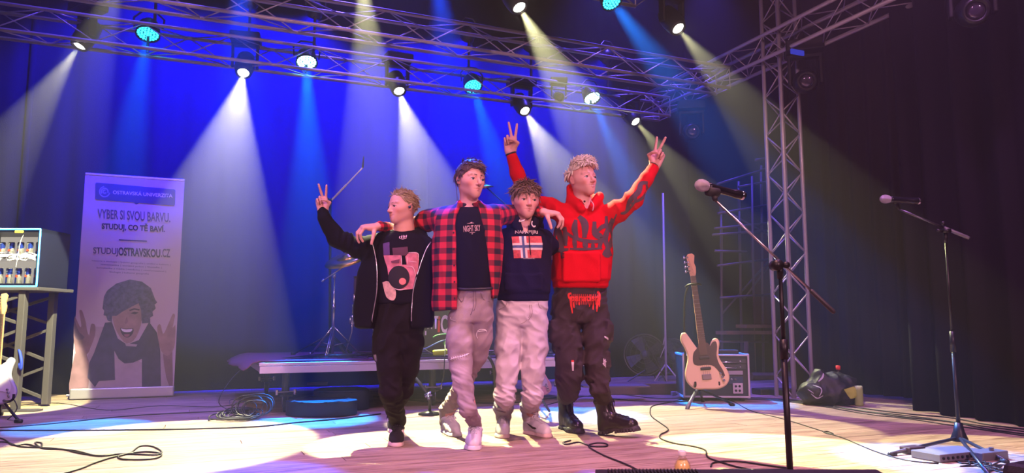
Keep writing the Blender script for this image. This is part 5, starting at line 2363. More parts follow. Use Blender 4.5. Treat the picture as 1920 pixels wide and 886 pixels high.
    leg_chain(P_, [(J(1115, 598), .090), (J(1117, 640, -.03), .084), (k2, .072), (J(1121, 705, -.04), .070), (J(1125, 732, -.0), .056), (a2 + Vector((0, 0, .02)), .050)])
    P_.sub(rc(J(1090, 610, -.18), J(1093, 690, -.16), .010), .03)
    for px, py, hw, hh_, rz in ((1044, 620, .05, .07, .3), (1070, 690, .068, .055, 0), (1137, 620, .035, .07, -.6), (1132, 672, .045, .055, -.5), (1070, 650, .07, .012, 0), (1124, 725, .055, .035, 0)):
        P_.add(rbox(J(px, py, -.085 if abs(rz) < .1 else -.05), (hw, .035, hh_), .012, Matrix.Rotation(rz, 3, 'Z')), .012)
    P_.displace(folds(.18, .42, .016, 22, 81, (.6, .6, 1.2)))
    P_.displace(folds(.40, 1.0, .015, 16, 82, (.9, .9, .9)))
    lo, hi = grid_bounds(J(1030, 530), J(1145, 535), a1, a2, pad=.12)
    tr = sdf_obj('cargo_trousers', P_, lo, hi, .005, M_CARGO, body, it=1)
    bp = bvh_of(tr)
    redt = mat('red_lettering', (.75, .04, .03), .7)
    px_text('lettering', 'paratisn', 1096, 560, Df, 54, 17, bp, redt, tr, .003, .03)
    drips = [([(1068, 556), (1070, 566), (1073, 587)], 4), ([(1075, 566), (1076, 577)], 3), ([(1120, 560), (1119, 584)], 4), ([(1123, 552), (1124, 575)], 3.5), ([(1113, 566), (1112, 580)], 3),
             ([(1069, 552), (1070, 548)], 3), ([(1106, 566), (1105, 575)], 2.5), ([(1086, 566), (1086, 572)], 2.5), ([(1120, 550), (1122, 546), (1125, 556), (1122, 572)], 4), ([(1067, 560), (1066, 552), (1071, 549)], 4)]
    for i in range(14):
        drips.append(([(1072 + i * 3.7, 551), (1072.5 + i * 3.7, 571)], 1.6))
    decal('lettering', pxstrips(drips, Df), bp, redt, tr, .0034, .012)
    pal = mat('pale_print', (.75, .68, .70), .8)
    decal('tag', pxpoly([(1070, 676), (1075, 676), (1075, 694), (1072, 694)], Df), bp, pal, tr, .004)
    decal('tag', pxpoly([(1070, 674), (1075, 674), (1075, 677), (1070, 677)], Df), bp, redt, tr, .005)
    decal('tag', pxpoly([(1133, 629), (1141, 633), (1141, 637), (1133, 632)], Df), bp, pal, tr, .004)
    decal('tag', pxstrips([([(1131, 671), (1132, 685)], 2), ([(1134, 672), (1135, 688)], 2), ([(1129, 680), (1136, 687)], 2), ([(1131, 674), (1137, 678)], 2)], Df), bp, pal, tr, .004)
    shoe(body, o1, f1, .30, [M_BOOT, M_LUG, M_LACEB, M_BOOT], 'boot', side=1)
    shoe(body, o2, f2, .30, [M_BOOT, M_LUG, M_LACEB, M_BOOT], 'boot', side=-1, pitch=R_(9))
    return body


P1, P2, P3, P4 = figure_one(), figure_two(), figure_three(), figure_four()


def clear_mat(name, fac, tint=(1, 1, 1)):
    m = bpy.data.materials.new(name)
    m.use_nodes = True
    t = m.node_tree
    t.nodes.clear()
    o, x, a, g = (t.nodes.new(k) for k in ('ShaderNodeOutputMaterial', 'ShaderNodeMixShader', 'ShaderNodeBsdfTransparent', 'ShaderNodeBsdfGlossy'))
    x.inputs[0].default_value = fac
    a.inputs[0].default_value = tuple(tint) + (1,)
    g.inputs['Roughness'].default_value = .08
    t.links.new(a.outputs[0], x.inputs[1])
    t.links.new(g.outputs[0], x.inputs[2])
    t.links.new(x.outputs[0], o.inputs[0])
    return m


# ================================================================== drum riser
root = empty('drum_riser', uv(1.95, 7.15), 'low wheeled drum riser with aluminium edge behind the four people', 'platform')
mb = MB()
ubox(mb, 1.95, 7.18, .365, (2.86, 1.96, .05))
mb.build('deck', mat('riser_plywood', (.05, .035, .03), .7), root)
for nm, u, v, s in (('edge_rail', 1.95, 6.17, (2.9, .04, .055)), ('edge_rail', 1.95, 8.18, (2.9, .04, .055)), ('edge_rail', .53, 7.17, (.04, 2.0, .055)), ('edge_rail', 3.37, 7.17, (.04, 2.0, .055))):
    mb = MB()
    ubox(mb, u, v, .348, s, .003)
    ubox(mb, u, v, .390, (s[0] * 1.003 if s[0] > 1 else .034, s[1] * 1.003 if s[1] > 1 else .034, .024), .003)
    mb.build(nm, mat('pale_aluminium', (.80, .76, .78), .45, .1), root)
for u in (.72, 1.95, 3.2):
    for v in (6.35, 8.0):
        mb = MB()
        mb.tube([uv(u, v, .34), uv(u, v, .13)], .03, 12)
        mb.box(uv(u, v, .13), (.10, .07, .012), RU.to_3x3())
        lg = mb.build('leg', M_STEEL, root)
        mb = MB()
        a, b = uv(u - .014, v - .01, .055), uv(u + .014, v - .01, .055)
        mb.tube([a, b], .052, 18)
        mb.build('wheel', mat('black_rubber', (.02, .02, .022), .6), lg)
        mb = MB()
        for s in (-1, 1):
            mb.box(uv(u + s * .022, v, .09), (.006, .05, .09), RU.to_3x3())
        mb.tube([uv(u - .07, v - .03, .16), uv(u + .07, v - .03, .16)], .008, 8)
        mb.tube([uv(u - .07, v - .03, .14), uv(u - .07, v - .03, .18)], .012, 8)
        mb.tube([uv(u + .07, v - .03, .14), uv(u + .07, v - .03, .18)], .012, 8)
        mb.build('caster_fork', M_CHROME, lg)
# carpet hanging over the left edge
mb = MB()
N = 28
M_CARPET = mat('dark_violet_carpet', (.14, .04, .12), .95, bump=.5, scale=220)
vs, fs = [], []
prof = [(3.0, .398), (2.2, .398), (1.4, .398), (.9, .399), (.62, .400), (.52, .398), (.46, .385), (.40, .350), (.36, .325)]
for j in range(N + 1):
    v = 6.24 + (8.10 - 6.24) * j / N
    for i, (u, z) in enumerate(prof):
        wob = .012 * math.sin(v * 9 + i) * (i > 4)
        vs.append(uv(u + wob + (.03 * math.sin(v * 3.1) if i > 6 else 0), v, z + .006 + abs(wob) * .5))
K = len(prof)
for j in range(N):
    for i in range(K - 1):
        a = j * K + i
        fs.append((a, a + 1, a + K + 1, a + K))
me = bpy.data.meshes.new('carpet')
me.from_pydata([tuple(x - uv(1.7, 7.1, .40)) for x in vs], [], fs)
o = link('carpet', me, M_CARPET, None, True)
o.location = uv(1.7, 7.1, .40)
sd = o.modifiers.new('s', 'SOLIDIFY')
sd.thickness = .008
tag(o, 'violet drum carpet on the riser, hanging over its left edge', 'carpet')


# ================================================================== cables
M_CABLE = mat('black_cable', (.012, .012, .015), .45)


def cable(pts, r=.004, label='', name='cable', m=None, n=8, seg=6):
    mb = MB()
    c = curve_pts(pts, seg)
    mb.tube(c, r, n)
    o = mb.build(name, m or M_CABLE, None, True)
    if label:
        tag(o, label, 'cable')
    return o


def fc(pix, r=.004, label='', z=None, **k):
    """floor cable through photo pixels"""
    z = r if z is None else z
    return cable([on_z(x, y, z) for x, y in pix], r, label, **k)


fc([(-40, 803), (80, 795), (230, 780), (330, 774), (418, 770)], .004, 'thin black cable running from the left edge to the cable coil')
fc([(-40, 806), (150, 806), (330, 804), (480, 799), (560, 791), (640, 784), (714, 775)], .005, 'black cable crossing the cyan light pool behind the black-jacketed boy')
fc([(-30, 815), (5, 822), (25, 834), (50, 832), (75, 838), (78, 830), (66, 829), (80, 840), (120, 842), (150, 849), (190, 854), (230, 850), (290, 852), (303, 846), (285, 836), (262, 836), (245, 848), (222, 855), (230, 860), (262, 861), (293, 858), (302, 850), (270, 846), (225, 853), (180, 866), (150, 878), (100, 892)], .0045, 'long tangled cable with loops on the white light pool', seg=8)
fc([(-30, 829), (10, 828), (35, 836), (60, 838), (90, 839), (140, 844), (180, 853), (215, 851), (250, 850)], .004, 'thin cable twisted beside the looped one at lower left')
fc([(1070, 885 - 60), (1056, 829), (1063, 832), (1085, 828), (1100, 833), (1110, 836), (1137, 836), (1136, 831), (1118, 830), (1104, 836), (1130, 852), (1170, 868), (1195, 880), (1215, 892)], .0045, 'cable with two small loops in front of the boots')
fc([(1285, 745), (1262, 752), (1225, 760), (1219, 770), (1222, 780), (1238, 792), (1252, 802), (1250, 808), (1238, 814), (1240, 822), (1264, 830), (1300, 836), (1322, 843), (1326, 855), (1340, 862), (1380, 874), (1430, 884), (1480, 895)], .0045, 'black cable winding from the bass amplifier to the front edge')
fc([(1333, 874), (1340, 866), (1380, 864), (1440, 872), (1480, 878), (1430, 880), (1360, 880), (1334, 886)], .0045, 'cable loop just behind the front monitor')
fc([(1345, 742), (1375, 752), (1410, 770), (1470, 785), (1550, 810), (1562, 812), (1552, 808), (1545, 810), (1580, 820), (1640, 845), (1700, 862), (1760, 868)], .0035, 'thin cable running from the bass stand to the right microphone stand')
for i, (dy, r) in enumerate(((0, .005), (4, .004), (8, .005), (11, .004))):
    fc([(1350, 744 + dy * .3), (1440, 746 + dy * .3), (1520, 752 + dy * .5), (1620, 765 + dy * .7 + (i % 2) * 2), (1700, 775 + dy * .8), (1780, 782 + dy + (i % 2) * 3), (1850, 795 + dy), (1940, 806 + dy * 1.2)], r,
       ['cable nearest the side curtain in the bundle at right', 'second cable of the bundle along the side curtain', 'third cable of the bundle along the side curtain', 'foremost cable of the bundle along the side curtain'][i])
fc([(700, 742), (800, 752), (950, 755), (1040, 745), (1100, 742), (1180, 750), (1260, 752), (1330, 750)], .005, 'black cable running under the riser behind the four people')
fc([(1020, 760), (1080, 745), (1150, 738), (1230, 746), (1300, 745)], .004, 'thin black cable between the riser and the bass amplifier')
fc([(30, 760), (110, 755), (200, 768), (300, 760), (400, 762), (450, 756)], .003, 'thin cable lying in front of the banner')
fc([(430, 757), (434, 748), (465, 752), (472, 758)], .003, 'short pale wire beside the cable coil', m=mat('grey_cable', (.3, .3, .32), .5))
# cable coil
rn = random.Random(3)
mb = MB()
c0 = on_z(449, 786)
for k in range(16):
    R = rn.uniform(.09, .155)
    ph = rn.uniform(0, 6.28)
    ox, oy = rn.uniform(-.05, .05), rn.uniform(-.04, .04)
    ti = rn.uniform(0, .45) if k < 10 else rn.uniform(.7, 1.25)
    pts = []
    for i in range(19):
        a = ph + 2 * PI * i / 18
        x, y = math.cos(a) * R, math.sin(a) * R * .8
        z = .008 + .003 * k * .5 + max(0, (y * math.sin(ti) + R * .8 * math.sin(ti)) * .85) + .004 * math.sin(a * 3)
        pts.append(c0 + Vector((ox + x + (.07 if k >= 10 else -.02), oy + y * math.cos(ti), z)))
    mb.tube(pts, .0045, 6)
mb.tube(curve_pts([c0 + Vector((.1, 0, .02)), c0 + Vector((-.13, -.05, .01)), c0 + Vector((-.2, -.08, .006))], 5), .0045, 6)
o = mb.build('cable_coil', M_CABLE, None, True)
tag(o, 'tangled coil of black cable on the floor left of the riser', 'cable', kind='stuff')
cable([uv(.42, 6.6, .36), uv(.30, 6.45, .25), uv(.22, 6.3, .1), on_z(440, 772, .01)], .003, 'thin cable hanging from the carpet edge to the coil')
# cables on the riser
rn = random.Random(9)
mb = MB()
for k in range(9):
    p = [uv(.9 + rn.uniform(-.2, .1), 6.6 + rn.uniform(-.2, .3), .412)]
    for i in range(7):
        p.append(uv(1.1 + i * .18 + rn.uniform(-.08, .08), 6.5 + rn.uniform(-.22, .45), .412 + .004 * k))
    mb.tube(curve_pts(p, 5), .0045, 6)
tag(mb.build('cable_tangle', M_CABLE, None, True), 'tangle of black cables on the left half of the riser', 'cable', kind='stuff')
mb = MB()
for k in range(10):
    p = []
    for i in range(7):
        p.append(uv(2.25 + i * .16 + rn.uniform(-.08, .08), 6.4 + rn.uniform(-.12, .4), .412 + .004 * k))
    mb.tube(curve_pts(p, 5), .0045, 6)
tag(mb.build('cable_tangle', M_CABLE, None, True), 'tangle of black cables on the right half of the riser', 'cable', kind='stuff')
cols = [mat('green_cable', (.10, .45, .08), .5), mat('blue_cable', (.12, .20, .45), .5), mat('green_cable', (.1, .5, .1), .5)]
for i, pts in enumerate(([(812, 632), (820, 628), (838, 626), (850, 634)], [(785, 656), (800, 652), (825, 640), (848, 634)], [(838, 650), (832, 642), (842, 634), (850, 640)])):
    cable([at(x, y, 6.45) for x, y in pts], .006, ['bright green cable arching between the two left figures', 'pale blue cable rising over the riser edge', 'short green cable hooked behind the grey jeans'][i], m=cols[i])
cable([at(835, 640, 6.2), at(834, 665, 6.05), at(832, 700, 6.0), at(828, 720, 6.1)], .004, 'thin black cable hanging over the riser edge beside grey jeans')
cable([at(895, 655, 6.1), at(915, 668, 6.0), at(926, 690, 5.98), at(929, 735, 6.0), at(928, 765, 6.0)], .012, 'thick black hose hanging off the riser between the jeans legs', m=mat('black_hose', (.02, .02, .022), .5))
mb = MB()
a, b = at(812, 661, 6.35), at(850, 658, 6.35)
mb.tube([a, a + (b - a) * .1, a + (b - a) * .9, b], [.020, .025, .025, .018], 14)
tag(mb.build('lime_tube', mat('lime_plastic', (.45, .60, .02), .5), None, True), 'lime green roller tube lying on the riser between the two left figures', 'tube')


# ================================================================== drums and stands on the riser
def tripod(mb, base, h, spread, z0, r=.008, n=3, rot=.3):
    base = Vector(base)
    for k in range(n):
        a = rot + 2 * PI * k / n
        f = base + Vector((math.cos(a) * spread, math.sin(a) * spread, 0))
        f.z = z0 + .008
        top = Vector((base.x, base.y, z0 + h))
        mid = Vector((base.x, base.y, z0 + h * .35))
        for s in (-1, 1):
            off = Vector((-math.sin(a), math.cos(a), 0)) * .008 * s
            mb.tube([top + off, f + off], r * .6, 6)
        mb.tube([mid, top * .45 + f * .55], r * .6, 6)
        mb.tube([f - Vector((0, 0, .006)), f + Vector((0, 0, .02))], r * 1.8, 8)


RZ = .41


def cymbal(root, c, R, tilt, m, name='cymbal'):
    mb = MB()
    M = Euler(tilt).to_matrix().to_4x4()
    mb.lathe([(R, 0), (R * .6, .018), (R * .22, .030), (R * .17, .045), (.012, .055), (.008, .050), (R * .15, .041), (R * .6, .014)], c, M, 40)
    return mb.build(name, m, root, True)


M_BRASS = mat('bronze', (.55, .38, .16), .3, 1.0)
b = at(624, 657, 6.95)
b.z = RZ
root = empty('cymbal_stand', b, 'chrome cymbal stand left on the riser with a tilted cymbal', 'drum hardware')
mb = MB()
tripod(mb, b, .27, .27, RZ, .011, 3, .55)
mb.build('tripod', M_CHROME, root, True)
mb = MB()
top = at(627, 517, 6.95)
mb.tube([b + Vector((0, 0, .02)), b + Vector((0, 0, .45)), top], [.011, .011, .008], 10)
mb.tube([b + Vector((0, 0, .43)), b + Vector((0, 0, .47))], .017, 10)
mb.build('pole', M_CHROME, root, True)
mb = MB()
e1, e0 = at(656, 492, 6.95), at(608, 524, 6.9)
mb.tube([e0, e1], .0075, 8)
mb.tube([top - Vector((0, .0, .02)), top + Vector((0, 0, .03))], .016, 8)
mb.build('boom', M_CHROME, root, True)
mb = MB()
mb.tube([e0 + (e0 - e1).normalized() * .03, e0], .013, 8)
mb.build('counterweight', M_CHROME, root, True)
cymbal(root, at(652, 485, 6.98), .22, (.45, -.25, 0), M_BRASS)
# microphone boom stand with a bright tip
b = at(619, 655, 7.2)
b.z = RZ
root = empty('microphone_stand', b, 'black overhead boom stand on the riser, reaching over the jacketed boy', 'stand')
mb = MB()
top = at(619, 378, 7.2)
mb.tube([b, top], .013, 10)
mb.build('pole', M_BLKM, root, True)
mb = MB()
tripod(mb, b, .2, .34, RZ, .013, 3, 1.2)
mb.build('tripod', M_BLKM, root, True)
mb = MB()
e = at(680, 314, 6.95)
s0 = at(608, 382, 7.22)
mb.tube([s0, top, top + (e - top) * .5, top + (e - top) * .52, e], [.010, .010, .010, .007, .007], 10)
mb.build('boom', mat('light_grey_tube', (.75, .78, .8), .35, .1), root, True)
mb = MB()
mb.tube([top - Vector((0, .02, .03)), top + Vector((0, -.02, .03))], .022, 10)
mb.build('clutch', M_BLKM, root, True)
mb = MB()
mb.tube([e, at(682, 292, 6.95)], [.009, .005], 8)
mb.build('microphone', M_BLKM, root, True)
# bass drum
c = at(832, 607, 6.85)
root = empty('bass_drum', Vector((c.x, c.y, RZ)), 'black bass drum with white and red lettering between the two left figures', 'drum')
ax = (Vector((c.x * .9, 0, 0)) - Vector((c.x, c.y, 0))).normalized()
Fd = frame(ax).to_4x4()
RD = .27
c = Vector((c.x, c.y, RZ + RD + .012))
mb = MB()
mb.lathe([(RD, -.38), (RD, 0)], c, Fd, 48)
mb.build('shell', mat('black_gloss', (.012, .012, .015), .2), root, True)
mb = MB()
mb.lathe([(.001, .012), (RD * .96, .012), (RD * .96, .0), (.001, 0)], c, Fd, 48)
mb.build('drum_head', mat('black_drum_head', (.02, .018, .022), .5), root, False)
mb = MB()
mb.tube([c + Fd.to_3x3() @ Vector((math.cos(i * PI / 24) * (RD + .004), math.sin(i * PI / 24) * (RD + .004), .01)) for i in range(48)], .012, 8, closed=True)
mb.build('hoop', M_CHROME, root, True)
fm = lambda px, py: frame4(at(px, py, c.y - .03) + Vector((0, 0, 0)), (1, 0, 0), (0, 0, 1))
wh = mat('white_lettering', (.85, .82, .82), .6)
for s, px, py, w, h, m in (('T', 817, 604, 12, 24, wh), ('i', 823, 607, 5, 30, mat('red_letter', (.7, .05, .05), .6)), ('C', 833, 607, 13, 34, wh), ('A', 806, 604, 9, 24, wh)):
    px_text('lettering', s, px, py, c.y - .03, w, h, None, m, root, bold=.03)
for s, px, py, w, h in (('N', 789, 624, 7, 8), ('I', 798, 624, 3, 8)):
    px_text('lettering', s, px, py, c.y - .03, w, h, None, wh, root, bold=.02)
for i in range(6):
    mb = MB()
    a = i * PI / 3 + .3
    q = c + Fd.to_3x3() @ Vector((math.cos(a) * (RD + .014), math.sin(a) * (RD + .014), -.03))
    mb.tube([q, q - ax * .05], .009, 8)
    mb.build('lug', M_CHROME, root, True)
# toms and snare, mostly hidden
def drum(px, py, D, R, hgt, label, tilt=(0, 0, 0), shell='wine_shell', colr=(.15, .02, .03)):
    c = at(px, py, D)
    r = empty('tom_drum', c, label, 'drum')
    M = Euler(tilt).to_matrix().to_4x4()
    m_ = MB()
    m_.lathe([(R, 0), (R, hgt)], c, M, 32)
    m_.build('shell', mat(shell, colr, .25), r, True)
    m_ = MB()
    m_.lathe([(.001, hgt + .006), (R * .97, hgt + .006), (R * .97, hgt), (.001, hgt)], c, M, 32)
    m_.build('drum_head', mat('white_drum_head', (.7, .68, .68), .6), r)
    m_ = MB()
    for z in (.005, hgt + .004):
        m_.tube([c + M.to_3x3() @ Vector((math.cos(i * PI / 16) * (R + .004), math.sin(i * PI / 16) * (R + .004), z)) for i in range(32)], .007, 6, closed=True)
    m_.build('hoop', M_CHROME, r, True)
    m_ = MB()
    for k in range(3):
        a = 1.0 + 2 * PI * k / 3
        q = c + Vector((math.cos(a) * (R + .012), math.sin(a) * (R + .012), 0))
        m_.tube([q + Vector((0, 0, .1)), Vector((q.x, q.y, RZ + .22)), Vector((q.x + math.cos(a) * .05, q.y + math.sin(a) * .05, RZ + .05)), Vector((q.x + math.cos(a) * .05, q.y + math.sin(a) * .05, RZ + .005))], .007, 8)
    m_.build('legs', M_CHROME, r, True)
    return r


drum(700, 590, 7.15, .19, .36, 'floor tom standing on the riser behind the jacketed boy')
mb = MB()
# small chrome holders seen left of the jacket
for (px, py) in ((664, 558), (657, 600), (664, 606)):
    q = at(px, py, 7.0)
    mb.tube([q + Vector((0, 0, .035)), q - Vector((0, 0, .03))], .012, 8)
tag(mb.build('wing_nuts', M_CHROME, bpy.data.objects.get('tom_drum'), True), kind='stuff')
# second cymbal behind the heads
b = at(975, 640, 7.4)
b.z = RZ
root = empty('cymbal_stand', b, 'boom cymbal stand behind the plaid-shirted man and his right neighbour', 'drum hardware')
mb = MB()
tripod(mb, b, .3, .3, RZ, .012, 3, .1)
mb.build('tripod', M_CHROME, root, True)
mb = MB()
top = at(968, 400, 7.4)
mb.tube([b, top], .011, 10)
mb.build('pole', M_CHROME, root, True)
mb = MB()
mb.tube([at(985, 410, 7.42), top, at(905, 345, 7.3)], .007, 8)
mb.build('boom', M_BLKM, root, True)
cymbal(root, at(908, 352, 7.3), .10, (.1, -.15, 0), M_BRASS)
# low boom stand between the figures, in front of the riser
b = at(806, 752, 5.95)
b.z = .0
root = empty('microphone_stand', b, 'low black boom stand in front of the riser between black and grey trousers', 'stand')
mb = MB()
mb.lathe([(.09, 0), (.09, .012), (.02, .03), (.001, .03)], b, None, 24)
mb.build('base', M_BLKM, root, True)
mb = MB()
mb.tube([b + Vector((0, 0, .02)), at(806, 742, 5.95), at(764, 690, 6.0)], [.011, .016, .012], 10)
mb.build('boom', mat('satin_black_tube', (.03, .03, .035), .3, .3), root, True)
mb = MB()
q = at(804, 742, 5.93)
mb.tube([q - Vector((.03, 0, .0)), q + Vector((.02, 0, .02))], .018, 10)
mb.tube([q + Vector((.0, -.03, .0)), q + Vector((.0, .0, -.03))], .010, 8)
mb.build('clutch', M_CHROME, root, True)

# round cases on the floor before the riser
def round_case(px, py, D, rx, ry, h, label, z0=0.0, top=None):
    c = at(px, py, D)
    c.z = z0
    S = Sdf()
    S.add(lambda P: np.maximum((np.sqrt(((P[..., 0] - c.x) / rx) ** 2 + ((P[..., 1] - c.y) / ry) ** 2) - 1) * min(rx, ry), np.abs(P[..., 2] - z0 - h / 2) - h / 2))
    S.add(torus(c + Vector((0, 0, h)), (0, 0, 1), ry, .008, 1, (0, 1, 0), rx / ry), .01)
    lo = [c.x - rx - .05, c.y - ry - .05, z0 - .03]
    hi = [c.x + rx + .05, c.y + ry + .05, z0 + h + .05]
    o = sdf_obj('drum_case', S, lo, hi, .008, mat('black_case_fabric', (.012, .012, .016), .55), None, c, it=2)
    tag(o, label, 'case')
    return o


round_case(603, 776, 5.95, .275, .20, .115, 'flat oval black drum case lying nearest on the floor under the riser')
round_case(640, 752, 6.35, .23, .20, .16, 'black drum case half under the riser with a cyan-lit lid')

# guitar bodies ---------------------------------------------------------------
def guitar(name, loc, Rm, m_body, m_guard, label, scale=1.0, bass=True, neck_up=True):
    """local x right, y up along the neck, z to the front; body about y=0"""
    root = empty(name, loc, label, 'guitar')
    W_ = lambda x, y, z=0: Vector(loc) + Rm @ (Vector((x, y, z)) * scale)
    body = [(-.02, -.255), (-.11, -.245), (-.165, -.185), (-.175, -.11), (-.150, -.03), (-.135, .03), (-.150, .10), (-.175, .17), (-.165, .225), (-.130, .235), (-.10, .19), (-.065, .125), (-.035, .085),
            (.035, .085), (.055, .095), (.075, .135), (.105, .165), (.135, .155), (.145, .12), (.130, .06), (.125, .0), (.150, -.06), (.180, -.12), (.185, -.18), (.150, -.235), (.08, -.26)]
    C = [tuple((p.x, p.y)) for p in curve_pts([Vector((x, y, 0)) for x, y in body] + [Vector((body[0][0], body[0][1], 0))], 4)[:-1]]
    M4 = Rm.to_4x4()
    bm = bmesh.new()
    from mathutils.geometry import tessellate_polygon
    n = len(C)
    rings = []
    for off, z in ((.012, -.02), (.0, -.012), (.0, .012), (.012, .020)):
        ring = []
        for i, (x, y) in enumerate(C):
            x0, y0 = C[i - 1]
            x1, y1 = C[(i + 1) % n]
            t = Vector((x1 - x0, y1 - y0)).normalized()
            nx, ny = t.y, -t.x
            ring.append(bm.verts.new(W_(x + nx * off * 1, y + ny * off * 1, z)))
        rings.append(ring)
    for a, b_ in zip(rings[:-1], rings[1:]):
        for i in range(n):
            bm.faces.new((a[i], a[(i + 1) % n], b_[(i + 1) % n], b_[i]))
    for ring in (rings[0], rings[-1]):
        for t in tessellate_polygon([[Vector((x, y, 0)) for x, y in C]]):
            bm.faces.new([ring[i] for i in t])
    bmesh.ops.recalc_face_normals(bm, faces=bm.faces)
    me = bpy.data.meshes.new('body')
    bm.to_mesh(me)
    bm.free()
    o = link('body', me, m_body, root)
    o.data.polygons.foreach_set('use_smooth', [len(p.vertices) == 4 for p in o.data.polygons])
    g = [(-.03, .13), (.045, .13), (.06, .10), (.085, .13), (.115, .135), (.120, .09), (.105, .02), (.115, -.05), (.140, -.11), (.150, -.16), (.120, -.14), (.075, -.075), (.02, -.055), (-.06, -.055), (-.095, -.03), (-.085, .05), (-.05, .09)] if bass else \
        [(-.03, .10), (.04, .10), (.08, .12), (.115, .06), (.11, -.02), (.14, -.10), (.13, -.16), (.05, -.14), (-.06, -.13), (-.09, -.05), (-.08, .05)]
    gc = [(p.x, p.y) for p in curve_pts([Vector((x, y, 0)) for x, y in g] + [Vector((g[0][0], g[0][1], 0))], 3)[:-1]]
    mb = MB()
    M = M4.copy()
    M = Matrix.Translation(W_(0, 0, .0235)) @ Rm.to_4x4() @ Matrix.Scale(scale, 4)
    mb.prism(gc, .003, M)
    mb.build('pickguard', m_guard, root)
    # neck
    mn = mat('maple', (.62, .33, .16), .4)
    mf = mat('rosewood', (.09, .045, .035), .5)
    nl = .66 if bass else .52
    mb = MB()
    mb.prism([(-.031, .06), (.031, .06), (.021, .06 + nl), (-.021, .06 + nl)], .022, Matrix.Translation(W_(0, 0, .026)) @ Rm.to_4x4() @ Matrix.Scale(scale, 4))
    nk = mb.build('neck', mn, root)
    mb = MB()
    mb.prism([(-.031, .03), (.031, .03), (.021, .06 + nl), (-.021, .06 + nl)], .004, Matrix.Translation(W_(0, 0, .030)) @ Rm.to_4x4() @ Matrix.Scale(scale, 4))
    mb.build('fretboard', mf, nk)
    mb = MB()
    for k in range(20):
        y = .06 + nl * (1 - (1 - 2 ** (-k / 12)) * 1.28)
        w = .021 + .010 * (.06 + nl - y) / nl
        mb.tube([W_(-w, y, .031), W_(w, y, .031)], .0012 * scale, 4)
    fr = mb.build('frets', M_CHROME, nk)
    tag(fr, kind='stuff')
    hy = .06 + nl
    hd_ = [(-.021, hy), (.021, hy), (.030, hy + .03), (.034, hy + .08), (.024, hy + .115), (.030, hy + .15), (.036, hy + .185), (.015, hy + .205), (-.02, hy + .20), (-.034, hy + .18), (-.030, hy + .06)]
    mb = MB()
    mb.prism(hd_, .016, Matrix.Translation(W_(0, 0, .020)) @ Rm.to_4x4() @ Matrix.Scale(scale, 4))
    mb.build('headstock', mn, root)
    nt_ = 4 if bass else 6
    for k in range(nt_):
        y = hy + .045 + k * .042 * (1 if bass else .66)
        mb = MB()
        mb.tube([W_(-.026, y, .024), W_(-.026, y, .012)], .008 * scale, 8)
        mb.tube([W_(-.028, y, .01), W_(-.055, y + .004, .01)], .004 * scale, 6)
        mb.tube([W_(-.055, y - .010, .01), W_(-.055, y + .018, .01)], .009 * scale, 8)
        mb.build('tuning_peg', M_CHROME, root, True)
    mb = MB()
    mb.box(W_(0, -.155, .028), Vector((.075, .045, .012)) * scale, Rm, .003)
    mb.build('bridge', mat('dark_chrome', (.2, .17, .17), .3, .9), root)
    for y in ((-.015 + .02, -.085) if bass else (.04, -.02, -.08)):
        mb = MB()
        mb.box(W_(0, y, .028), Vector((.088, .024 if bass else .018, .014)) * scale, Rm, .006)
        mb.build('pickup', mat('black_plastic', (.012, .012, .014), .4) if bass else mat('white_plastic', (.8, .8, .8), .4), root)
    for k, (x, y) in enumerate(((.118, -.135), (.128, -.165), (.135, -.195))):
        mb = MB()
        mb.tube([W_(x, y, .024), W_(x, y, .038)], .010 * scale, 12)
        mb.build('knob', M_CHROME, root, True)
    for k in range(nt_):
        x = (-.024 + .016 * k) if bass else (-.022 + .0088 * k)
        x2 = x * .62
        mb = MB()
        mb.tube([W_(x, -.15, .040), W_(x2, hy, .037), W_(-.024, hy + .045 + k * .042 * (1 if bass else .66), .026)], .0009 * scale, 4)
        mb.build('string', M_STEEL, root)
    return root, W_


# bass on its stand
D = 6.45
loc = at(1320, 672, D)
y_ax = (at(1302, 540, D + .10) - loc).normalized()
x_ax = Vector((1, -.15, 0))
z_ax = x_ax.cross(y_ax).normalized()
x_ax = y_ax.cross(z_ax).normalized()
RB = Matrix((x_ax, y_ax, z_ax)).transposed()
guitar('bass_guitar', loc, RB, mat('cream_lacquer', (.86, .66, .34), .25), mat('tortoise_guard', (.035, .012, .018), .3), 'cream bass guitar with dark pickguard on a tripod stand', 1.0)
b = at(1308, 757, 6.58)
b.z = 0
root = empty('guitar_stand', b, 'black tripod guitar stand under the cream bass guitar', 'stand')
nk = at(1290, 537, 6.6)
hubp = at(1309, 733, 6.55)
for i, (px, py, DD) in enumerate(((1288, 764, 6.30), (1376, 758, 6.45), (1318, 750, 6.95))):
    f = on_z(px, py, .012)
    mb = MB()
    mb.tube([hubp + Vector((0, 0, .03)), f], .014 if i == 0 else .010, 10)
    mb.tube([f - Vector((0, 0, .012)), f + (hubp - f).normalized() * .04], .017, 10)
    mb.build('leg', M_BLKM if i else mat('grey_tube', (.22, .23, .25), .35, .5), root, True)
mb = MB()
mb.tube(curve_pts([hubp, at(1288, 690, 6.62), at(1283, 620, 6.64), at(1284, 560, 6.64), nk], 6), .009, 8)
mb.build('upright', M_BLKM, root, True)
mb = MB()
mb.tube(curve_pts([nk + Vector((-.02, .0, 0)), nk + Vector((.0, -.06, .015)), nk + Vector((.05, -.10, .02)), nk + Vector((.10, -.06, .015))], 4), .009, 8)
mb.build('neck_yoke', M_BLKM, root, True)
mb = MB()
for s in (-1, 1):
    q = at(1320 + s * 22, 722, 6.5)
    mb.tube(curve_pts([hubp, q + Vector((0, .05, .0)), q + Vector((0, -.10, 0)), q + Vector((0, -.11, .04))], 4), .009, 8)
mb.build('cradle_arms', M_BLKM, root, True)

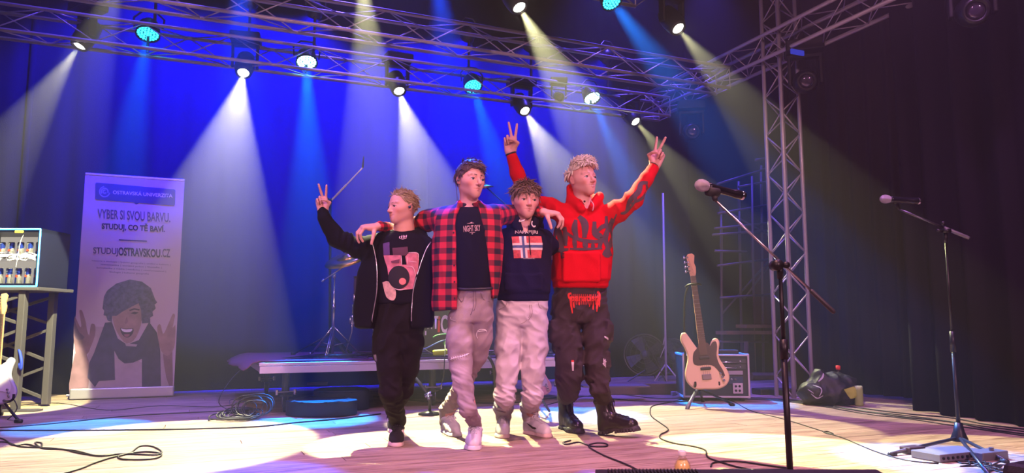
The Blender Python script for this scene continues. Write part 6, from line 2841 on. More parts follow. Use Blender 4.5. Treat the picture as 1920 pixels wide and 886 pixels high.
# white guitar at the left edge, and the one half hidden behind the light jeans
D = 5.75
loc = at(-6, 705, D)
y_ax = Vector((-.10, .18, 1)).normalized()
x_ax = Vector((1, .1, 0))
z_ax = x_ax.cross(y_ax).normalized()
x_ax = y_ax.cross(z_ax).normalized()
guitar('electric_guitar', loc, Matrix((x_ax, y_ax, z_ax)).transposed(), mat('white_lacquer', (.50, .48, .54), .25), mat('white_guard', (.7, .68, .7), .3), 'white electric guitar cut by the left edge of the picture', .82, False)
b = on_z(5, 792)
root = empty('guitar_stand', b, 'black guitar stand at the left edge under the white guitar', 'stand')
hubp = at(2, 748, 5.8)
for px, py in ((36, 789), (-40, 792), (0, 775)):
    mb = MB()
    f = on_z(px, py, .013)
    mb.tube([hubp, f], .010, 8)
    mb.tube([f + Vector((.02, 0, 0)), f - Vector((.03, 0, 0))], .014, 8)
    mb.build('leg', M_BLKM, root, True)
mb = MB()
mb.tube(curve_pts([hubp, at(14, 752, 5.62), at(24, 748, 5.6), at(26, 738, 5.6)], 4), .009, 8)
mb.tube(curve_pts([hubp, at(-25, 700, 5.95), at(-22, 600, 6.0)], 4), .009, 8)
mb.build('cradle_arms', M_BLKM, root, True)
cable([at(24, 745, 5.6), at(32, 762, 5.6), at(26, 775, 5.6), on_z(14, 786, .006)], .004, 'blue-lit cable hanging from the white guitar at left')
D = 5.6
loc = at(1003, 702, D)
y_ax = Vector((-.12, .2, 1)).normalized()
x_ax = Vector((1, .1, 0))
z_ax = x_ax.cross(y_ax).normalized()
x_ax = y_ax.cross(z_ax).normalized()
guitar('electric_guitar', loc, Matrix((x_ax, y_ax, z_ax)).transposed(), mat('shell_pink_lacquer', (.72, .45, .42), .25), mat('white_guard', (.7, .68, .7), .3), 'pale pink electric guitar half hidden behind the light baggy jeans', .60, False)
b = on_z(1010, 765)
root = empty('guitar_stand', b, 'black guitar stand behind the light baggy jeans', 'stand')
hubp = at(1008, 735, 5.7)
for px, py in ((1030, 770), (985, 768), (1006, 758)):
    mb = MB()
    f = on_z(px, py, .012)
    mb.tube([hubp, f], .010, 8)
    mb.build('leg', M_BLKM, root, True)
mb = MB()
mb.tube(curve_pts([hubp, at(1002, 722, 5.52), at(1009, 730, 5.48)], 4), .009, 8)
mb.tube(curve_pts([hubp, at(1000, 680, 5.85), at(990, 600, 5.95)], 4), .009, 8)
mb.build('cradle_arms', M_BLKM, root, True)


# ================================================================== microphone stands in front
def microphone(parent_label, p_ball, d, label, s=1.0):
    """handheld radio microphone: ball at p_ball, body along d"""
    d = Vector(d).normalized()
    root = empty('microphone', p_ball, label, 'microphone')
    F = frame(d).to_4x4()
    mb = MB()
    mb.lathe([(.001, -.026 * s), (.014 * s, -.024 * s), (.023 * s, -.013 * s), (.026 * s, 0), (.0255 * s, .010 * s), (.022 * s, .024 * s), (.018 * s, .032 * s), (.001, .032 * s)], p_ball, F, 24)
    mb.build('grille', mat('silver_mesh', (.62, .58, .62), .55, .5, bump=1.0, scale=900), root, True)
    mb = MB()
    mb.lathe([(.019 * s, .030 * s), (.020 * s, .045 * s), (.0165 * s, .07 * s), (.0165 * s, .165 * s), (.019 * s, .17 * s), (.019 * s, .215 * s), (.017 * s, .222 * s), (.001, .222 * s)], p_ball, F, 24)
    mb.build('handle', mat('gloss_black', (.012, .012, .02), .15, .3), root, True)
    mb = MB()
    mb.lathe([(.0195 * s, .205 * s), (.0197 * s, .207 * s), (.0197 * s, .214 * s), (.0195 * s, .216 * s)], p_ball, F, 24)
    mb.build('ring', M_CHROME, root, True)
    return root


D1 = 3.05
mb_dir = (at(1372, 361, D1 + .06) - at(1316, 347, D1))
microphone('', at(1315, 347, D1), mb_dir, 'silver-headed microphone on the nearer boom stand, in front of the tower', 1.0)
b = at(1484, 930, D1)
b.z = 0
root = empty('microphone_stand', b, 'black boom microphone stand nearest the camera, left of the tower foot', 'stand')
clt = at(1462, 497, D1)
mb = MB()
mb.tube([Vector((b.x, b.y, .02)), Vector((b.x - .005, b.y, .02)).lerp(clt, .62)], [.0125, .0125], 12)
mb.build('lower_pole', M_BLKM, root, True)
mb = MB()
q = Vector((b.x, b.y, .02)).lerp(clt, .62)
mb.tube([q - Vector((0, 0, .03)), q + Vector((0, 0, .05))], .0165, 12)
mb.tube([q, clt], .0085, 10)
mb.build('upper_pole', M_BLKM, root, True)
mb = MB()
mb.lathe([(.14, 0), (.14, .015), (.12, .022), (.02, .03), (.001, .03)], b, None, 36)
mb.build('base', M_BLKM, root, True)
e0, e1 = at(1342, 376, D1 + .01), at(1565, 586, D1 - .02)
mb = MB()
mb.tube([e0, e1 + (e0 - e1) * .2], .0052, 10)
mb.build('boom', mat('bright_tube', (.45, .45, .48), .25, .9), root, True)
mb = MB()
mb.tube([e1 + (e0 - e1) * .20, e1 + (e0 - e1) * .19, e1 + (e0 - e1) * .015, e1], [.006, .0095, .0095, .007], 12)
mb.build('counterweight', mat('dark_grip', (.03, .028, .032), .5), root, True)
mb = MB()
k = clt + Vector((0, -.0, .0))
mb.tube([k + Vector((-.015, .025, 0)), k + Vector((-.015, -.03, 0))], .022, 16)
mb.tube([k + Vector((.02, -.01, .0)), k + Vector((.02, -.025, .0))], .014, 12)
mb.tube([k - Vector((0, 0, .055)), k + Vector((0, 0, .01))], .013, 12)
mb.build('clutch', M_BLKM, root, True)
mb = MB()
mc = at(1338, 358, D1 + .02)
F = frame(mb_dir)
mb.tube([e0, e0 + Vector((-.004, 0, .012)), mc - F @ Vector((0, 0, .0)) - Vector((0, 0, .022))], [.009, .012, .009], 10)
mb.tube([mc - F @ Vector((0, 0, .03)) - Vector((0, 0, .004)), mc + F @ Vector((0, 0, .02)) - Vector((0, 0, .004))], .0215, 14)
mb.build('mic_clip', mat('matt_black_rubber', (.02, .02, .022), .7), root, True)

D2 = 4.30
dd = at(1711, 375, D2) - at(1660, 372, D2 - .02)
microphone('', at(1659, 373, D2), dd, 'silver-headed microphone on the right boom stand by the curtain', 1.0)
b = on_z(1800, 838)
D2 = b.y
root = empty('microphone_stand', b, 'black boom microphone stand with blue-lit tripod legs at right', 'stand')
clt = at(1772, 436, D2)
j = b.lerp(Vector((clt.x, clt.y, clt.z)), .46)
mb = MB()
mb.tube([b + Vector((0, 0, .04)), j], .0115, 12)
mb.tube([j - Vector((0, 0, .03)), j + Vector((0, 0, .09))], .0155, 12)
mb.build('lower_pole', M_BLKM, root, True)
mb = MB()
mb.tube([j, clt], .0075, 10)
mb.build('upper_pole', M_BLKM, root, True)
e0, e1 = at(1686, 392, D2), at(1817, 446, D2)
mb = MB()
mb.tube([e0, e1.lerp(e0, .25)], .0062, 10)
mb.build('boom', mat('satin_boom', (.10, .10, .12), .3, .8), root, True)
mb = MB()
mb.tube([e1.lerp(e0, .36), e1.lerp(e0, .35), e1.lerp(e0, .02), e1], [.008, .0105, .0105, .009], 12)
mb.build('counterweight', mat('grey_grip', (.16, .15, .17), .4, .4), root, True)
mb = MB()
mb.tube([clt - Vector((0, 0, .06)), clt + Vector((0, 0, .0))], .012, 12)
mb.tube([clt + Vector((-.02, -.02, .01)), clt + Vector((.02, -.02, .01))], .013, 12)
mb.tube([clt + Vector((-.06, -.02, .012)), clt + Vector((-.02, -.01, .010))], .008, 8)
mb.tube([clt + Vector((-.02, -.02, .04)), clt + Vector((-.02, -.02, .065))], .010, 8)
mb.build('clutch', M_BLKM, root, True)
mb = MB()
mb.tube([e0, e0 + Vector((-.01, 0, .012)), at(1682, 381, D2)], [.008, .010, .008], 10)
mb.tube([at(1677, 375, D2) - dd.normalized() * .0, at(1677, 375, D2) + dd.normalized() * .055], .0205, 14)
mb.build('mic_clip', mat('matt_black_rubber', (.02, .02, .022), .7), root, True)
mb = MB()
mb.lathe([(.045, .035), (.045, .05), (.03, .09), (.020, .14), (.001, .14)], b, None, 20)
mb.build('hub', M_BLKM, root, True)
for px, py in ((1668, 850), (1855, 890), (1888, 864)):
    f = on_z(px, py, .012)
    h0 = b + Vector((0, 0, .055))
    mb = MB()
    mb.tube([h0, f], .0095, 10)
    mb.build('leg', mat('satin_leg', (.06, .06, .07), .3, .6), root, True)
    mb = MB()
    mb.tube([f - Vector((0, 0, .008)) + (h0 - f).normalized() * .045, f - Vector((0, 0, .004))], .014, 10)
    mb.build('rubber_foot', mat('black_rubber', (.02, .02, .022), .6), root, True)

# pedalboard gear beneath the right stand
p = on_z(1780, 850, .022)
mb = MB()
mb.box(p, (.36, .17, .04), RU.to_3x3(), .004)
o = mb.build('effects_unit', mat('grey_white_paint', (.12, .11, .14), .5))
tag(o, 'flat grey-white effects unit on the floor under the right stand', 'audio device')
for i in range(9):
    q = MB()
    q.tube([p + RU.to_3x3() @ Vector((-.16 + i * .035, -.086, 0)), p + RU.to_3x3() @ Vector((-.16 + i * .035, -.092, 0))], .007, 8)
    q.build('jack_socket', M_BLKM, o)
p2 = on_z(1711, 842, .02)
mb = MB()
mb.box(p2, (.12, .07, .035), RU.to_3x3(), .005)
tag(mb.build('foot_pedal', mat('dark_red_paint', (.03, .012, .02), .4)), 'small dark foot pedal left of the effects unit', 'pedal')
p2 = on_z(1850, 852, .02)
mb = MB()
mb.box(p2, (.20, .10, .045), RU.to_3x3(), .005)
mb.tube([p2 + Vector((.02, -.01, .02)), p2 + Vector((.02, -.01, .04))], .012, 10)
tag(mb.build('foot_pedal', mat('grey_dark_paint', (.12, .11, .13), .4)), 'grey foot pedal right of the effects unit', 'pedal')
rn = random.Random(17)
for i in range(6):
    pts = [(1785 + i * 14, 858)]
    for k in range(4):
        pts.append((1790 + i * 12 + rn.uniform(-30, 55) + k * 14, 862 + k * 6 + rn.uniform(-5, 8)))
    fc(pts, .0035, ['thin cable loop left under the right stand', 'second thin cable under the right stand', 'blue-lit cable between the stand legs', 'cable trailing behind the front stand leg', 'cable beside the grey pedal', 'rightmost thin cable by the corner speaker'][i])

# ================================================================== front speaker, bottle, corner speaker
mb = MB()
zt = .20
l, r = on_z(1116, 878, zt), on_z(1640, 878, zt)
W_m = r.x - l.x
cx = (l.x + r.x) / 2
y0 = l.y
poly = [(-.0, 0), (-.0, .0)]
M = Matrix.Translation((cx, y0, 0))
prof = [(0, .0), (0, zt - .012), (-.012, zt), (-.25, zt - .02), (-.34, .10), (-.34, 0)]
vs = [(-W_m / 2, y, z) for y, z in prof] + [(W_m / 2 + (.02 if z < zt - .05 else 0), y, z) for y, z in prof]
n = len(prof)
mb.add([M @ Vector(v_) for v_ in vs], [tuple(range(n)), tuple(range(n, 2 * n))] + [(i, (i + 1) % n, (i + 1) % n + n, i + n) for i in range(n)])
sp = mb.build('stage_monitor', mat('black_speaker_paint', (.012, .011, .022), .5, bump=.3, scale=300))
tag(sp, 'long black stage monitor speaker cut by the bottom edge of the picture', 'speaker')
for i in range(26):
    q = MB()
    x = l.x + .04 + i * .012
    q.box((x, y0 - .10, zt - .002), (.004, .12, .010), Matrix.Rotation(R_(4.5), 3, 'X'))
    q.build('vent_rib', mat('black_plastic', (.012, .012, .014), .4), sp)
q = MB()
q.box((cx, y0 - .30, .14), (W_m - .08, .02, .13), Matrix.Rotation(R_(-48), 3, 'X'))
q.build('grille', mat('grille_mesh', (.02, .02, .022), .6, bump=1, scale=500), sp)
mb = MB()
c = on_z(1912, 890, .12)
mb.box((c.x + .10, c.y - .1, .09), (.34, .28, .18), Matrix.Rotation(.5, 3, 'Z'), .03)
tag(mb.build('stage_monitor', mat('black_speaker_paint', (.012, .011, .022), .5)), 'black speaker corner at the bottom right corner of the picture', 'speaker')

Db = 3.02
b = at(1281, 930, Db)
b.z = 0
root = empty('water_bottle', b, 'clear bottle with yellowish drink and white cap behind the front monitor', 'bottle')
m_pet = clear_mat('clear_pet', .12, (.98, .95, .85))
mb = MB()
mb.lathe([(.001, .002), (.030, .002), (.034, .012), (.034, .06), (.0325, .065), (.034, .07), (.034, .135), (.031, .155), (.020, .175), (.0135, .183), (.0135, .192), (.001, .192)], b, None, 28)
mb.build('bottle_body', m_pet, root, True)
mb = MB()
mb.lathe([(.001, .005), (.029, .005), (.031, .014), (.031, .130), (.028, .150), (.018, .170), (.001, .170)], b, None, 24)
mb.build('drink', mat('pale_yellow_drink', (.85, .66, .26), .25), root, True)
mb = MB()
mb.lathe([(.015, .186), (.0155, .190), (.0155, .204), (.0145, .206), (.001, .206)], b, None, 20)
mb.build('cap', mat('white_cap', (.85, .78, .75), .5), root, True)
me = text_mesh('FRESH', .018, .9, bold=.0008)
me.transform(Matrix.Translation(b + Vector((.012, -.0352, .120))) @ Matrix.Rotation(PI / 2, 4, 'X'))
link('lettering', me, mat('dark_ink', (.05, .04, .02), .6), root)

# ================================================================== amplifier rack, behind the bass
c = Vector((2.03, 7.05, 0))
ac = on_z(1344, 752)
Rk = Matrix.Rotation(R_(-4), 3, 'Z')
root = empty('amplifier_rack', ac, 'black amplifier flight case with rack handles behind the bass guitar', 'amplifier')
K = lambda x, y, z: ac + Rk @ Vector((x, y, z))
wA, hA, dA = .60, .39, .45
mb = MB()
mb.box(K(0, dA / 2, hA / 2 + .035), (wA, dA, hA), Rk, .008)
mb.build('case', mat('black_case_laminate', (.018, .017, .022), .45), root)
for sx in (-1, 1):
    for z in (.04, hA + .03):
        mb = MB()
        mb.box(K(sx * (wA / 2 - .008), dA / 2, z), (.022, dA + .012, .022), Rk, .003)
        mb.build('corner_profile', M_ALU, root)
    mb = MB()
    mb.box(K(sx * (wA / 2 - .006), -.003, hA / 2 + .035), (.018, .016, hA), Rk, .003)
    mb.build('corner_profile', M_ALU, root)
for z in (.042, hA + .028):
    mb = MB()
    mb.box(K(0, -.003, z), (wA, .016, .016), Rk, .003)
    mb.build('corner_profile', M_ALU, root)
for i, z in enumerate((.365, .315)):
    mb = MB()
    mb.box(K(.09, -.008, z), (.36, .012, .042), Rk, .002)
    pn = mb.build('rack_panel', mat('grey_rack_panel', (.06, .06, .07), .4, .4), root)
    mb = MB()
    mb.tube([K(.04, -.014, z), K(.05, -.03, z - .008), K(.18, -.03, z - .008), K(.19, -.014, z)], .005, 8)
    mb.build('handle', M_CHROME, pn, True)
    for x in (.02, .22):
        mb = MB()
        mb.tube([K(x, -.014, z), K(x, -.02, z)], .009, 8)
        mb.build('latch', M_CHROME, pn, True)
mb = MB()
mb.box(K(.12, -.008, .26), (.24, .012, .035), Rk, .002)
mb.build('rack_panel', mat('pale_rack_panel', (.35, .32, .36), .4), root)
mb = MB()
mb.box(K(.0, -.008, .19), (.48, .012, .07), Rk, .002)
mb.build('rack_panel', mat('blue_rack_panel', (.02, .035, .09), .4), root)
for i in range(5):
    mb = MB()
    mb.tube([K(.03 + i * .035, -.012, .20), K(.03 + i * .035, -.026, .20)], .010, 10)
    mb.build('knob', mat('silver_knob', (.4, .4, .42), .3, .8), root, True)
mb = MB()
mb.box(K(.19, -.012, .12), (.09, .016, .095), Rk, .003)
sk = mb.build('socket_plate', mat('pale_socket_plate', (.55, .50, .52), .5), root)
for x, z in ((.172, .14), (.205, .14), (.172, .10), (.205, .10)):
    mb = MB()
    mb.tube([K(x, -.019, z), K(x, -.023, z)], .011, 10)
    mb.build('socket', M_BLKM, sk, True)
for x in (-.24, .24):
    for y in (.04, .4):
        mb = MB()
        mb.tube([K(x - .015, y, .02), K(x + .015, y, .02)], .02, 12)
        mb.build('wheel', mat('black_rubber', (.02, .02, .022), .6), root, True)
mb = MB()
mb.box(K(.10, .15, hA + .055), (.26, .16, .035), Rk, .008)
tag(mb.build('wireless_receiver', mat('black_device', (.02, .02, .03), .3)), 'small black receiver lying on top of the amplifier case', 'audio device')
for x in (.0, .2):
    pass

# ================================================================== black bag and bottles by the wing curtain
bl, br_ = on_z(1512, 758), on_z(1624, 762)
bc = (bl + br_) / 2 + Vector((0, .12, 0))
S = Sdf()
S.add(ell(bc + Vector((0, 0, .09)), (.27, .17, .12)), .02)
S.add(ell(bc + Vector((.03, 0, .16)), (.20, .15, .12)), .06)
S.add(ell(bc + Vector((-.08, -.02, .24)), (.07, .07, .075)), .04)
S.add(ell(bc + Vector((-.17, -.03, .10)), (.10, .12, .10)), .04)
S.add(rc(bc + Vector((-.12, -.08, .20)), bc + Vector((.20, -.06, .21)), .03, .03), .03)
S.cut(lambda P: .003 - P[..., 2], .004)
S.displace(lambda P: (np.abs(wnoise(P, 16, 90)) - .3) * .022 + (np.abs(wnoise(P, 34, 91)) - .3) * .008)
bag = sdf_obj('duffel_bag', S, list(bc - Vector((.38, .28, .05))), list(bc + Vector((.38, .28, .4))), .007, mat('black_nylon', (.010, .010, .012), .55, bump=.3, scale=60), None, bc, it=1)
tag(bag, 'slumped black sports bag with jacket on top, beside the truss tower foot', 'bag')
bb = bvh_of(bag)
decal('green_panel', pxpoly([(1575, 728), (1597, 723), (1606, 730), (1605, 744), (1590, 746)], bc.y - .1), bb, mat('lime_fabric', (.42, .52, .08), .7), bag, .006, .02)
wp = mat('white_print', (.5, .5, .52), .7)
decal('print', pxstrips([([(1528, 722), (1540, 728), (1536, 742)], 2), ([(1522, 738), (1532, 746), (1542, 741)], 2), ([(1538, 715), (1546, 708), (1549, 700)], 3), ([(1518, 730), (1526, 737)], 1.6)], bc.y - .15), bb, wp, bag, .006, .02)
mb = MB()
q = []
for x, y in ((1512, 735), (1530, 716), (1560, 703), (1590, 699), (1612, 712)):
    hh = bb.ray_cast(at(x, y, bc.y - .5), Vector((0, 1, 0)), 1.5)
    if hh[0] is not None:
        q.append(hh[0] - Vector((0, .006, 0)))
if len(q) > 2:
    mb.tube(curve_pts(q, 5), .010, 6)
    mb.build('strap', mat('grey_webbing', (.10, .10, .11), .6), bag, True)
b = on_z(1611, 760)
root = empty('drink_bottle', b, 'lime green translucent drinking bottle standing before the black bag', 'bottle')
mb = MB()
mb.lathe([(.001, 0), (.033, 0), (.036, .01), (.036, .135), (.034, .15), (.001, .15)], b, None, 24)
mb.build('bottle_body', mat('lime_bottle', (.45, .62, .18), .25, trans=.3), root, True)
mb = MB()
mb.lathe([(.033, .148), (.034, .152), (.034, .166), (.030, .170), (.001, .170)], b, None, 24)
mb.build('lid', mat('pale_green_lid', (.55, .75, .35), .4), root, True)
b = Vector((bc.x + .13, bc.y + .10, 0))
root = empty('drink_bottle', b, 'dark bottle with a red cap poking up behind the black bag', 'bottle')
mb = MB()
zc = at(1587, 690, b.y).z
mb.lathe([(.001, 0), (.032, 0), (.034, .01), (.034, zc - .10), (.014, zc - .03), (.014, zc), (.001, zc)], b, None, 20)
mb.build('bottle_body', mat('dark_bottle', (.02, .012, .01), .15), root, True)
mb = MB()
mb.lathe([(.019, zc - .012), (.020, zc), (.020, zc + .024), (.001, zc + .026)], b, None, 16)
mb.build('cap', mat('red_cap', (.75, .05, .03), .4), root, True)

# ================================================================== pull-up banner
VB = 8.12
vb = lambda px, py, k=0: on_v(px, py, VB - .0006 * k)
bl, br_, tl, tr_ = vb(131, 752), vb(325, 744), vb(161, 323), vb(349, 340)
u0, u1 = bl.dot(U), br_.dot(U)
z1 = (tl.z + tr_.z) / 2
root = empty('pull_up_banner', uv((u0 + u1) / 2, VB), 'tall white pull-up banner with university lettering and a shouting man', 'banner')
mb = MB()
ubox(mb, (u0 + u1) / 2, VB + .004, (.05 + z1) / 2 + .0, (u1 - u0, .003, z1 - .05))
mb.build('banner_sheet', mat('banner_white', (.50, .40, .52), .6), root)
mb = MB()
ubox(mb, (u0 + u1) / 2, VB + .02, .055, (u1 - u0 + .01, .09, .10), .012)
mb.build('base', mat('brushed_alu_light', (.55, .55, .6), .35, .7), root)
mb = MB()
ubox(mb, (u0 + u1) / 2, VB + .008, z1, (u1 - u0, .018, .022), .004)
mb.build('top_rail', M_ALU, root)
mb = MB()
mb.tube([uv((u0 + u1) / 2, VB + .04, .08), uv((u0 + u1) / 2, VB + .03, z1)], .008, 8)
mb.build('support_pole', M_ALU, root)
mb = MB()
mb.tube([vb(128, 740) + Vector((0, -.03, 0)), vb(134, 740) + Vector((0, -.03, 0))], .012, 8)
mb.build('end_knob', M_CHROME, root)


def bpoly(name, poly, k, m, S0=(0, 0, 1.0), smooth=0):
    ox, oy, sc = S0
    P = [Vector((ox + x / sc, oy + y / sc, 0)) for x, y in poly]
    if smooth:
        P = curve_pts(P + [P[0]], smooth)[:-1]
    from mathutils.geometry import tessellate_polygon
    bm = bmesh.new()
    vs_ = [bm.verts.new(vb(p.x, p.y, k)) for p in P]
    for t in tessellate_polygon([P]):
        try:
            bm.faces.new([vs_[i] for i in t])
        except ValueError:
            pass
    me_ = bpy.data.meshes.new(name)
    bm.to_mesh(me_)
    bm.free()
    return link(name, me_, m, root)


def btext(s, px, py, w, h, m, k=3, bold=.0, skew=0):
    me_ = text_mesh(s, 1.0, 1.0, 'CENTER', 0, bold)
    xs = [v_.co.x for v_ in me_.vertices]
    ys = [v_.co.y for v_ in me_.vertices]
    for v_ in me_.vertices:
        fx = (v_.co.x - (min(xs) + max(xs)) / 2) / (max(xs) - min(xs))
        fy = (v_.co.y - (min(ys) + max(ys)) / 2) / (max(ys) - min(ys))
        v_.co = v_.co
        v_.co = vb(px + fx * w, py - fy * h + fx * skew, k)
    return link('lettering', me_, m, root)


T7 = (150, 320, 4.22)
bx = lambda X: 150 + X / 4.22
by = lambda Y: 320 + Y / 4.22
M_BNAVY = mat('banner_navy', (.02, .015, .16), .5)
M_BGREY = mat('banner_grey_ink', (.09, .06, .14), .6)
M_BDARK = mat('banner_dark_ink', (.03, .02, .07), .6)
M_BWHT = mat('banner_white_ink', (.80, .76, .85), .6)
bpoly('logo_panel', [(130, 92), (745, 146), (755, 155), (752, 268), (742, 276), (470, 254), (445, 266), (425, 250), (132, 228), (120, 218), (122, 100)], 1, M_BNAVY, T7)
btext('OSTRAVSKÁ UNIVERZITA', bx(496), by(180), 471 / 4.22, 8.5, M_BWHT, 2, .012, 7)
for R0, R1, a0, a1 in ((36, 44, .2, 4.6), (22, 31, 2.6, 6.6), (8, 17, .5, 5.2)):
    A = [(195 + R1 * math.cos(a0 + (a1 - a0) * i / 16), 165 + R1 * math.sin(a0 + (a1 - a0) * i / 16)) for i in range(17)]
    B = [(195 + R0 * math.cos(a0 + (a1 - a0) * i / 16), 165 + R0 * math.sin(a0 + (a1 - a0) * i / 16)) for i in range(17)]
    bpoly('swirl_logo', A + B[::-1], 2, mat('banner_pale_blue', (.30, .28, .75), .6), T7)
btext('VYBER SI SVOU BARVU.', bx(427), by(354), 575 / 4.22, 18, M_BGREY, 2, .02, 8)
btext('STUDUJ, CO TĚ BAVÍ.', bx(422), by(448), 500 / 4.22, 17.5, M_BDARK, 2, .035, 6)
bpoly('rule_line', [(308, 541), (530, 552), (530, 560), (308, 550)], 2, M_BDARK, T7)
btext('STUDUJ', bx(203), by(640), 196 / 4.22, 16, M_BGREY, 2, .02, 2)
btext('OSTRAVSKOU', bx(470), by(645), 332 / 4.22, 16, M_BDARK, 2, .035, 4)
btext('.CZ', bx(678), by(650), 72 / 4.22, 16, M_BGREY, 2, .02, 1)
for i, (s, x, y, w) in enumerate((('historie a teologie | fyzická geografie | umění a kultura |', 405, 727, 620), ('matematika | sociální práce | filozofie |', 405, 754, 480),
                                 ('žurnalistika a média | medicína | ošetřovatelství |', 405, 781, 550), ('biologie | kulturní geografie', 390, 808, 310))):
    btext(s, bx(x), by(y), w / 4.22, 4, M_BGREY, 2, 0, w / 4.22 * .055)
T8 = (125, 510, 3.545)
SKB = mat('banner_skin', (.20, .11, .15), .6, vary=.25, vscale=9)
SKL = mat('banner_skin_light', (.30, .18, .21), .6, vary=.2, vscale=12)
CRM = mat('banner_cream', (.38, .30, .37), .6, vary=.12, vscale=9)
SCF = mat('banner_scarf', (.045, .035, .10), .7, vary=.3, vscale=12)
HRB = mat('banner_hair', (.07, .06, .15), .7, vary=.5, vscale=30)
DRK = mat('banner_feature_ink', (.03, .02, .05), .7)  # dark ink of the printed mouth, eye and brow
bpoly('picture', [(190, 360), (245, 362), (330, 520), (500, 600), (590, 400), (640, 520), (700, 770), (690, 795), (125, 812), (150, 700), (140, 560)], 1, CRM, T8)
bpoly('picture', [(55, 540), (132, 545), (150, 640), (146, 740), (120, 815), (18, 818), (30, 660)], 2, SKB, T8, 2)
bpoly('picture', [(62, 548), (46, 430), (52, 300), (62, 305), (88, 362), (98, 350), (84, 262), (92, 250), (106, 262), (128, 335), (134, 380), (150, 420), (160, 350), (176, 342), (190, 355), (188, 420), (158, 500), (132, 548)], 3, SKB, T8, 2)
bpoly('picture', [(48, 400), (52, 320), (64, 350), (85, 400), (120, 430), (90, 450), (60, 440)], 4, mat('banner_skin_dark', (.09, .05, .10), .6), T8, 2)
bpoly('picture', [(640, 545), (702, 520), (706, 700), (704, 780), (690, 780), (662, 700), (648, 620)], 2, SKB, T8)
bpoly('picture', [(602, 362), (612, 346), (626, 352), (640, 410), (662, 375), (700, 285), (712, 276), (720, 290), (704, 370), (722, 350), (722, 430), (714, 500), (684, 548), (650, 550), (612, 480)], 3, SKL, T8, 2)
bpoly('picture', [(255, 335), (180, 540), (150, 600), (138, 700), (188, 762), (215, 722), (322, 716), (316, 520), (345, 575), (385, 606), (440, 600), (500, 575), (500, 792), (628, 790), (622, 520), (600, 400), (548, 330), (480, 450), (400, 480), (340, 440), (300, 330)], 4, SCF, T8)
bpoly('picture', [(388, 470), (470, 480), (462, 494), (395, 490)], 5, CRM, T8)
bpoly('picture', [(300, 280), (330, 260), (480, 205), (502, 300), (476, 400), (442, 455), (398, 472), (362, 440), (322, 370)], 5, SKL, T8, 2)
bpoly('picture', [(355, 368), (395, 374), (442, 372), (440, 405), (414, 432), (384, 428), (362, 402)], 6, DRK, T8, 2)
bpoly('picture', [(360, 372), (395, 380), (436, 376), (428, 394), (395, 398), (370, 390)], 7, M_BWHT, T8, 2)
bpoly('picture', [(380, 412), (420, 410), (408, 428), (388, 426)], 7, mat('banner_tongue', (.30, .10, .18), .6), T8, 2)
bpoly('picture', [(425, 272), (450, 262), (478, 268), (455, 280)], 6, DRK, T8)
bpoly('picture', [(415, 250), (450, 238), (485, 246), (482, 254), (450, 248), (420, 258)], 6, DRK, T8)
bpoly('picture', [(400, 290), (408, 330), (392, 345), (385, 335)], 6, SKB, T8)
bpoly('picture', [(238, 240), (248, 160), (270, 120), (330, 75), (420, 48), (500, 62), (560, 105), (588, 180), (602, 200), (585, 215), (592, 240), (570, 262), (575, 290), (555, 300), (556, 335), (500, 340), (494, 250), (478, 205), (420, 235), (370, 262), (330, 290), (302, 290), (300, 330), (272, 320), (262, 290), (245, 285), (250, 255)], 7, HRB, T8)

# ================================================================== bar table and drinks cooler at the left
D = 6.15
tb = at(70, 541, D)
zt = tb.z
root = empty('bar_table', (tb.x - .45, D + .2, 0), 'tall grey table on crossed truss legs at the left edge', 'table')
M_TG = mat('grey_table_paint', (.065, .06, .07), .6)
mb = MB()
mb.box((tb.x - .45, D + .22, zt), (.95, .50, .028), None, .004)
mb.build('table_top', M_TG, root)
xl = tb.x - .9
for x, y in ((tb.x - .10, D + .02), (tb.x - .10, D + .42), (xl + .05, D + .02), (xl + .05, D + .42)):
    mb = MB()
    mb.box((x - .02, y, zt / 2), (.055, .055, zt - .03), None, .004)
    mb.build('leg', M_TG, root)
for y in (D + .02, D + .42):
    for za, zb in ((.06, .34), (.34, .06), (.38, .66), (.66, .38), (.70, .94), (.94, .70)):
        mb = MB()
        a, b = Vector((xl + .05, y, za)), Vector((tb.x - .12, y, zb))
        mb.tube([a, b], .016, 4)
        mb.build('cross_brace', M_TG, root)
for s in (0,):
    mb = MB()
    mb.box((tb.x - .08, D + .02, .008), (.30, .12, .016), None)
    mb.build('foot_plate', M_TG, root)
# cooler
cz = zt + .014
fx1 = at(74, 500, D).x
fh = at(40, 428, D).z - cz
fw, fd = .62, .40
cxx = fx1 - fw / 2
root = empty('drinks_cooler', (cxx, D + fd / 2, cz), 'glass-fronted drinks cooler with blue light frame, full of cans', 'fridge')
mb = MB()
t = .03
mb.box((cxx, D + fd - .01, cz + fh / 2), (fw, .02, fh))
for sx in (-1, 1):
    mb.box((cxx + sx * (fw / 2 - t / 2), D + fd / 2, cz + fh / 2), (t, fd, fh))
mb.box((cxx, D + fd / 2, cz + t / 2), (fw, fd, t))
mb.box((cxx, D + fd / 2, cz + fh - t / 2), (fw, fd, t))
mb.build('housing', mat('dark_blue_housing', (.01, .012, .03), .4), root)
mb = MB()
mb.box((cxx, D + fd - .03, cz + fh / 2), (fw - 2 * t, .01, fh - 2 * t))
mb.build('lit_back', mat('cooler_backlight', (.8, .8, .75), .6, emit=(1, .9, .75), power=.55), root)
mb = MB()
mb.box((cxx, D + .20, cz + fh * .50), (fw - 2 * t, .30, .006))
mb.build('shelf', M_CHROME, root)
e = mat('blue_light_strip', (.1, .5, 1), .4, emit=(.03, .35, 1.0), power=5)
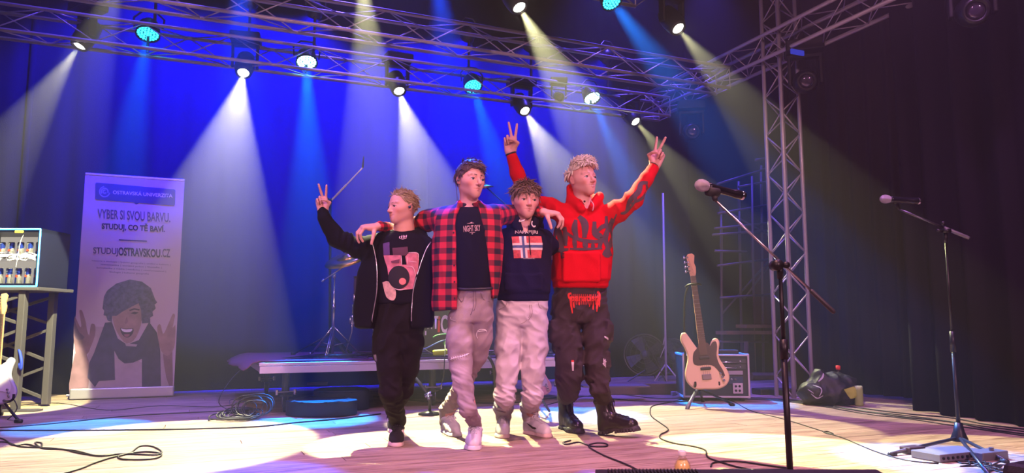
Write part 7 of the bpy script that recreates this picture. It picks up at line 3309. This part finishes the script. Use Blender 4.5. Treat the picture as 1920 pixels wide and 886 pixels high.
for a, b in (((-1, 0), (1, 0)), ((-1, 1), (1, 1)), ((-1, 0), (-1, 1)), ((1, 0), (1, 1))):
    mb = MB()
    mb.tube([(cxx + a[0] * (fw / 2 - .006), D - .012, cz + .006 + a[1] * (fh - .012)), (cxx + b[0] * (fw / 2 - .006), D - .012, cz + .006 + b[1] * (fh - .012))], .007, 8)
    mb.build('light_strip', e, root)
glass = clear_mat('clear_door_glass', .06)
mb = MB()
mb.box((cxx, D - .002, cz + fh / 2), (fw - .03, .004, fh - .03))
dr = mb.build('glass_door', glass, root)
wl = mat('white_door_line', (.9, .9, .92), .5)
Dg = D - .006


def gl(pts, w):
    me_ = pxstrips([(pts, w)], Dg)
    return link('door_emblem', me_, wl, root)


gl([(-10, 478), (8, 474), (25, 476), (36, 480)], 2.2)
gl([(-6, 484), (10, 482), (22, 486), (34, 482)], 2.2)
gl([(14, 488), (16, 481), (24, 478), (30, 480)], 1.6)
gl([(66, 478), (50, 474), (40, 477), (32, 481)], 2.2)
gl([(64, 486), (52, 483), (44, 487), (34, 483)], 2.2)
gl([(30, 500), (38, 455), (44, 440)], 1.4)
link('door_emblem', pxpoly([(-8, 476), (4, 472), (16, 473), (24, 477), (30, 481), (26, 484), (18, 482), (20, 488), (17, 488), (13, 483), (4, 483), (0, 488), (-3, 487), (-2, 481)], Dg), wl, root)
link('door_emblem', pxpoly([(70, 477), (60, 473), (50, 474), (42, 477), (36, 481), (40, 484), (47, 482), (46, 488), (49, 488), (53, 483), (60, 483), (65, 488), (67, 487), (66, 481)], Dg), wl, root)
gl([(27, 481), (30, 476), (35, 476), (38, 481), (35, 486), (30, 486), (27, 481)], 1.2)
can_b = mat('can_blue', (.02, .05, .40), .25, .6)
can_s = mat('can_silver', (.70, .70, .74), .25, .8)
can_r = mat('can_red', (.75, .06, .03), .4)
proto = None
for row, zz in enumerate((cz + t + .0, cz + fh * .50 + .004)):
    for i in range(7):
        x = cxx - fw / 2 + .075 + i * .078
        cb = Vector((x, D + .10, zz))
        lab = '%s energy drink can on the %s shelf of the cooler' % (['first', 'second', 'third', 'fourth', 'fifth', 'sixth', 'rightmost'][i], ['lower', 'upper'][row])
        if proto is None:
            proto = empty('drink_can', cb, lab, 'can', 'cans in the drinks cooler')
            m_ = MB()
            m_.lathe([(.001, .002), (.020, .0), (.026, .008), (.026, .125), (.021, .135), (.001, .134)], cb, None, 20)
            m_.build('can_body', can_s, proto, True)
            m_ = MB()
            for a0 in (0, 1):
                ring = []
                for k_ in range(21):
                    a = -PI / 2 + (k_ / 20 - .5) * PI * 1.0
                    ring.append(a)
                vs_, fs_ = [], []
                for k_, a in enumerate(ring):
                    for z_ in ((.012, .060) if a0 == 0 else (.072, .120)):
                        lo_ = .0
                        vs_.append(cb + Vector((math.cos(a) * .0264, math.sin(a) * .0264, z_ + .012 * math.cos(a) * (1 if a0 == 0 else 1))))
                for k_ in range(20):
                    fs_.append((2 * k_, 2 * k_ + 2, 2 * k_ + 3, 2 * k_ + 1))
                if a0 == 0:
                    h_ = fs_[:10]
                else:
                    h_ = fs_[10:]
                m_.add(vs_, h_)
            m_.build('blue_field', can_b, proto, True)
            m_ = MB()
            m_.lathe([(.001, .0), (.010, .001), (.010, -.001)], cb + Vector((0, -.0268, .066)), frame((0, -1, 0)).to_4x4(), 14)
            m_.build('red_emblem', can_r, proto)
        else:
            c_ = copy_tree(proto, cb)
            c_['label'] = lab
mb = MB()
q = at(36, 434, D - .01)
mb.box(q, (.07, .01, .022), None, .003)
mb.build('yellow_badge', mat('yellow_badge', (.8, .6, .05), .5, emit=(1, .7, .1), power=.4), root)
mb = MB()
mb.tube(curve_pts([at(36, 655, D + .0), at(40, 675, D - .02), at(39, 692, D - .02), at(36, 680, D - .02)], 4), [.012] * 12 + [.004], 6)
o = mb.build('blue_cloth_tag', mat('blue_cloth', (.02, .05, .5), .7), None, True)
tag(o, 'small blue ribbon hanging inside the legs of the bar table', 'ribbon')

# ================================================================== backstage: scaffold, poles, fans, boards
M_SCAF = mat('scaffold_tube', (.20, .17, .19), .5, .5)
M_PLK = mat('scaffold_plank', (.30, .18, .12), .8, vary=.3)
root = empty('scaffold', uv(6.7, 8.15), 'dark steel scaffold tower with planks in the backstage gloom', 'scaffold')


def vp(px, py, v=8.0):
    return on_v(px, py, v)


for (x0, y0, x1, y1) in ((1352, 385, 1354, 720), (1385, 340, 1392, 720), (1427, 310, 1432, 730), (1416, 300, 1440, 296)):
    rod_obj('upright', vp(x0, y0), vp(x1, y1), .018, M_SCAF, root, 8)
for pts in (((1345, 345), (1440, 315)), ((1385, 350), (1440, 340)), ((1345, 400), (1440, 384)), ((1340, 428), (1440, 418)), ((1336, 440), (1440, 432)), ((1345, 498), (1440, 486)), ((1350, 558), (1445, 552)),
            ((1340, 470), (1400, 472)), ((1345, 640), (1440, 640))):
    rod_obj('ledger', vp(*pts[0], 7.95), vp(*pts[1], 7.95), .016, M_SCAF, root, 8)
for pts in (((1352, 590), (1440, 490)), ((1370, 400), (1440, 440)), ((1395, 560), (1440, 500))):
    rod_obj('diagonal', vp(*pts[0], 8.1), vp(*pts[1], 8.1), .014, M_SCAF, root, 8)
rod_obj('standard', vp(1410, 330, 7.9), vp(1413, 556, 7.9), .016, M_SCAF, root, 8)
for (a, b, z) in ((1352, 1445, 624), (1390, 1440, 612)):
    mb = MB()
    p, q = vp(a, z, 7.9), vp(b, z - 2, 7.9)
    mb.box((p + q) / 2, ((q - p).length, .22, .045), RU.to_3x3())
    mb.build('plank', M_PLK, root)
mb = MB()
for i, (x0, y0, x1, y1, w) in enumerate(((1408, 705, 1450, 705, .05), (1398, 672, 1400, 640, .03))):
    a, b = vp(x0, y0, 7.6), vp(x1, y1, 7.6)
    mb.tube([a, b], w, 6)
tag(mb.build('timber', M_PLK), 'rough timber lying under the scaffold behind the amplifier', 'wood')
mb = MB()
p = vp(1425, 470, 8.5)
mb.box(Vector((p.x, p.y, 1.35)), (.30, .05, 1.3), RU.to_3x3(), .01)
tag(mb.build('red_panel', mat('dull_red_paint', (.10, .02, .025), .7)), 'dull red panel leaning behind the scaffold', 'panel')
mb = MB()
q0 = vp(1425, 700, 8.35)
mb.box(Vector((q0.x, q0.y, .34)), (.42, .30, .68), RU.to_3x3(), .01)
fc_ = mb.build('flight_case', mat('dark_case_brown', (.025, .018, .02), .5))
tag(fc_, 'dark flight case with metal edge standing under the scaffold', 'case')
mb = MB()
for sx in (-1, 1):
    for sz in (.02, .66):
        a = Vector((q0.x, q0.y, sz)) + RU.to_3x3() @ Vector((-.2, -.155, 0))
        b = Vector((q0.x, q0.y, sz)) + RU.to_3x3() @ Vector((.2, -.155, 0))
    mb.tube([Vector((q0.x, q0.y, .02)) + RU.to_3x3() @ Vector((sx * .205, -.155, 0)), Vector((q0.x, q0.y, .66)) + RU.to_3x3() @ Vector((sx * .205, -.155, 0))], .008, 6)
mb.tube([a, b], .008, 6)
mb.build('metal_edges', mat('tan_metal', (.28, .2, .15), .5, .5), fc_)
# slim lattice mast
b = on_z(1249, 716)
root = empty('lattice_mast', b, 'slim vertical metal mast behind the blond youth raised hand', 'mast')
t0 = at(1243, 362, b.y)
rod_obj('tube', b, t0, .014, M_ALU, root, 8)
for i, (x, y) in enumerate(((1238, 664), (1243, 640))):
    rod_obj('brace', at(x, y + 6, b.y), at(1249, y - 22, b.y), .006, M_ALU, root, 6)
for dx in (-.16, .16):
    rod_obj('foot', b + Vector((0, 0, .22)), b + Vector((dx, -.05, .008)), .009, M_ALU, root, 6)
# round stage fans
def fan(px, py, v, R, label):
    c = on_v(px, py, v)
    c.z = max(c.z, R + .08)
    root = empty('stage_fan', Vector((c.x, c.y, 0)), label, 'fan')
    ax_ = (Vector((c.x * .3, 0, c.z + 1.2)) - c).normalized()
    F = frame(ax_)
    M_W = mat('fan_wire', (.03, .03, .045), .4, .3)
    mb_ = MB()
    for rr in (.2, .45, .7, .9, 1.0):
        mb_.tube([c + F @ Vector((math.cos(i * PI / 18) * R * rr, math.sin(i * PI / 18) * R * rr, .05 * (1 - rr * rr))) for i in range(36)], .003 if rr < 1 else .008, 5, closed=True)
    for k in range(20):
        a = 2 * PI * k / 20
        mb_.tube([c + F @ Vector((math.cos(a) * R * q_, math.sin(a) * R * q_, .05 * (1 - q_ * q_))) for q_ in (.1, .5, 1)], .002, 4)
    g_ = mb_.build('guard', M_W, root)
    tag(g_, kind='stuff')
    mb_ = MB()
    mb_.lathe([(.001, -.08), (.05, -.08), (.055, .03), (.03, .05), (.001, .05)], c, F.to_4x4(), 18)
    mb_.build('motor', mat('blue_grey_motor', (.02, .03, .09), .4), root, True)
    for k in range(4):
        a = k * PI / 2 + .4
        d1 = F @ Vector((math.cos(a), math.sin(a), 0))
        d2 = F @ Vector((-math.sin(a), math.cos(a), .35)).normalized()
        mb_ = MB()
        vs_ = [c + d1 * R * .15 - d2 * .03, c + d1 * R * .88 - d2 * .07, c + d1 * R * .88 + d2 * .09, c + d1 * R * .15 + d2 * .03]
        n_ = ax_ * .004
        mb_.add([v_ for v_ in vs_] + [v_ + n_ for v_ in vs_], [(0, 1, 2, 3), (7, 6, 5, 4), (0, 4, 5, 1), (1, 5, 6, 2), (2, 6, 7, 3), (3, 7, 4, 0)])
        mb_.build('blade', mat('fan_blade', (.03, .03, .06), .4), root)
    for sx in (-1, 1):
        mb_ = MB()
        mb_.tube([c + F @ Vector((sx * R * .75, 0, 0)), Vector((c.x + sx * R * .95, c.y - .10, .008))], .007, 6)
        mb_.tube([c + F @ Vector((sx * R * .75, 0, 0)), Vector((c.x + sx * R * .65, c.y + .16, .008))], .007, 6)
        mb_.build('leg', M_W, root)
    return root


fan(1209, 688, 7.9, .25, 'round black floor fan in the dark right of the blond youth')
fan(1262, 690, 8.0, .22, 'second round floor fan behind the bass guitar')
mb = MB()
a, b = on_z(1112, 742), on_z(1282, 740)
mb.box(((a.x + b.x) / 2 + .04, (a.y + b.y) / 2 + .22, .055), ((b.x - a.x) * .92, .28, .11), Matrix.Rotation(.03, 3, 'Z'), .006)
tag(mb.build('low_platform', mat('dusty_board', (.16, .10, .09), .8, vary=.2)), 'low wooden block lying on the floor between riser and amplifier', 'platform')
mb = MB()
a = on_z(1180, 725, .13)
mb.box(a + Vector((-.12, .15, 0)), (.62, .26, .012), Matrix.Rotation(.06, 3, 'Z'))
tag(mb.build('board', mat('grey_board', (.12, .10, .14), .6)), 'thin flat board lying on the low wooden block', 'board')
mb = MB()
c = on_z(1165, 737)
mb.lathe([(.001, 0), (.03, .003), (.042, .022), (.036, .045), (.02, .055), (.001, .056)], c, None, 14)
tag(mb.build('crumpled_cup', mat('white_paper', (.6, .58, .65), .7), None, True), 'small crumpled white paper cup on the floor behind the boots', 'cup')
mb = MB()
c = on_z(1263, 741)
mb.box(c + Vector((0, 0, .02)), (.05, .03, .04), Matrix.Rotation(.5, 3, 'Z'), .004)
tag(mb.build('tape_piece', mat('white_paper', (.6, .58, .65), .7)), 'scrap of white tape on the floor left of the amplifier', 'tape')
mb = MB()
for (px, py, w) in ((1448, 740, .30), (1478, 742, .26)):
    c = on_z(px, py)
    mb.box(c + Vector((0, .1, .03)), (w, .16, .06), Matrix.Rotation(.3, 3, 'Z'), .01)
tag(mb.build('small_case', mat('black_case_laminate', (.018, .017, .022), .45)), 'low black cases on the floor at the tower foot', 'case')
mb = MB()
c = on_z(478, 757)
mb.box(c + Vector((0, .05, .012)), (.10, .05, .024), Matrix.Rotation(TH, 3, 'Z'), .004)
tag(mb.build('power_strip', mat('pale_plastic', (.35, .33, .38), .5)), 'small pale plug box on the floor left of the riser wheel', 'plug')
c = at(595, 722, 6.6)
mb = MB()
mb.box((c.x, c.y, .175), (.17, .05, .03), RU.to_3x3(), .006)
o = mb.build('power_strip', mat('pale_plastic', (.35, .33, .38), .5))
o.location.z = .175
tag(o, 'pale power strip lying on the black drum case under the riser', 'power strip')
